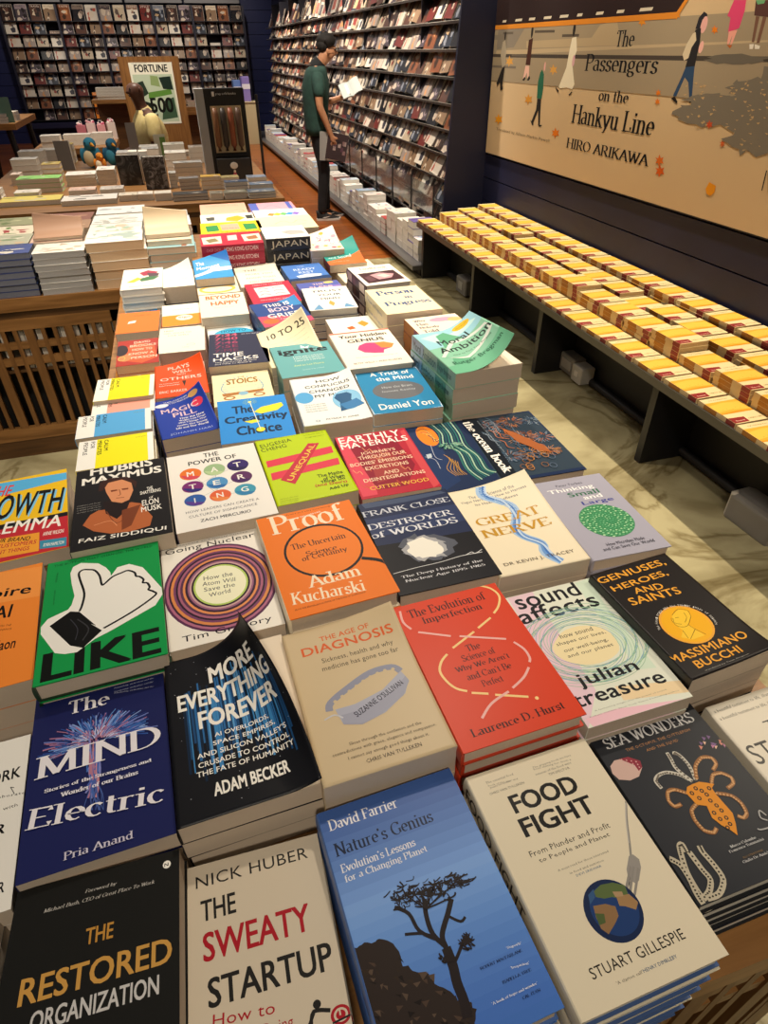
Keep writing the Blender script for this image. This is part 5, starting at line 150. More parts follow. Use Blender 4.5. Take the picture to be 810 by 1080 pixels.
# ------------------------------------------------------------------ object helpers
def setp(o, label=None, cat=None, group=None, kind=None):
    if label: o['label'] = label
    if cat: o['category'] = cat
    if group: o['group'] = group
    if kind: o['kind'] = kind
    return o
def empty(name, loc=(0, 0, 0), rz=0, label=None, cat=None, group=None):
    o = bpy.data.objects.new(name, None); C.objects.link(o); o.location = loc; o.rotation_euler = (0, 0, rz); o.empty_display_size = .05
    return setp(o, label, cat, group)
class MB:
    "collects shapes, builds one mesh object"
    def __init__(s): s.v = []; s.f = []; s.m = []; s.mats = []
    def mi(s, m):
        if m not in s.mats: s.mats.append(m)
        return s.mats.index(m)
    def add(s, vs, fs, m):
        o = len(s.v); s.v += [tuple(p) for p in vs]; i = s.mi(m)
        for f in fs: s.f.append(tuple(a+o for a in f)); s.m.append(i)
        return s
    def box(s, x0, x1, y0, y1, z0, z1, m, M=None):
        vs = [Vector((x, y, z)) for z in (z0, z1) for y in (y0, y1) for x in (x0, x1)]
        if M: vs = [M @ p for p in vs]
        return s.add(vs, [(0, 2, 3, 1), (4, 5, 7, 6), (0, 1, 5, 4), (2, 6, 7, 3), (0, 4, 6, 2), (1, 3, 7, 5)], m)
    def bbox(s, x0, x1, y0, y1, z0, z1, b, m):
        "box with bevelled vertical and top edges"
        P = [(x0+b, y0), (x1-b, y0), (x1, y0+b), (x1, y1-b), (x1-b, y1), (x0+b, y1), (x0, y1-b), (x0, y0+b)]
        cx, cy = (x0+x1)/2, (y0+y1)/2
        rings = [[(x, y, z0) for x, y in P], [(x, y, z1-b) for x, y in P], [(cx+(x-cx)*(1-2*b/(x1-x0)), cy+(y-cy)*(1-2*b/(y1-y0)), z1) for x, y in P]]
        vs = sum(rings, []); fs = [tuple(range(7, -1, -1)), tuple(range(16, 24))]
        for k in (0, 8):
            for i in range(8): j = (i+1) % 8; fs.append((k+i, k+j, k+8+j, k+8+i))
        return s.add(vs, fs, m)
    def tube(s, pts, r, m, n=8, cap=True):
        pts = [Vector(p) for p in pts]; rs = r if isinstance(r, (list, tuple)) else [r]*len(pts); vs = []; fs = []
        for i, p in enumerate(pts):
            d = (pts[min(i+1, len(pts)-1)]-pts[max(i-1, 0)]).normalized(); u = d.orthogonal().normalized() if abs(d.z) > .99 else d.cross(Vector((0, 0, 1))).normalized(); w = d.cross(u)
            for k in range(n): a = 2*pi*k/n; vs.append(p+(u*cos(a)+w*sin(a))*rs[i])
        for i in range(len(pts)-1):
            for k in range(n): j = (k+1) % n; fs.append((i*n+k, i*n+j, (i+1)*n+j, (i+1)*n+k))
        if cap: fs += [tuple(range(n-1, -1, -1)), tuple(range((len(pts)-1)*n, len(pts)*n))]
        return s.add(vs, fs, m)
    def ball(s, c, r, m, n=10, k=7):
        r = r if isinstance(r, tuple) else (r, r, r); vs = [(c[0], c[1], c[2]-r[2])]; fs = []
        for j in range(1, k):
            t = pi*j/k-pi/2
            for i in range(n): a = 2*pi*i/n; vs.append((c[0]+r[0]*cos(t)*cos(a), c[1]+r[1]*cos(t)*sin(a), c[2]+r[2]*sin(t)))
        vs.append((c[0], c[1], c[2]+r[2])); L = len(vs)-1
        for i in range(n):
            j = (i+1) % n; fs.append((0, 1+j, 1+i)); fs.append((L, L-n+i, L-n+j))
            for q in range(k-2): a = 1+q*n; fs.append((a+i, a+j, a+n+j, a+n+i))
        return s.add(vs, fs, m)
    def loft(s, rings, m, n=24, e=2.4):
        "closed tube of superellipse rings (cx, cy, z, rx, ry)"
        vs = []
        for cx, cy, z, rx, ry in rings:
            for k in range(n): a = 2*pi*k/n; c, q = cos(a), sin(a); vs.append((cx+rx*abs(c)**(2/e)*(1 if c > 0 else -1), cy+ry*abs(q)**(2/e)*(1 if q > 0 else -1), z))
        L = len(rings); return s.add(vs, [(i*n+k, i*n+(k+1) % n, (i+1)*n+(k+1) % n, (i+1)*n+k) for i in range(L-1) for k in range(n)]+[tuple(range(n-1, -1, -1)), tuple(range((L-1)*n, L*n))], m)
    def build(s, name, parent=None, smooth=False, loc=None, rot=None):
        me = bpy.data.meshes.new(name); me.from_pydata(s.v, [], s.f); me.polygons.foreach_set('material_index', s.m)
        for m in s.mats: me.materials.append(m)
        if smooth: me.polygons.foreach_set('use_smooth', [True]*len(s.f))
        me.update(); o = bpy.data.objects.new(name, me); C.objects.link(o)
        if parent: o.parent = parent
        if loc: o.location = loc
        if rot: o.rotation_euler = rot
        return o
def dup(root, loc, rz=0, **kw):
    r = root.copy(); C.objects.link(r); r.location = loc; r.rotation_euler = (0, 0, rz)
    for k, v in kw.items(): r[k] = v
    for ch in root.children:
        c = ch.copy(); C.objects.link(c); c.parent = r
        for g in ch.children: d = g.copy(); C.objects.link(d); d.parent = c
    return r
ORD = ['', 'first', 'second', 'third', 'fourth', 'fifth', 'sixth', 'seventh', 'eighth', 'ninth', 'tenth', 'eleventh', 'twelfth', '13th', '14th', '15th', '16th', '17th', '18th', '19th', '20th', '21st', '22nd', '23rd', '24th', '25th', '26th', '27th', '28th', '29th', '30th', '31st', '32nd', '33rd', '34th', '35th', '36th', '37th', '38th', '39th', '40th', '41st', '42nd', '43rd', '44th', '45th', '46th', '47th', '48th', '49th', '50th']
# ------------------------------------------------------------------ lettering
def arc(cx, cy, rx, ry, a0, a1, n=10): return [(cx+rx*cos(R(a0+(a1-a0)*i/n)), cy+ry*sin(R(a0+(a1-a0)*i/n))) for i in range(n+1)]
# serif alphabet: width, strokes (points, or @cx,cy,rx,ry,a0,a1 arcs joined), serif centres
SG = {'A': (.74, '0.04,0 .37,1|.37,1 .7,0|.16,.34 .58,.34', '.04,0 .7,0'), 'B': (.62, '.1,0 .1,1|.1,1 .3,1 @.3,.76,.24,.24,90,-90 .1,.52|.3,.52 @.32,.26,.28,.26,90,-90 .1,0', '.1,0 .1,1'),
'C': (.7, '@.4,.5,.36,.5,48,312|.64,.98 .64,.74', ''), 'D': (.74, '.1,0 .1,1|.1,1 .28,1 @.28,.5,.4,.5,90,-90 .1,0', '.1,0 .1,1'), 'E': (.6, '.1,0 .1,1|.1,.98 .54,.98 .54,.8|.1,.52 .44,.52|.1,.02 .56,.02 .56,.22', '.1,0 .1,1'),
'F': (.56, '.1,0 .1,1|.1,.98 .54,.98 .54,.8|.1,.5 .42,.5', '.1,0 .1,1'), 'G': (.76, '@.4,.5,.36,.5,48,310|.66,.42 .66,.08|.64,.98 .64,.76', '.66,.42'), 'H': (.76, '.1,0 .1,1|.66,0 .66,1|.1,.52 .66,.52', '.1,0 .1,1 .66,0 .66,1'),
'I': (.3, '.15,0 .15,1', '.15,0 .15,1'), 'J': (.4, '.26,1 .26,.16 @.12,.16,.14,.16,0,-120', '.26,1'), 'K': (.7, '.1,0 .1,1|.12,.42 .56,1|.28,.58 .64,0', '.1,0 .1,1 .56,1 .64,0'), 'L': (.58, '.1,0 .1,1|.1,.02 .54,.02 .54,.24', '.1,0 .1,1'),
'M': (.9, '.1,0 .12,1|.12,1 .44,.04|.44,.04 .76,1|.78,1 .8,0', '.1,0 .8,0 .1,1 .8,1'), 'N': (.78, '.1,0 .1,1|.1,1 .66,0|.66,0 .66,1', '.1,0 .1,1 .66,1'), 'O': (.78, '@.39,.5,.35,.5,0,360', ''), 'P': (.6, '.1,0 .1,1|.1,1 .3,1 @.3,.74,.26,.26,90,-90 .1,.48', '.1,0 .1,1'),
'Q': (.78, '@.39,.5,.35,.5,0,360|.4,.12 .74,-.18', ''), 'R': (.7, '.1,0 .1,1|.1,1 .3,1 @.3,.75,.25,.25,90,-90 .1,.5|.32,.5 .64,0', '.1,0 .1,1 .64,0'), 'S': (.54, '@.27,.75,.2,.25,40,230 @.27,.25,.22,.25,60,-140|.46,.96 .46,.78|.06,.22 .06,.04', ''), 'T': (.66, '.33,0 .33,1|.05,.8 .05,.98 .61,.98 .61,.8', '.33,0'),
'U': (.74, '.1,1 .1,.3 @.37,.3,.27,.3,180,360 .64,1', '.1,1 .64,1'), 'V': (.72, '.04,1 .36,0|.36,0 .68,1', '.04,1 .68,1'), 'W': (1.0, '.04,1 .3,0|.3,0 .5,.9|.5,.9 .72,0|.72,0 .96,1', '.04,1 .96,1 .5,1'), 'X': (.7, '.06,1 .64,0|.06,0 .64,1', '.06,0 .64,0 .06,1 .64,1'), 'Y': (.68, '.04,1 .34,.48|.64,1 .34,.48|.34,.48 .34,0', '.04,1 .64,1 .34,0'), 'Z': (.62, '.06,.8 .06,.98 .56,.98|.56,.98 .06,.02|.06,.02 .56,.02 .56,.2', ''),
'a': (.5, '@.22,.5,.16,.16,150,0 .38,.1 .46,.02|.38,.38 @.22,.19,.17,.17,70,330', ''), 'b': (.56, '.12,0 .12,1|@.3,.32,.2,.32,140,-140', '.08,1'), 'c': (.46, '@.26,.32,.21,.32,45,315', ''), 'd': (.58, '.46,0 .46,1|@.26,.32,.2,.32,40,320', '.42,1 .48,0'), 'e': (.5, '.06,.36 .44,.36 @.26,.34,.2,.31,0,310', ''),
'f': (.34, '.14,0 .14,.78 @.28,.82,.14,.16,180,40|.02,.62 .3,.62', '.14,0'), 'g': (.54, '@.24,.42,.18,.22,0,360|.18,.22 @.16,.13,.1,.08,90,260 .36,.04 @.26,-.1,.2,.14,80,-260|.36,.6 .5,.64', ''), 'h': (.6, '.12,0 .12,1|.12,.48 @.3,.42,.17,.22,150,0 .47,0', '.08,1 .12,0 .47,0'), 'i': (.28, '.14,0 .14,.64|.14,.84 .14,.97', '.1,.64 .14,0'), 'j': (.28, '.16,.64 .16,-.1 @.04,-.1,.12,.14,0,-100|.16,.84 .16,.97', '.12,.64'),
'k': (.58, '.12,0 .12,1|.12,.26 .44,.62|.24,.4 .5,0', '.08,1 .12,0 .44,.62 .5,0'), 'l': (.28, '.14,0 .14,1', '.1,1 .14,0'), 'm': (.88, '.12,0 .12,.64|.12,.46 @.28,.42,.15,.22,150,0 .43,0|.43,.46 @.6,.42,.16,.22,150,0 .76,0', '.08,.64 .12,0 .43,0 .76,0'), 'n': (.6, '.12,0 .12,.64|.12,.46 @.3,.42,.17,.22,150,0 .47,0', '.08,.64 .12,0 .47,0'), 'o': (.54, '@.27,.32,.22,.32,0,360', ''),
'p': (.58, '.12,-.28 .12,.64|@.3,.32,.2,.32,140,-140', '.08,.64 .12,-.28'), 'q': (.58, '.46,-.28 .46,.64|@.26,.32,.2,.32,40,320', '.46,-.28'), 'r': (.42, '.12,0 .12,.64|.12,.44 @.3,.44,.18,.2,170,60', '.08,.64 .12,0'), 's': (.42, '@.21,.48,.14,.16,40,230 @.21,.16,.15,.16,60,-140|.34,.62 .34,.5|.06,.14 .06,.02', ''), 't': (.34, '.15,.86 .15,.14 @.26,.14,.11,.14,180,300|.02,.62 .3,.62', ''),
'u': (.6, '.12,.64 .12,.2 @.28,.2,.16,.2,180,330|.46,.64 .46,0', '.08,.64 .42,.64 .5,0'), 'v': (.54, '.04,.64 .27,0|.27,0 .5,.64', '.06,.64 .48,.64'), 'w': (.8, '.04,.64 .24,0|.24,0 .4,.6|.4,.6 .58,0|.58,0 .76,.64', '.06,.64 .74,.64'), 'x': (.54, '.06,.64 .48,0|.06,0 .48,.64', '.06,0 .48,0 .06,.64 .48,.64'), 'y': (.54, '.04,.64 .28,0|.5,.64 .28,0 .16,-.26 .06,-.26', '.06,.64 .48,.64'), 'z': (.46, '.06,.5 .06,.62 .4,.62|.4,.62 .06,.02|.06,.02 .42,.02 .42,.14', ''),
'1': (.4, '.2,0 .2,1|.06,.86 .2,1', '.2,0'), '8': (.54, '@.27,.75,.18,.24,0,360|@.27,.26,.22,.26,0,360', ''), '9': (.54, '@.27,.68,.2,.31,0,360|.47,.68 @.22,.66,.25,.66,0,-80', ''), '5': (.52, '.44,.98 .14,.98 .12,.56|.12,.56 @.24,.31,.22,.3,110,-140', ''), '6': (.54, '@.27,.31,.2,.31,0,360|.07,.3 @.34,.32,.27,.68,180,90', ''),
'.': (.24, '.12,0 .12,.12', ''), ',': (.24, '.13,.06 .08,-.12', ''), "'": (.2, '.1,1 .09,.8', ''), '-': (.36, '.06,.36 .3,.36', ''), ' ': (.3, '', ''), '&': (.7, '@.3,.76,.16,.22,-40,240 .6,0|@.28,.26,.24,.26,120,390', '')}
def ribbon(pts, w):
    "quads along a polyline, w(dir)->width"
    vs = []; fs = []; n = len(pts)
    for i, (x, y) in enumerate(pts):
        a = pts[max(i-1, 0)]; b = pts[min(i+1, n-1)]; dx, dy = b[0]-a[0], b[1]-a[1]; L = math.hypot(dx, dy) or 1; dx /= L; dy /= L
        h = w(math.atan2(dy, dx))/2 if callable(w) else w/2
        vs += [(x-dy*h, y+dx*h), (x+dy*h, y-dx*h)]
    for i in range(n-1): fs.append((2*i+1, 2*i+3, 2*i+2, 2*i))
    return vs, fs
def serif_mesh(s, bold=False, slant=0):
    T, t = (.155, .052) if not bold else (.215, .08)
    wf = lambda a: max(t, T*abs(sin(a-R(14))))
    LV = [([], []) for _ in range(8)]; x = 0
    for ch in s:
        g = SG.get(ch) or SG.get(ch.upper()) or SG[' ']
        cnt = [0]
        def put(vs, fs):
            V, F = LV[min(cnt[0], 7)]; cnt[0] += 1; o = len(V); V.extend([(x+px+slant*py, py) for px, py in vs]); F.extend([tuple(i+o for i in f) for f in fs])
        for st in g[1].split('|'):
            if not st: continue
            pts = []
            for tk in st.split():
                if tk[0] == '@': pts += arc(*[float(q) for q in tk[1:].split(',')])
                else: pts.append(tuple(float(q) for q in tk.split(',')))
            put(*ribbon(pts, wf))
        for tk in g[2].split():
            sx, sy = [float(q) for q in tk.split(',')]; h = t*.9; e = .1 if sy in (0, 1) else .08
            put([(sx-e-T/3, sy-h/2), (sx+e+T/3, sy-h/2), (sx+e+T/3, sy+h/2), (sx-e-T/3, sy+h/2)], [(0, 1, 2, 3)])
        x += g[0]+.05
    return [l for l in LV if l[0]]
TX = {}; DG = None
def text_mesh(s, f, big):
    k = (s, f)
    if k in TX: return TX[k]
    f0 = f[0]
    if f0 in 'sS': LY = serif_mesh(s, f0 == 'S')
    elif f0 == 'i': LY = serif_mesh(s, False, .22)
    else:
        cu = bpy.data.curves.new('t', 'FONT'); cu.body = s; cu.size = 1; cu.resolution_u = 3 if big else 1; cu.fill_mode = 'FRONT'
        cu.space_character = {'n': 1.05, 'B': 1.0, 'b': 1.03}.get(f0, 1)
        ob = bpy.data.objects.new('t', cu); C.objects.link(ob); dg = bpy.context.evaluated_depsgraph_get()
        me = bpy.data.meshes.new_from_object(ob.evaluated_get(dg)); V = [(v.co.x, v.co.y) for v in me.vertices]; F = [tuple(p.vertices) for p in me.polygons]
        bpy.data.objects.remove(ob); bpy.data.curves.remove(cu); bpy.data.meshes.remove(me)
        sh = {'b': .014, 'B': .03, 'c': .018, 'v': .01}.get(f0, 0) if big else 0
        if sh:   # heavier weight: the same outline laid down four times, slightly apart
            LY = [([(x+a*sh, y+b*sh) for x, y in V], F) for a, b in ((-1, -.6), (1, -.6), (-1, .6), (1, .6))]
        else: LY = [(V, F)]
    A = [v for l in LY for v in l[0]] or [(0, 0), (1, 1)]
    x0 = min(v[0] for v in A); x1 = max(v[0] for v in A); y0 = min(v[1] for v in A); y1 = max(v[1] for v in A)
    LY = [([((x-x0)/(x1-x0 or 1), (y-y0)/(y1-y0 or 1)) for x, y in l[0]], l[1]) for l in LY]; TX[k] = LY; return LY
def place_layers(s, ax, ay, bx, by, H, f, big=True):
    L = math.hypot(bx-ax, by-ay); ux, uy = (bx-ax)/L, (by-ay)/L
    return [([(ax+ux*x*L-uy*y*H, ay+uy*x*L+ux*y*H) for x, y in V], F) for V, F in text_mesh(s, f, big)]
def place_text(s, ax, ay, bx, by, H, f, big=True):
    V = []; F = []
    for v, g in place_layers(s, ax, ay, bx, by, H, f, big)[:1 if f[0] not in 'sSi' else 9]: o = len(V); V += v; F += [tuple(i+o for i in q) for q in g]
    return V, F
def circ(cx, cy, rx, ry, n): return [(cx+rx*cos(2*pi*i/n), cy+ry*sin(2*pi*i/n)) for i in range(n)]
def decal(d):
    "-> list of (verts2d, faces, colour)"
    k = d[0]
    if k == 'T':
        n = [float(q) for q in d[2].split(',')]; return [(V, F, d[3]) for V, F in place_layers(d[1], *n, d[4], n[4] > 6)]
    if k == 'P':
        q = [float(x) for x in d[2].split(',')]; V = list(zip(q[::2], q[1::2])); return [(V, [tuple(range(len(V)))], d[1])]
    if k == 'K':
        q = [float(x) for x in d[3].split(',')]; V = list(zip(q[::2], q[1::2]))
        if len(V) > 2:
            S = []
            for i in range(len(V)-1):
                p0, p1, p2, p3 = V[max(i-1, 0)], V[i], V[i+1], V[min(i+2, len(V)-1)]
                for j in range(4):
                    t = j/4; S.append(tuple(.5*(2*p1[c]+(p2[c]-p0[c])*t+(2*p0[c]-5*p1[c]+4*p2[c]-p3[c])*t*t+(3*p1[c]-p0[c]-3*p2[c]+p3[c])*t**3) for c in (0, 1)))
            V = S+[V[-1]]
        a, b = ribbon(V, float(d[2])); return [(a, b, d[1])]
    if k == 'E':
        cx, cy, rx, ry, ring = [float(x) for x in d[2].split(',')]; n = 40 if rx > 6 else (12 if rx > 2 else 7)
        if ring:
            o = circ(cx, cy, rx, ry, n); i = circ(cx, cy, rx-ring, ry-ring, n); return [(o+i, [(a, (a+1) % n, n+(a+1) % n, n+a) for a in range(n)], d[1])]
        return [(circ(cx, cy, rx, ry, n), [tuple(range(n))], d[1])]
    if k == 'F':   # radial fan of strokes
        sd, n, cx, cy, r0, r1, a0, a1, sq, j0, j1, w0, w1 = [float(x) for x in d[1].split(',')]; cs = d[2].split(','); q = random.Random(int(sd)); out = []
        for i in range(int(n)):
            a = R(q.uniform(a0, a1)); ra = q.uniform(r0, r0+(r1-r0)*.5); rb = min(r1*1.08, ra+q.uniform(.2, .5)*r1); t = q.uniform(-.12, .12)
            V = [(cx+ra*cos(a), cy+ra*sq*sin(a)), (cx+(ra+rb)/2*cos(a+t/2), cy+(ra+rb)/2*sq*sin(a+t/2)+1), (cx+rb*cos(a+t), cy+rb*sq*sin(a+t))]; A, B = ribbon(V, q.uniform(w0, w1)*.6); out.append((A, B, q.choice(cs)))
        return out
    if k == 'D':   # seed-head of dots
        n, cx, cy, rx, ry = [float(x) for x in d[1].split(',')]; cs = d[2].split(','); out = []
        for i in range(int(n)):
            a = i*2.39996; q = math.sqrt((i+.5)/n); z = .9+1.1*q; out.append((circ(cx+rx*q*cos(a), cy+ry*q*sin(a), z*1.3, z, 6), [tuple(range(6))], cs[i % len(cs)]))
        return out
    if k == 'A':
        cx, cy, rx, ry, size, a0, a1 = [float(x) for x in d[2].split(',')]; out = []; s = d[1]; n = len(s)
        for i, ch in enumerate(s):
            if ch == ' ': continue
            a = R(a0+(a1-a0)*i/(n-1)); x, y = cx+rx*cos(a), cy+ry*sin(a); tx, ty = sin(a), -cos(a); L = size*.62
            V, F = place_text(ch, x-tx*L/2, y-ty*L/2, x+tx*L/2, y+ty*L/2, size, 'b', False); out.append((V, F, d[3]))
        return out
def orient(V, f):
    a = sum(V[f[i]][0]*V[f[(i+1) % len(f)]][1]-V[f[(i+1) % len(f)]][0]*V[f[i]][1] for i in range(len(f))); return f if a > 0 else tuple(reversed(f))
def bend_fn(w, h, curl):
    "curl = (dir angle deg, start, radius): the sheet leaves the plane past the fold line and keeps rolling"
    if not curl: return lambda u, v, o: (u, v, o)
    a, s0, Rr = R(curl[0]), curl[1], curl[2]; cx, cy = cos(a), sin(a)
    def fn(u, v, o):
        s = u*cx+v*cy
        if s <= s0: return (u, v, o)
        t = min((s-s0)/Rr, 2.2); ns = s0+Rr*sin(t)-o*sin(t); return (u+(ns-s)*cx, v+(ns-s)*cy, Rr*(1-cos(t))+o*cos(t))
    return fn
def paint(name, w, h, bg, decals, parent, curl=None, thick=.0005, rough=.42, ox=0, oy=0, lift=.00005, step=3e-6):
    "a cover: sheet with the printed shapes laid on it, in one mesh; u,v measured from the cover centre, metres"
    fn = bend_fn(w, h, curl); me = bpy.data.meshes.new(name); bm = bmesh.new(); mats = []
    def mi(c):
        m = mat(c, rough, spec=.16)
        if m not in mats: mats.append(m)
        return mats.index(m)
    nx, ny = (36, 48) if curl else (1, 1)
    for side in (0, 1):
        g = [[bm.verts.new(fn(-w/2+w*i/nx, -h/2+h*j/ny, 0 if side else -thick)) for i in range(nx+1)] for j in range(ny+1)]
        if side == 0: g0 = g
        for j in range(ny):
            for i in range(nx):
                q = [g[j][i], g[j][i+1], g[j+1][i+1], g[j+1][i]]
                f = bm.faces.new(q if side else q[::-1]); f.smooth = bool(curl)
                if side or not curl: f.material_index = mi(bg)
                else: f.material_index = mi('e9dfcc')
    ring = lambda g: [g[0][i] for i in range(nx)]+[g[j][nx] for j in range(ny)]+[g[ny][i] for i in range(nx, 0, -1)]+[g[j][0] for j in range(ny, 0, -1)]
    a, b = ring(g0), ring(g)
    for i in range(len(a)): f = bm.faces.new([a[i], a[(i+1) % len(a)], b[(i+1) % len(a)], b[i]]); f.material_index = mi(bg)
    li = 0
    for dc in decals:
        V, F, col = dc[:3]; li += dc[3] if len(dc) > 3 and curl else 1; idx = mi(col); o = (lift if not curl else .0001)+li*(.00005 if curl else step)
        V2 = [(min(max(x/1000-w/2, -w/2+.0002), w/2-.0002), min(max(y/1000-h/2, -h/2+.0002), h/2-.0002)) for x, y in V]
        tb = bmesh.new(); vs = [tb.verts.new((x, y, 0)) for x, y in V2]
        for f in F:
            if len(set(f)) < 3: continue
            try: tb.faces.new([vs[i] for i in orient(V2, f)])
            except ValueError: pass
        tb.normal_update()
        if any(len(f.verts) > 4 for f in tb.faces): bmesh.ops.triangulate(tb, faces=[f for f in tb.faces if len(f.verts) > 4])
        if curl:
            for it in range(5):
                E = [e for e in tb.edges if e.calc_length() > .0045]
                if not E: break
                bmesh.ops.subdivide_edges(tb, edges=E, cuts=1, use_grid_fill=False)
                bmesh.ops.triangulate(tb, faces=[f for f in tb.faces if len(f.verts) > 4])
        tb.verts.ensure_lookup_table(); tb.verts.index_update()
        nv = [bm.verts.new(fn(v.co.x, v.co.y, o)) for v in tb.verts]
        for f in tb.faces:
            if f.calc_area() < 1e-10: continue
            try: nf = bm.faces.new([nv[v.index] for v in f.verts]); nf.material_index = idx; nf.smooth = bool(curl)
            except ValueError: pass
        tb.free()
    bm.to_mesh(me); bm.free()
    for m in mats: me.materials.append(m)
    o = bpy.data.objects.new(name, me); C.objects.link(o); o.parent = parent; o.location = (ox, oy, 0)
    return o
def parse(ds): return [tuple(q)+((1 if d[0] == 'P' else .3 if d[0] == 'T' else .04),) for d in ds.split(';') if d for q in decal(d.split('~'))]
# ------------------------------------------------------------------ books
def dark(h, k=.8): return ''.join('%02x' % int(int(h[i:i+2], 16)*k) for i in (0, 2, 4))
def make_book(w, h, t, bg, decals, hard=False, curl=None, page=PAGE, spine=None, stext=None, sside='L', name='book', back=None):
    e = empty(name); sc = spine or bg; ov = .003 if hard else 0; ct = .0018 if hard else .0006
    pw, ph = w-ov*(1 if hard else 0), h-2*ov
    pb = MB()
    x0, x1 = -w/2+ct, w/2-ov; y0, y1 = -h/2+ov, h/2-ov
    if sside == 'B': y0 = -h/2+ct
    # page block with a slightly hollow fore edge
    n = 6; prof = [(x1-.0012*sin(pi*k/n)*(1 if hard else .6), ct+(t-2*ct)*k/n) for k in range(n+1)]
    vs = []; fs = []
    for y in (y0, y1): vs += [(x0, y, ct)]+[(x, y, z) for x, z in prof]+[(x0, y, t-ct)]
    m = len(prof)+2; fs = [tuple(range(m)), tuple(range(2*m-1, m-1, -1))]+[(i, m+i, m+(i+1) % m, (i+1) % m) for i in range(m)]
    pb.add(vs, fs, page); pb.build('page_block', e)
    c = paint('front_cover', w, h, bg, decals, e, curl, ct, .38); c.location = (0, 0, t)
    if curl:   # the first page shows under a lifted cover
        MB().box(x0, x1-.001, y0+.001, y1-.001, t-ct, t-ct*.4, mat('e6d8c2', .8)).build('title_page', e)
    MB().box(-w/2, w/2, -h/2, h/2, 0, ct, mat(back or sc, .45)).build('back_cover', e)
    s = MB(); k = 7; b = .003 if hard else .0008; prof = []
    for i in range(k+1): a = pi*i/k; prof.append((-b*sin(a), t*(1-cos(a))/2))
    if sside == 'L':
        vs = [(-w/2+p, y, z) for y in (-h/2, h/2) for p, z in prof]+[(-w/2+ct, y, z) for y in (-h/2, h/2) for z in (0, t)]
    else: vs = [(x, -h/2+p, z) for x in (w/2, -w/2) for p, z in prof]+[(x, -h/2+ct, z) for x in (w/2, -w/2) for z in (0, t)]
    m = k+1; A = 2*m; fs = [(i, i+1, m+i+1, m+i) for i in range(k)]+[(A, A+2, A+3, A+1), tuple(range(k, -1, -1))+(A, A+1), tuple(range(m, 2*m))+(A+3, A+2)]
    s.add(vs, fs, mat(sc, .4))
    if stext:
        for li, (txt, f, u0, u1, z0, z1, col) in enumerate(stext):
            off = b+.0004+li*.0002
            L = h if sside == 'L' else w
            if txt[0] == '#':
                V = [(u0, z0), (u1, z0), (u1, z1), (u0, z1)]; F = [(0, 1, 2, 3)]
            else: V, F = place_text(txt, u0, z0, u1, z0, z1-z0, f)
            P = [((-w/2-off, h/2-u*L, z*t) if sside == 'L' else (-w/2+u*L, -h/2-off, z*t)) for u, z in V]
            s.add(P, F, mat(col, .4))
    s.build('spine', e, smooth=False)
    return e
TZ = .76
ART = {}
for ln in DATA.strip().split('\n'):
    n, r, bg, ds = ln.split('|', 3); ART[n] = ([float(q) for q in r.split(',')], bg, ds)
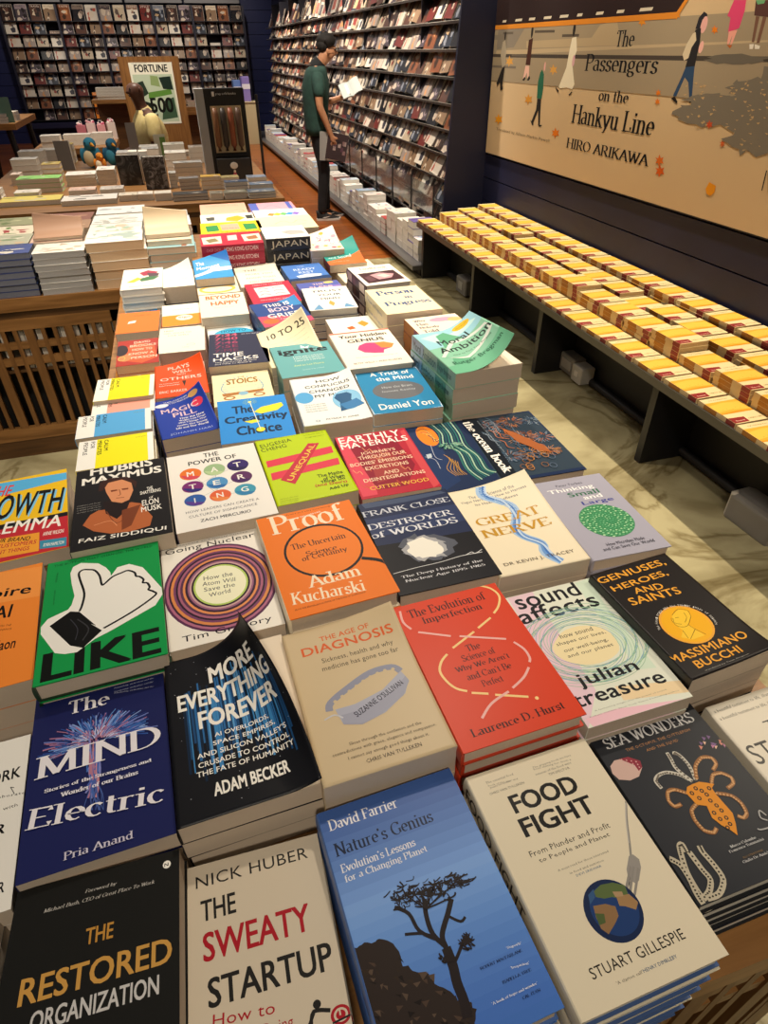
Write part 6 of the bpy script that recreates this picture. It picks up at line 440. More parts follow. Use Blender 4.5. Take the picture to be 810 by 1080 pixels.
# per title: hard cover, thickness, curl, extra, short name
def KW(**k): return k
moral_sp = [('#', 'b', 0, 1, .02, .98, 'a9cdb4'), ('#', 'b', 0, .3, .02, .98, '8fb6d0'), ('#', 'b', .62, .86, .02, .98, '63a884'), ('Moral', 'B', .05, .24, .18, .86, '2c4a50'), ('Ambition', 'B', .28, .6, .18, .86, '2f6a6a'), ('Rutger Bregman', 'b', .64, .93, .25, .8, '22302c')]
INFO = {
'growth': KW(t=.026, s='yellow, black and red business paperback', spine='3a6f94'), 'hubris': KW(t=.032, s='black paperback with an orange stone bust', spine='20303c'), 'matter': KW(t=.030, s='white paperback with nine coloured lettered discs', page=PAGE, spine='2a2350'),
'unequal': KW(t=.028, s='lime paperback with a red unequal sign', curl=(-35, .10, .5), spine='8fa30c'), 'earthly': KW(t=.027, s='crimson patterned paperback about materials', spine='8c1a30'), 'ocean': KW(t=.026, hard=True, s='large dark blue book with swirling waves', spine='131a26'),
'empire': KW(t=.04, s='orange paperback cut by the left edge', page=PAGE, spine='d8701f'), 'like': KW(t=.028, hard=True, s='green hardback with a thumbs-up hand', spine='0d3018', page=PAGE), 'nuclear': KW(t=.026, s='white paperback with purple and orange rings'), 'proof': KW(t=.03, hard=True, s='orange hardback with a magnifying glass', page=PAGE, spine='f0e4c8'),
'destroy': KW(t=.034, hard=True, s='dark hardback with a white explosion cloud', spine='101014', page=PAGE), 'nerve': KW(t=.032, curl=(28, .0, .30), s='cream paperback with a blue smoke ribbon'), 'think': KW(t=.026, hard=True, s='lavender book with a green dotted disc', page=PAGE),
'work': KW(t=.03, s='white paperback about teamwork at the left edge'), 'mind': KW(t=.032, s='navy paperback with a glowing blue brain'), 'more': KW(t=.033, curl=(20, -.004, .064), s='black paperback with blue light streaks', page=PAGE), 'age': KW(t=.045, curl=(50, .05, .22), s='beige paperback with a hospital wristband'),
'evol': KW(t=.026, hard=True, s='red-orange hardback with a dashed double helix', page=PAGE, spine='c23a1c'), 'sound': KW(t=.024, s='pastel paperback with a wavy green ring'), 'genius': KW(t=.03, curl=(-60, .07, .3), s='black paperback with a gold portrait medal', page=PAGE, spine='1a1716'),
'restored': KW(t=.028, s='black paperback with gold condensed lettering', spine='141412'), 'sweaty': KW(t=.026, s='beige hardback with black and red lettering', hard=True, page=PAGEW), 'nature': KW(t=.032, hard=True, s='blue hardback with a bare tree on a rock', page=PAGE, spine='4a6eb0'),
'food': KW(t=.032, hard=True, back='3a5688', s='cream hardback with a fork and globe', page=PAGEW, spine='e4dac2', stext=[('FOOD FIGHT', 'B', .04, .62, .12, .88, '161412')]), 'sea': KW(t=.027, hard=True, jx=.006, s='black hardback with an orange spotted octopus', page=PAGEW, spine='15171c'), 'story': KW(t=.03, s='cream paperback with thin lettering and a purple shape', curl=(75, .06, .3)), 'darkone': KW(t=.03, s='black book at the bottom left edge'),
'ladrt': KW(t=.02, s='small yellow and white sideways book'), 'ladrp': KW(t=.02, s='small salmon and white sideways book'), 'ladrb': KW(t=.02, s='small sky-blue and white sideways book'), 'ladry': KW(t=.02, s='small yellow sideways book nearest the bust'),
'brooks': KW(t=.026, s='red paperback with orange swirls', spine='8a2a24'), 'tangerine': KW(t=.022, s='amber paperback with a white star figure'), 'orange': KW(t=.03, s='plain orange paperback'), 'smallblue': KW(t=.02, s='little blue paperback with an orange figure', curl=(60, .0, .2)), 'leaf': KW(t=.024, hard=True, s='cream book with overlapping coloured leaves', page=PAGEW),
'lyon': KW(t=.02, s='charcoal paperback with white lettering', curl=None), 'plain': KW(t=.022, n=1, base=.90, s='blank cream paperback with a lifted cover', curl=(40, -.02, .17)), 'sign': KW(t=.022, s='cream and orange banded paperback'), 'cream': KW(t=.034, s='cream paperback with faint grey lettering', page=procmat('pink_paper_pages', 'b98f80', 'd6b0a0', .85, 'wave', (1, 1, 1), 260, 2, .15, (.2, .9), 1.2)),
'plays': KW(t=.03, s='vermilion paperback with rounded pale lettering', curl=(45, .03, .12), page=PAGE, spine='c8401a'), 'magic': KW(t=.032, s='royal blue paperback with pill shapes', curl=(20, .0, .11), page=PAGE, spine='1b3078'), 'gel': KW(t=.025, n=1, base=.952, s='bright blue paperback with a lifted cover', curl=(60, -.04, .22)), 'ring': KW(t=.022, s='pale paperback with blue and amber rings'), 'beyond': KW(t=.036, s='cream paperback with orange capitals'),
'oval': KW(t=.022, s='white paperback with a turquoise oval'), 'time': KW(t=.026, s='navy paperback with red clock numerals', page=PAGE), 'stoics': KW(t=.026, s='pale yellow book with a blue laurel wreath'), 'creat': KW(t=.028, s='bright blue paperback with a yellow sprout'), 'know': KW(t=.024, s='cream paperback with thin grey capitals', curl=(80, .05, .2)), 'red': KW(t=.03, s='red paperback with a white picture panel', spine='b82038'),
'grief': KW(t=.022, s='blue and pink paperback with bubble letters', curl=(10, .02, .16)), 'tento': KW(t=.024, s='cream paperback with ruled handwriting lines', curl=(40, -.03, .16)), 'ignite': KW(t=.034, s='teal paperback with black lower-case title'), 'confu': KW(t=.030, s='white paperback with a blue bearded sage', curl=(10, .02, .16), spine='d8dcd8'), 'blue': KW(t=.024, s='mid-blue paperback with a misty hill'), 'purple': KW(t=.022, s='violet paperback with a small moon'),
'trust': KW(t=.026, hard=True, s='white hardback with spaced capitals and kites', page=PAGEG, spine='1e2c4c'), 'berry': KW(t=.022, s='white paperback with two orange berries'), 'hidden': KW(t=.026, hard=True, s='cream hardback with a pink paint splash', page=PAGE, spine='e8e0d0'), 'trick': KW(t=.034, s='blue paperback with a grey oval', page=PAGE, spine='e8ecec'), 'safe': KW(t=.026, n=1, base=.947, s='teal and orange paperback with a lifted cover', curl=(50, -.03, .2), spine='7a2a30'), 'lower': KW(t=.026, s='cream paperback under the teal and orange one'),
'flowers': KW(t=.028, s='pink flowery paperback with white capitals', curl=(50, -.03, .24)), 'land': KW(t=.034, hard=True, s='cream hardback with a sleeping figure picture', page=PAGEG, spine='4a3034', stext=[('#', 'b', .06, .3, .1, .9, 'c8b0a8'), ('#', 'b', .36, .5, .1, .9, '6a3a38'), ('#', 'b', .7, .95, .1, .9, 'e0cfc4')]), 'person': KW(t=.036, s='pale yellow paperback with blue serif title', spine='eadfb4', stext=[('Person in Progress', 's', .1, .8, .3, .7, '8a94a8')]),
'why': KW(t=.034, s='peach paperback with two pastel ovals', spine='c86a4a', stext=[('#', 'b', .0, .4, .02, .98, 'e8a060'), ('#', 'b', .4, .7, .02, .98, 'b86a8a'), ('#', 'b', .7, 1, .02, .98, '5a5a9a')]), 'moral': KW(t=.036, s='green mountain paperback with a strongly lifted cover', curl=(-8, -.035, .115), spine='a9cdb4', stext=moral_sp, page=PAGE),
'peach': KW(t=.026, s='large peach cookbook'), 'foodie': KW(t=.022, s='large cream cookbook with food pictures'), 'yellow': KW(t=.024, s='large yellow-bordered cookbook', spine='e0b818'), 'hk': KW(t=.03, sside='B', s='red cookbook with white spine lettering', spine='a01838', stext=[('HONG KONG KITCHEN', 'b', .36, .9, .25, .75, 'f0d8dc'), ('CHOP CHOP', 'b', .08, .3, .3, .68, 'd88a98')]), 'pinkblue': KW(t=.022, s='large pink and blue banded book'), 'rainbow': KW(t=.022, s='large white book with rainbow shapes'), 'creamj': KW(t=.024, s='large cream book with a looping line drawing'),
'japan': KW(t=.042, hard=True, sside='B', s='white-topped travel book with black spine', page=PAGEG, spine='22211f', stext=[('JAPAN', 'b', .1, .94, .2, .82, 'd8ccaa')])}
DESC = {  # where each pile lies
'growth': 'at the left edge of the front table', 'empire': 'left of the green thumbs-up book', 'work': 'left of the navy brain book', 'darkone': 'left of the black and gold book'}
RZ = .86; RISER = [(-.285, .355, .37, 1.146), (-.008, .485, 1.162, 3.46)]
def stack(key):
    (X, Y, a, w, h, z), bg, ds = ART[key]; I = INFO[key]; t = I['t']; base = I.get('base', TZ+.0005)
    if 'base' not in I and any(x0 < X < x1 and y0 < Y < y1 for x0, x1, y0, y1 in RISER): base = RZ+.0005
    nm = 'hardback' if I.get('hard') else 'paperback'; gap = z-base; n = I.get('n') or max(1, round(gap/t)); t = gap/n
    top = make_book(w, h, t-.0004, bg, parse(ds), I.get('hard', False), I.get('curl'), I.get('page', PAGE), I.get('spine'), I.get('stext'), I.get('sside', 'L'), nm, I.get('back'))
    top.location = (X, Y, base+(n-1)*t); top.rotation_euler = (0, 0, a)
    g = 'copies of the '+I['s']; s = I['s']
    where = DESC.get(key, 'on top of its pile')
    setp(top, s+', '+where if key in DESC else s+(' lying on top of its pile' if n > 1 else ' lying on another book'), nm, g if n > 1 else None)
    if n > 1:
        src = top
        if I.get('curl'):
            src = make_book(w, h, t-.0004, bg, [], I.get('hard', False), None, I.get('page', PAGE), I.get('spine'), I.get('stext'), I.get('sside', 'L'), nm, I.get('back'))
        for k in range(1, n):
            j_ = I.get('jx', .0022); dx, dy = rnd.uniform(-j_, j_), rnd.uniform(-.002, .002)
            if key in ('moral',): dx = -.003*k*(1 if k % 2 else .4)
            lab = 'copy of the '+s+', '+ORD[k+1]+' from the top'
            loc = (X+dx, Y+dy, base+(n-1-k)*t); rz = a+rnd.uniform(-.008, .008)
            if k == 1 and src is not top: src.location = loc; src.rotation_euler = (0, 0, rz); setp(src, lab, nm, g)
            else: dup(src, loc, rz, label=lab, category=nm, group=g)
for key in ART: stack(key)
# ------------------------------------------------------------------ tables with slatted sides
def slat_panel(name, L, parent, M, ztop=.66):
    "oak side: top rail, two rows of small openings, tall slats, bottom rail; x along, y = outward normal"
    b = MB(); bx = lambda x0, x1, z0, z1, d=.022: b.box(x0, x1, -d/2, d/2, z0, z1, WOODV if z1-z0 > x1-x0 else WOOD, M)
    bx(0, L, ztop-.05, ztop); bx(0, L, .535, .565, .018); bx(0, L, .46, .495, .018); bx(0, L, .09, .155)
    x = 0; k = 0
    while x < L:
        w = .036 if k % 3 == 0 else .018
        if x+w > L: break
        bx(x, x+w, .155, ztop-.05, .02 if k % 3 else .026); x += w+.030; k += 1
    bx(L-.05, L, .09, ztop)
    return b.build(name, parent)
def mplace(x, y, ang): return Matrix.Translation((x, y, 0)) @ Matrix.Rotation(ang, 4, 'Z')
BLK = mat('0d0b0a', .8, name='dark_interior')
def table(label, x0, x1, y0, y1, faces, group=None, top=TZ, riser=None):
    t = empty('display_table', ((x0+x1)/2, (y0+y1)/2, 0), 0, label, 'table', group); T = Matrix.Translation((-(x0+x1)/2, -(y0+y1)/2, 0))
    MB().box(x0, x1, y0, y1, top-.055, top, WOOD, T).build('tabletop', t)
    MB().box(x0+.02, x1-.02, y0+.02, y1-.02, top-.09, top-.056, WOODD, T).build('frieze', t)
    if 'S' in faces: slat_panel('slatted_panel', x1-x0-.04, t, T @ mplace(x0+.02, y0+.03, 0), top-.09)
    if 'W' in faces: slat_panel('slatted_panel', y1-y0-.08, t, T @ mplace(x0+.03, y1-.04, -pi/2), top-.09)
    if 'E' in faces: slat_panel('slatted_panel', y1-y0-.08, t, T @ mplace(x1-.03, y0+.04, pi/2), top-.09)
    if 'N' in faces: MB().box(x0+.02, x1-.02, y1-.05, y1-.03, .09, top-.09, WOODV, T).build('back_panel', t)
    MB().box(x0+.13, x1-.13, y0+.16, y1-.1, .10, top-.12, BLK, T).build('inner_shade_box', t)  # black box inside the table, stands in for shade behind the slats
    MB().box(x0+.025, x1-.025, y0+.025, y1-.025, 0, .088, WOODD, T).build('plinth', t)
    if riser: MB().box(*riser, top, RZ, WOOD, T).build('riser', t)
    return t
table('oak display table nearest the viewer carrying the large bestsellers', -.53, .775, .132, 1.15, 'SWE', riser=RISER[0])
table('oak display table behind it carrying the small self-help paperbacks', -.33, .74, 1.152, 3.62, 'WE', riser=RISER[1])
table('slatted oak display table at the left with tall pale piles', -1.28, -.335, 2.99, 4.25, 'SW', riser=(-.92, -.34, 3.20, 3.9))
table('far oak display table with boxed sets and a black stand', -1.42, .69, 4.85, 7.3, 'SWE')
table('rear oak table with white books, behind the far display table', -1.45, -.62, 8.35, 9.3, 'SE')
# white books kept inside the slatted table
ib = empty('book'); MB().box(-.012, .012, 0, .11, 0, .19, mat('c9c1b2', .7)).build('page_block', ib); MB().box(-.014, -.012, -.002, .112, 0, .192, mat('e8e4da', .5)).build('front_cover', ib)
xs = [-1.12+.05*i+(.02 if i % 3 == 0 else 0) for i in range(15)]
for i, x in enumerate(xs):
    lab = 'white book upright behind the slats, '+ORD[i+1]+' from the left'
    if i == 0: ib.location = (x, 3.035, .435); setp(ib, lab, 'book', 'white books behind the slats')
    else: dup(ib, (x, 3.035, .435), rnd.uniform(-.1, .1), label=lab, category='book', group='white books behind the slats')
sh = MB().box(-1.2, -.45, 3.03, 3.16, .42, .434, WOODD).build('inner_shelf'); setp(sh, 'narrow shelf inside the slatted table holding white books', 'shelf')
# ------------------------------------------------------------------ piles on the left table and far tables
def simple_book(name, w, d, t, cov, page, dec=None, sp=None):
    e = empty(name); MB().box(-w/2+.002, w/2-.002, -d/2+.001, d/2-.001, .0012, t-.0012, page).build('page_block', e)
    paint('front_cover', w, d, cov, dec or [], e, None, .0012, .3).location = (0, 0, t)
    MB().box(-w/2, w/2, -d/2, d/2, 0, .0012, mat(sp or cov)).build('back_cover', e); return e
def art_rand(w, h, cols, n, seed, title=None, tc='6a6a6a'):
    r = random.Random(seed); out = []
    for i in range(n):
        cx, cy = r.uniform(.1, .85)*w*1000, r.uniform(.1, .85)*h*1000; rx = r.uniform(.05, .22)*w*1000; ry = r.uniform(.04, .18)*h*1000; a = r.uniform(0, 3); m = r.choice([3, 4, 5, 6, 9])
        V = [(cx+rx*r.uniform(.6, 1.2)*cos(a+2*pi*k/m), cy+ry*r.uniform(.6, 1.2)*sin(a+2*pi*k/m)) for k in range(m)]; out.append((V, [tuple(range(m))], r.choice(cols)))
    if title:
        V, F = place_text(title, w*150, h*780, w*850, h*780, h*120, 'b', False); out.append((V, F, tc))
    return out
def pile(label, x, y, z, w, d, t, n, cov, page, cols=(), seed=1, rz=0, title=None, sp=None, cat='book', name='book', na=7, curl=None, jit=.004):
    g = 'pile of '+label+'s'
    e = simple_book(name, w, d, t-.0004, cov, page, art_rand(w, d, cols, na, seed, title) if cols else None, sp)
    r = random.Random(seed)
    for k in range(n):
        loc = (x+r.uniform(-jit, jit), y+r.uniform(-jit, jit), z+k*t); q = n-k; lab = label+(', topmost of its pile' if q == 1 else ', '+ORD[q]+' from the top')
        if n == 1: lab = label
        if k == 0: e.location = loc; e.rotation_euler = (0, 0, rz); setp(e, lab, cat, g if n > 1 else None)
        else: dup(e, loc, rz+r.uniform(-.02, .02), label=lab, category=cat, group=g)
    return e
BL = procmat('shrink_wrapped_grey_pages', '5c6070', '8a8d98', .25, 'wave', (1, 1, 1), 200, 2, .1, (.2, .9), 1.5)
SL = procmat('silver_grey_pages', '8f8d8c', 'c2c0bd', .3, 'wave', (1, 1, 1), 200, 2, .1, (.2, .9), 1.5)
TN = procmat('tan_pages', 'c0a27f', 'd9be9b', .8, 'wave', (1, 1, 1), 200, 2, .1, (.2, .9), 1.5)
Z0 = TZ+.0008
pile('dark blue shrink-wrapped book', -.77, 3.085, Z0, .225, .165, .025, 7, '43528c', BL, ('8a93b8', 'd8d2c4', '2a3564'), 3, .02, 'ATLAS', '2c3c70', cat='picture book', name='picture_book')
pile('white shrink-wrapped book', -.545, 3.085, Z0, .205, .165, .024, 7, 'e9e6dc', SL, ('c9c0b4', 'b8a890', 'd8d2c8'), 4, .02, None, 'a8a8a8', na=14, cat='picture book', name='picture_book')
pile('thick cream-edged book', -.315, 3.115, Z0, .235, .20, .038, 5, 'f1ede2', TN, ('c8d4c8', 'e0c8b8', 'a8b8b0'), 5, .03, None, 'd8c8ac', na=12, cat='picture book', name='picture_book')
pile('pale patterned book behind the dark blue pile', -.79, 3.27, RZ+.0008, .215, .19, .025, 3, 'b8b8a0', PAGE, ('8a9a78', 'e0dcc8', 'c8b090'), 6, .01, None, cat='picture book', name='picture_book')
pile('pink patterned book behind the white pile', -.565, 3.27, RZ+.0008, .215, .19, .025, 3, 'd9b8a4', PAGE, ('b8604a', 'e8d4c4', 'c88a70'), 3, .02, None, na=18, cat='picture book', name='picture_book')
pile('white illustrated book behind the cream-edged pile', -.325, 3.34, RZ+.0008, .235, .21, .026, 3, 'ecebe2', PAGEW, ('a8c0a8', 'c8d8d8', 'd8c0a8'), 8, .01, None, na=16, cat='picture book', name='picture_book')
pile('red and cream book in the second row', -.80, 3.47, RZ+.0008, .215, .19, .024, 3, 'e6dcc4', PAGE, ('a83a3a', '6a8a4a', 'd8c890'), 9, 0, None, cat='picture book', name='picture_book')
pile('brown book with turned pages', -.56, 3.47, RZ+.0008, .22, .19, .027, 3, 'a88468', PAGE, ('8a6a50', 'c8a888'), 10, .02, cat='picture book', name='picture_book')
pile('white book with thin line drawings', -.325, 3.56, RZ+.0008, .235, .2, .026, 3, 'eeeeea', PAGEW, ('b8b8b0', 'd0d4cc'), 11, -.01, None, na=14, cat='picture book', name='picture_book')
pile('olive book at the back of the left table', -.80, 3.68, RZ+.0008, .215, .19, .024, 3, '9a9c78', PAGE, ('c8c8a0', '6a7a4a'), 12, cat='picture book', name='picture_book')
pile('dusky brown book at the back', -.56, 3.68, RZ+.0008, .22, .19, .026, 3, '8a5a4c', PAGE, ('b88a70',), 13, -.03, cat='picture book', name='picture_book')
pile('white photo book at the back', -.32, 3.78, RZ+.0008, .235, .19, .026, 3, 'e8e8e6', PAGEW, ('b0b4b8',), 14, cat='picture book', name='picture_book')
pile('teal book with an oval emblem', -.085, 3.12, Z0, .20, .20, .030, 5, '9cc4c8', PAGE, ('a86a50', 'c8dcd8'), 15, -.01, None, '7fb0b4', cat='picture book', name='picture_book')
pile('cream book with a curled cover', -.09, 3.15, Z0+.151, .19, .19, .02, 1, 'e8dcc0', PAGE, ('d8c8a0',), 16, cat='picture book', name='picture_book')
fl = empty('book', (-.095, 3.2, Z0+.172), .02, 'tan paperback with its cover folded up, above the teal pile', 'book')
MB().box(-.095, .095, -.1, .1, .001, .016, PAGE).build('page_block', fl); paint('front_cover', .192, .2, 'dcc7a6', [], fl, (100, -.03, .10), .0008).location = (0, 0, .017)
fb = empty('book', (-.56, 3.27, Z0+.176), .05, 'tan paperback with its cover curled open, on the pink pile', 'book')
MB().box(-.10, .10, -.08, .08, .001, .012, PAGE).build('page_block', fb); paint('front_cover', .2, .17, 'b8937a', [], fb, (100, -.03, .09), .0008).location = (0, 0, .013)
pile('white photo book with rose print', -.09, 3.36, Z0, .20, .2, .027, 7, 'ecebe8', PAGEW, ('c86a80', '9aa0a8', 'd0d0cc'), 17, 0, None, na=12, cat='picture book', name='picture_book')
pile('grey photo book', -.09, 3.56, Z0, .20, .18, .026, 7, 'c8c4bc', PAGEG, ('8a8a84', 'e8e8e4'), 18, cat='picture book', name='picture_book')
FAR = [('book','large flat yellow book at the table front edge',-1.198,-0.805,5.11,0.792,0.20,'e6d470',1),('book','large flat white book beside the yellow one',-0.797,-0.436,5.03,0.792,0.20,'f0ece4',1),('book','green-topped book',-1.152,-0.85,5.62,0.854,0.17,'93cf74',3),('book','pale salmon book',-1.259,-1.187,6.01,0.838,0.14,'f0dccc',3),('book','plain white thick book',-0.841,-0.62,5.83,0.839,0.20,'ece8e0',4),('book','white book in the taller pile',-0.612,-0.475,5.83,0.865,0.20,'ece8e0',5),('book','white paperback with a folded flap at the table edge',-0.431,-0.303,5.08,0.798,0.12,'e9ddc9',1),('book','white paperback with a dark label at the table edge',-0.300,-0.195,5.06,0.802,0.12,'efe8dc',1),('book','pale paperback at the table edge',-0.191,-0.071,5.02,0.807,0.12,'e6dfd2',1),('book','black and white patterned book',-0.067,0.177,4.96,0.802,0.12,'2a2a2a',2),('book','grey flat book at the table edge',0.181,0.275,4.92,0.802,0.12,'8a8478',1),('book','olive flat book at the table edge',0.279,0.439,4.91,0.802,0.12,'77766a',1),('book','slate flat book at the table corner',0.443,0.635,4.89,0.802,0.13,'5d6a7c',2),('boxed_set','small grey boxed set',-0.078,-0.02,5.51,0.862,0.12,'a9a9a6',4),('boxed_set','silver boxed set',-0.010,0.138,5.40,0.836,0.10,'7c7c7c',3),('boxed_set','pale silver boxed set further back',-0.030,0.19,5.78,0.892,0.12,'9a9a98',4),('book','gold-covered book',0.147,0.298,5.35,0.848,0.10,'c8a24a',3),('notebook','blue-grey notebook',0.304,0.472,5.10,0.840,0.10,'4c5a72',3),('notebook','slate blue notebook',0.477,0.648,5.06,0.822,0.12,'6a7a92',2),('book','dark-banded white book',-1.371,-1.17,8.49,0.873,0.18,'e0dcd4',2),('book','white cookbook near the plush toys',-1.20,-1.01,7.11,0.881,0.18,'e8e2d4',3),('book','yellow-banded book',-1.0,-0.90,7.19,0.912,0.14,'d8c060',3),('book','white book at the rear left',-1.160,-0.87,8.64,0.862,0.18,'d8d2c8',2),('book','white book at the rear right',-0.855,-0.64,8.62,0.872,0.18,'e0dad0',2)]
for i, (n, l, x0, x1, y, z1, d, c, k) in enumerate(FAR):
    pile(l, (x0+x1)/2, y+d/2, Z0, x1-x0-.004, d, (z1-Z0)/k, k, c, PAGEG if c < '8' else PAGEW, (dark(c, .6), dark(c, 1.0), 'cfc8bc'), 40+i, 0, None, cat='boxed set' if n == 'boxed_set' else n, name=n, jit=.002)
EX = [(-1.05, 5.40, .16, .14, 2, 'e8e0d4'), (-.68, 5.38, .18, .15, 2, 'd8b8a8'), (-.48, 5.36, .16, .15, 2, 'c8c0b8'), (-1.22, 6.55, .2, .16, 5, 'e8e4da'), (-1.20, 6.85, .2, .16, 6, 'd8d4cc'), (-1.0, 6.40, .14, .16, 4, 'd8c070'), (-.40, 6.5, .16, .2, 6, 'c8c4c0'), (-.20, 6.45, .14, .18, 7, 'a8a8a8'), (.0, 6.35, .17, .2, 6, 'e0dcd4'), (.0, 6.7, .18, .2, 7, 'd0c8bc'), (-.22, 6.85, .16, .2, 6, 'ece8e0'), (.2, 6.9, .15, .2, 5, 'c8b8a8'), (-.30, 5.98, .14, .14, 6, 'b0aca8'), (.12, 6.05, .16, .14, 4, '8a8a8c'), (.40, 6.3, .18, .2, 4, 'b8b4ac'), (.56, 5.35, .14, .12, 3, '8a94a8'), (.36, 5.40, .14, .12, 3, 'a89a70'), (-1.27, 5.40, .12, .14, 3, 'f0e8dc')]
for i, (x, y, w_, d_, n, c) in enumerate(EX):
    pile(['white', 'pink', 'silver', 'cream', 'grey', 'yellow', 'pewter', 'steel', 'ivory', 'sand', 'chalk', 'buff', 'ash', 'slate', 'stone', 'lilac', 'khaki', 'pale'][i]+' book in pile %s of the far table fill' % ORD[i+1] if False else ['small white book beside the green-topped pile', 'rosy book in front of the plain white pile', 'pale grey book in front of the taller white pile', 'white book near the left edge of the far table', 'chalk white book behind the leftmost pile', 'mustard book left of the plush toys', 'light grey book right of the plush toys', 'steel grey box book behind the standing books', 'ivory book behind the silver boxed sets', 'sand book at the rear centre of the far table', 'white book nearest the seated man', 'buff book right of the green upright book', 'ash grey book right behind the standing books', 'dark grey book left of the black stand', 'stone grey book behind the black stand', 'lilac grey notebook at the right corner', 'khaki notebook in front of the black stand', 'pale book at the far left corner'][i], x, y, Z0, w_, d_, .025*n/min(n, 3), min(n, 3), c, PAGEW, (dark(c, .6), 'e8e4dc', dark(c, .8)), 200+i, 0, None, jit=.002)
# two tall grey books standing upright
for i, (x, y, w, h, lab) in enumerate([(-.36, 5.74, .17, .205, 'tall dark marbled book standing upright'), (-.17, 5.50, .16, .215, 'tall grey marbled book standing upright, right of the other')]):
    e = empty('book', (x, y, Z0), -.12, lab, 'book'); MB().box(-w/2+.003, w/2-.003, .004, .05, .003, h-.003, PAGEW).build('page_block', e)
    MB().box(-w/2, w/2, 0, .004, 0, h, procmat('marbled_grey', ['101012', '2c2c30'][i], ['6a6a6c', 'a8a8aa'][i], .3, 'noise', (1, 1, 1), [9, 16][i], 6, 0, (.45, .7), 2.5)).build('front_cover', e); MB().box(-w/2, w/2, .05, .053, 0, h, mat('3a3a3c')).build('back_cover', e)
for i, x in enumerate([-.33, -.25]):
    e = empty('book', (x, 6.05, Z0), 0, ['thin white book standing with its spine out', 'thick white book standing with its spine out'][i], 'book'); MB().box(-.035, .035, 0, .14, .002, .19, PAGEW).build('page_block', e); MB().box(-.037, .037, -.003, 0, 0, .192, mat('d8d4cc')).build('spine', e)
e = empty('book', (-.93, 6.72, Z0), -.2, 'grey picture book standing upright beside the plush toys', 'book'); MB().box(-.06, .06, .004, .04, .002, .22, PAGEW).build('page_block', e); MB().box(-.063, .063, 0, .004, 0, .224, mat('6e6a66')).build('front_cover', e)
# plush birds
def plush(label, x, y, c1, c2, s=1):
    e = empty('plush_toy', (x, y, Z0), -.3, label, 'plush toy')
    MB().ball((0, 0, .085*s), (.07*s, .06*s, .085*s), mat(c1, .9), 14, 9).build('body', e, True); MB().ball((.02*s, -.02*s, .18*s), (.05*s, .048*s, .048*s), mat(c1, .9), 12, 8).build('head', e, True)
    MB().ball((.0, -.05*s, .075*s), (.045*s, .025*s, .06*s), mat(c2, .9), 10, 7).build('belly', e, True); MB().tube([(.045*s, -.05*s, .18*s), (.085*s, -.09*s, .17*s)], [.016*s, .003*s], mat('e8a030')).build('beak', e, True)
    for sx in (-1, 1): MB().ball((.065*sx*s, .0, .09*s), (.02*s, .04*s, .06*s), mat(c1, .9), 10, 7).build('wing', e, True)
    for sx in (-1, 1): MB().ball((.02*s+.022*sx*s, -.062*s, .19*s), .006*s, mat('101010', .2), 8, 5).build('eye', e, True)
plush('blue plush bird with a pale belly on the far table', -.72, 6.80, '2f7f9c', 'd8c8a0', 1.05); plush('second blue plush bird, right of the first', -.55, 6.90, '2c6f90', '3f8fa8', .95); plush('orange plush duck in front of the blue birds', -.64, 6.60, 'e08a2a', 'f0e0c0', .62)
# black display stand with brown cases
st = empty('display_stand', (.43, 5.76, Z0), 0, 'black countertop stand holding four brown pencil cases', 'display stand')
MB().box(-.15, .15, 0, .1, 0, .61, mat('131315', .4)).build('body', st); MB().box(-.215, -.15, -.005, .1, .0, .61, mat('a9adb0', .5)).build('side_panel', st)
w_ = MB(); w_.box(-.115, .115, -.004, 0, .19, .50, mat('c9b58e', .5)); w_.build('window_backing', st)
for k in range(4):
    m = MB(); cx = -.085+.057*k; m.tube([(cx, -.012, .205), (cx, -.018, .24), (cx, -.018, .45), (cx, -.012, .487)], [.014, .023, .023, .015], mat(['7a5236', '38302c', '8a4a30', '5c4438'][k], .5), 10); m.build('pencil_case', st, True)
m = MB(); m.box(-.128, .128, -.025, -.02, .17, .18, mat('131315')); m.box(-.128, .128, -.025, 0, .165, .17, mat('131315')); m.build('ledge', st)
m = MB(); m.box(-.125, .13, -.09, -.002, 0, .155, mat('2c2c2e', .4)); m.build('lower_tray', st)
m = MB(); V, F = place_text('paperblanks', -.06, .565, .09, .565, .02, 'n', False); m.add([(x, -.002, z) for x, z in V], F, mat('d8d8d4')); m.box(-.09, -.072, -.003, -.001, .56, .59, mat('d8d8d4')); m.build('brand_lettering', st)
m = MB(); m.ball((.0, -.093, .11), (.03, .002, .024), mat('e8e8e4'), 14, 8); m.ball((0, -.094, .045), (.014, .003, .022), mat('c05a70'), 10, 6); m.ball((0, -.095, .07), (.01, .003, .01), mat('e8d8c8'), 10, 6); m.build('tray_card', st)
cb = empty('banner_stand', (.62, 5.45, 0), 0, 'thin black stand leg behind the black countertop stand', 'stand'); MB().tube([(.12, .9, 0), (.12, .9, 1.3)], .012, DARK).build('pole', cb); MB().tube([(.12, .9, 0), (.12, .9, .02)], .1, DARK, 16).build('base', cb)
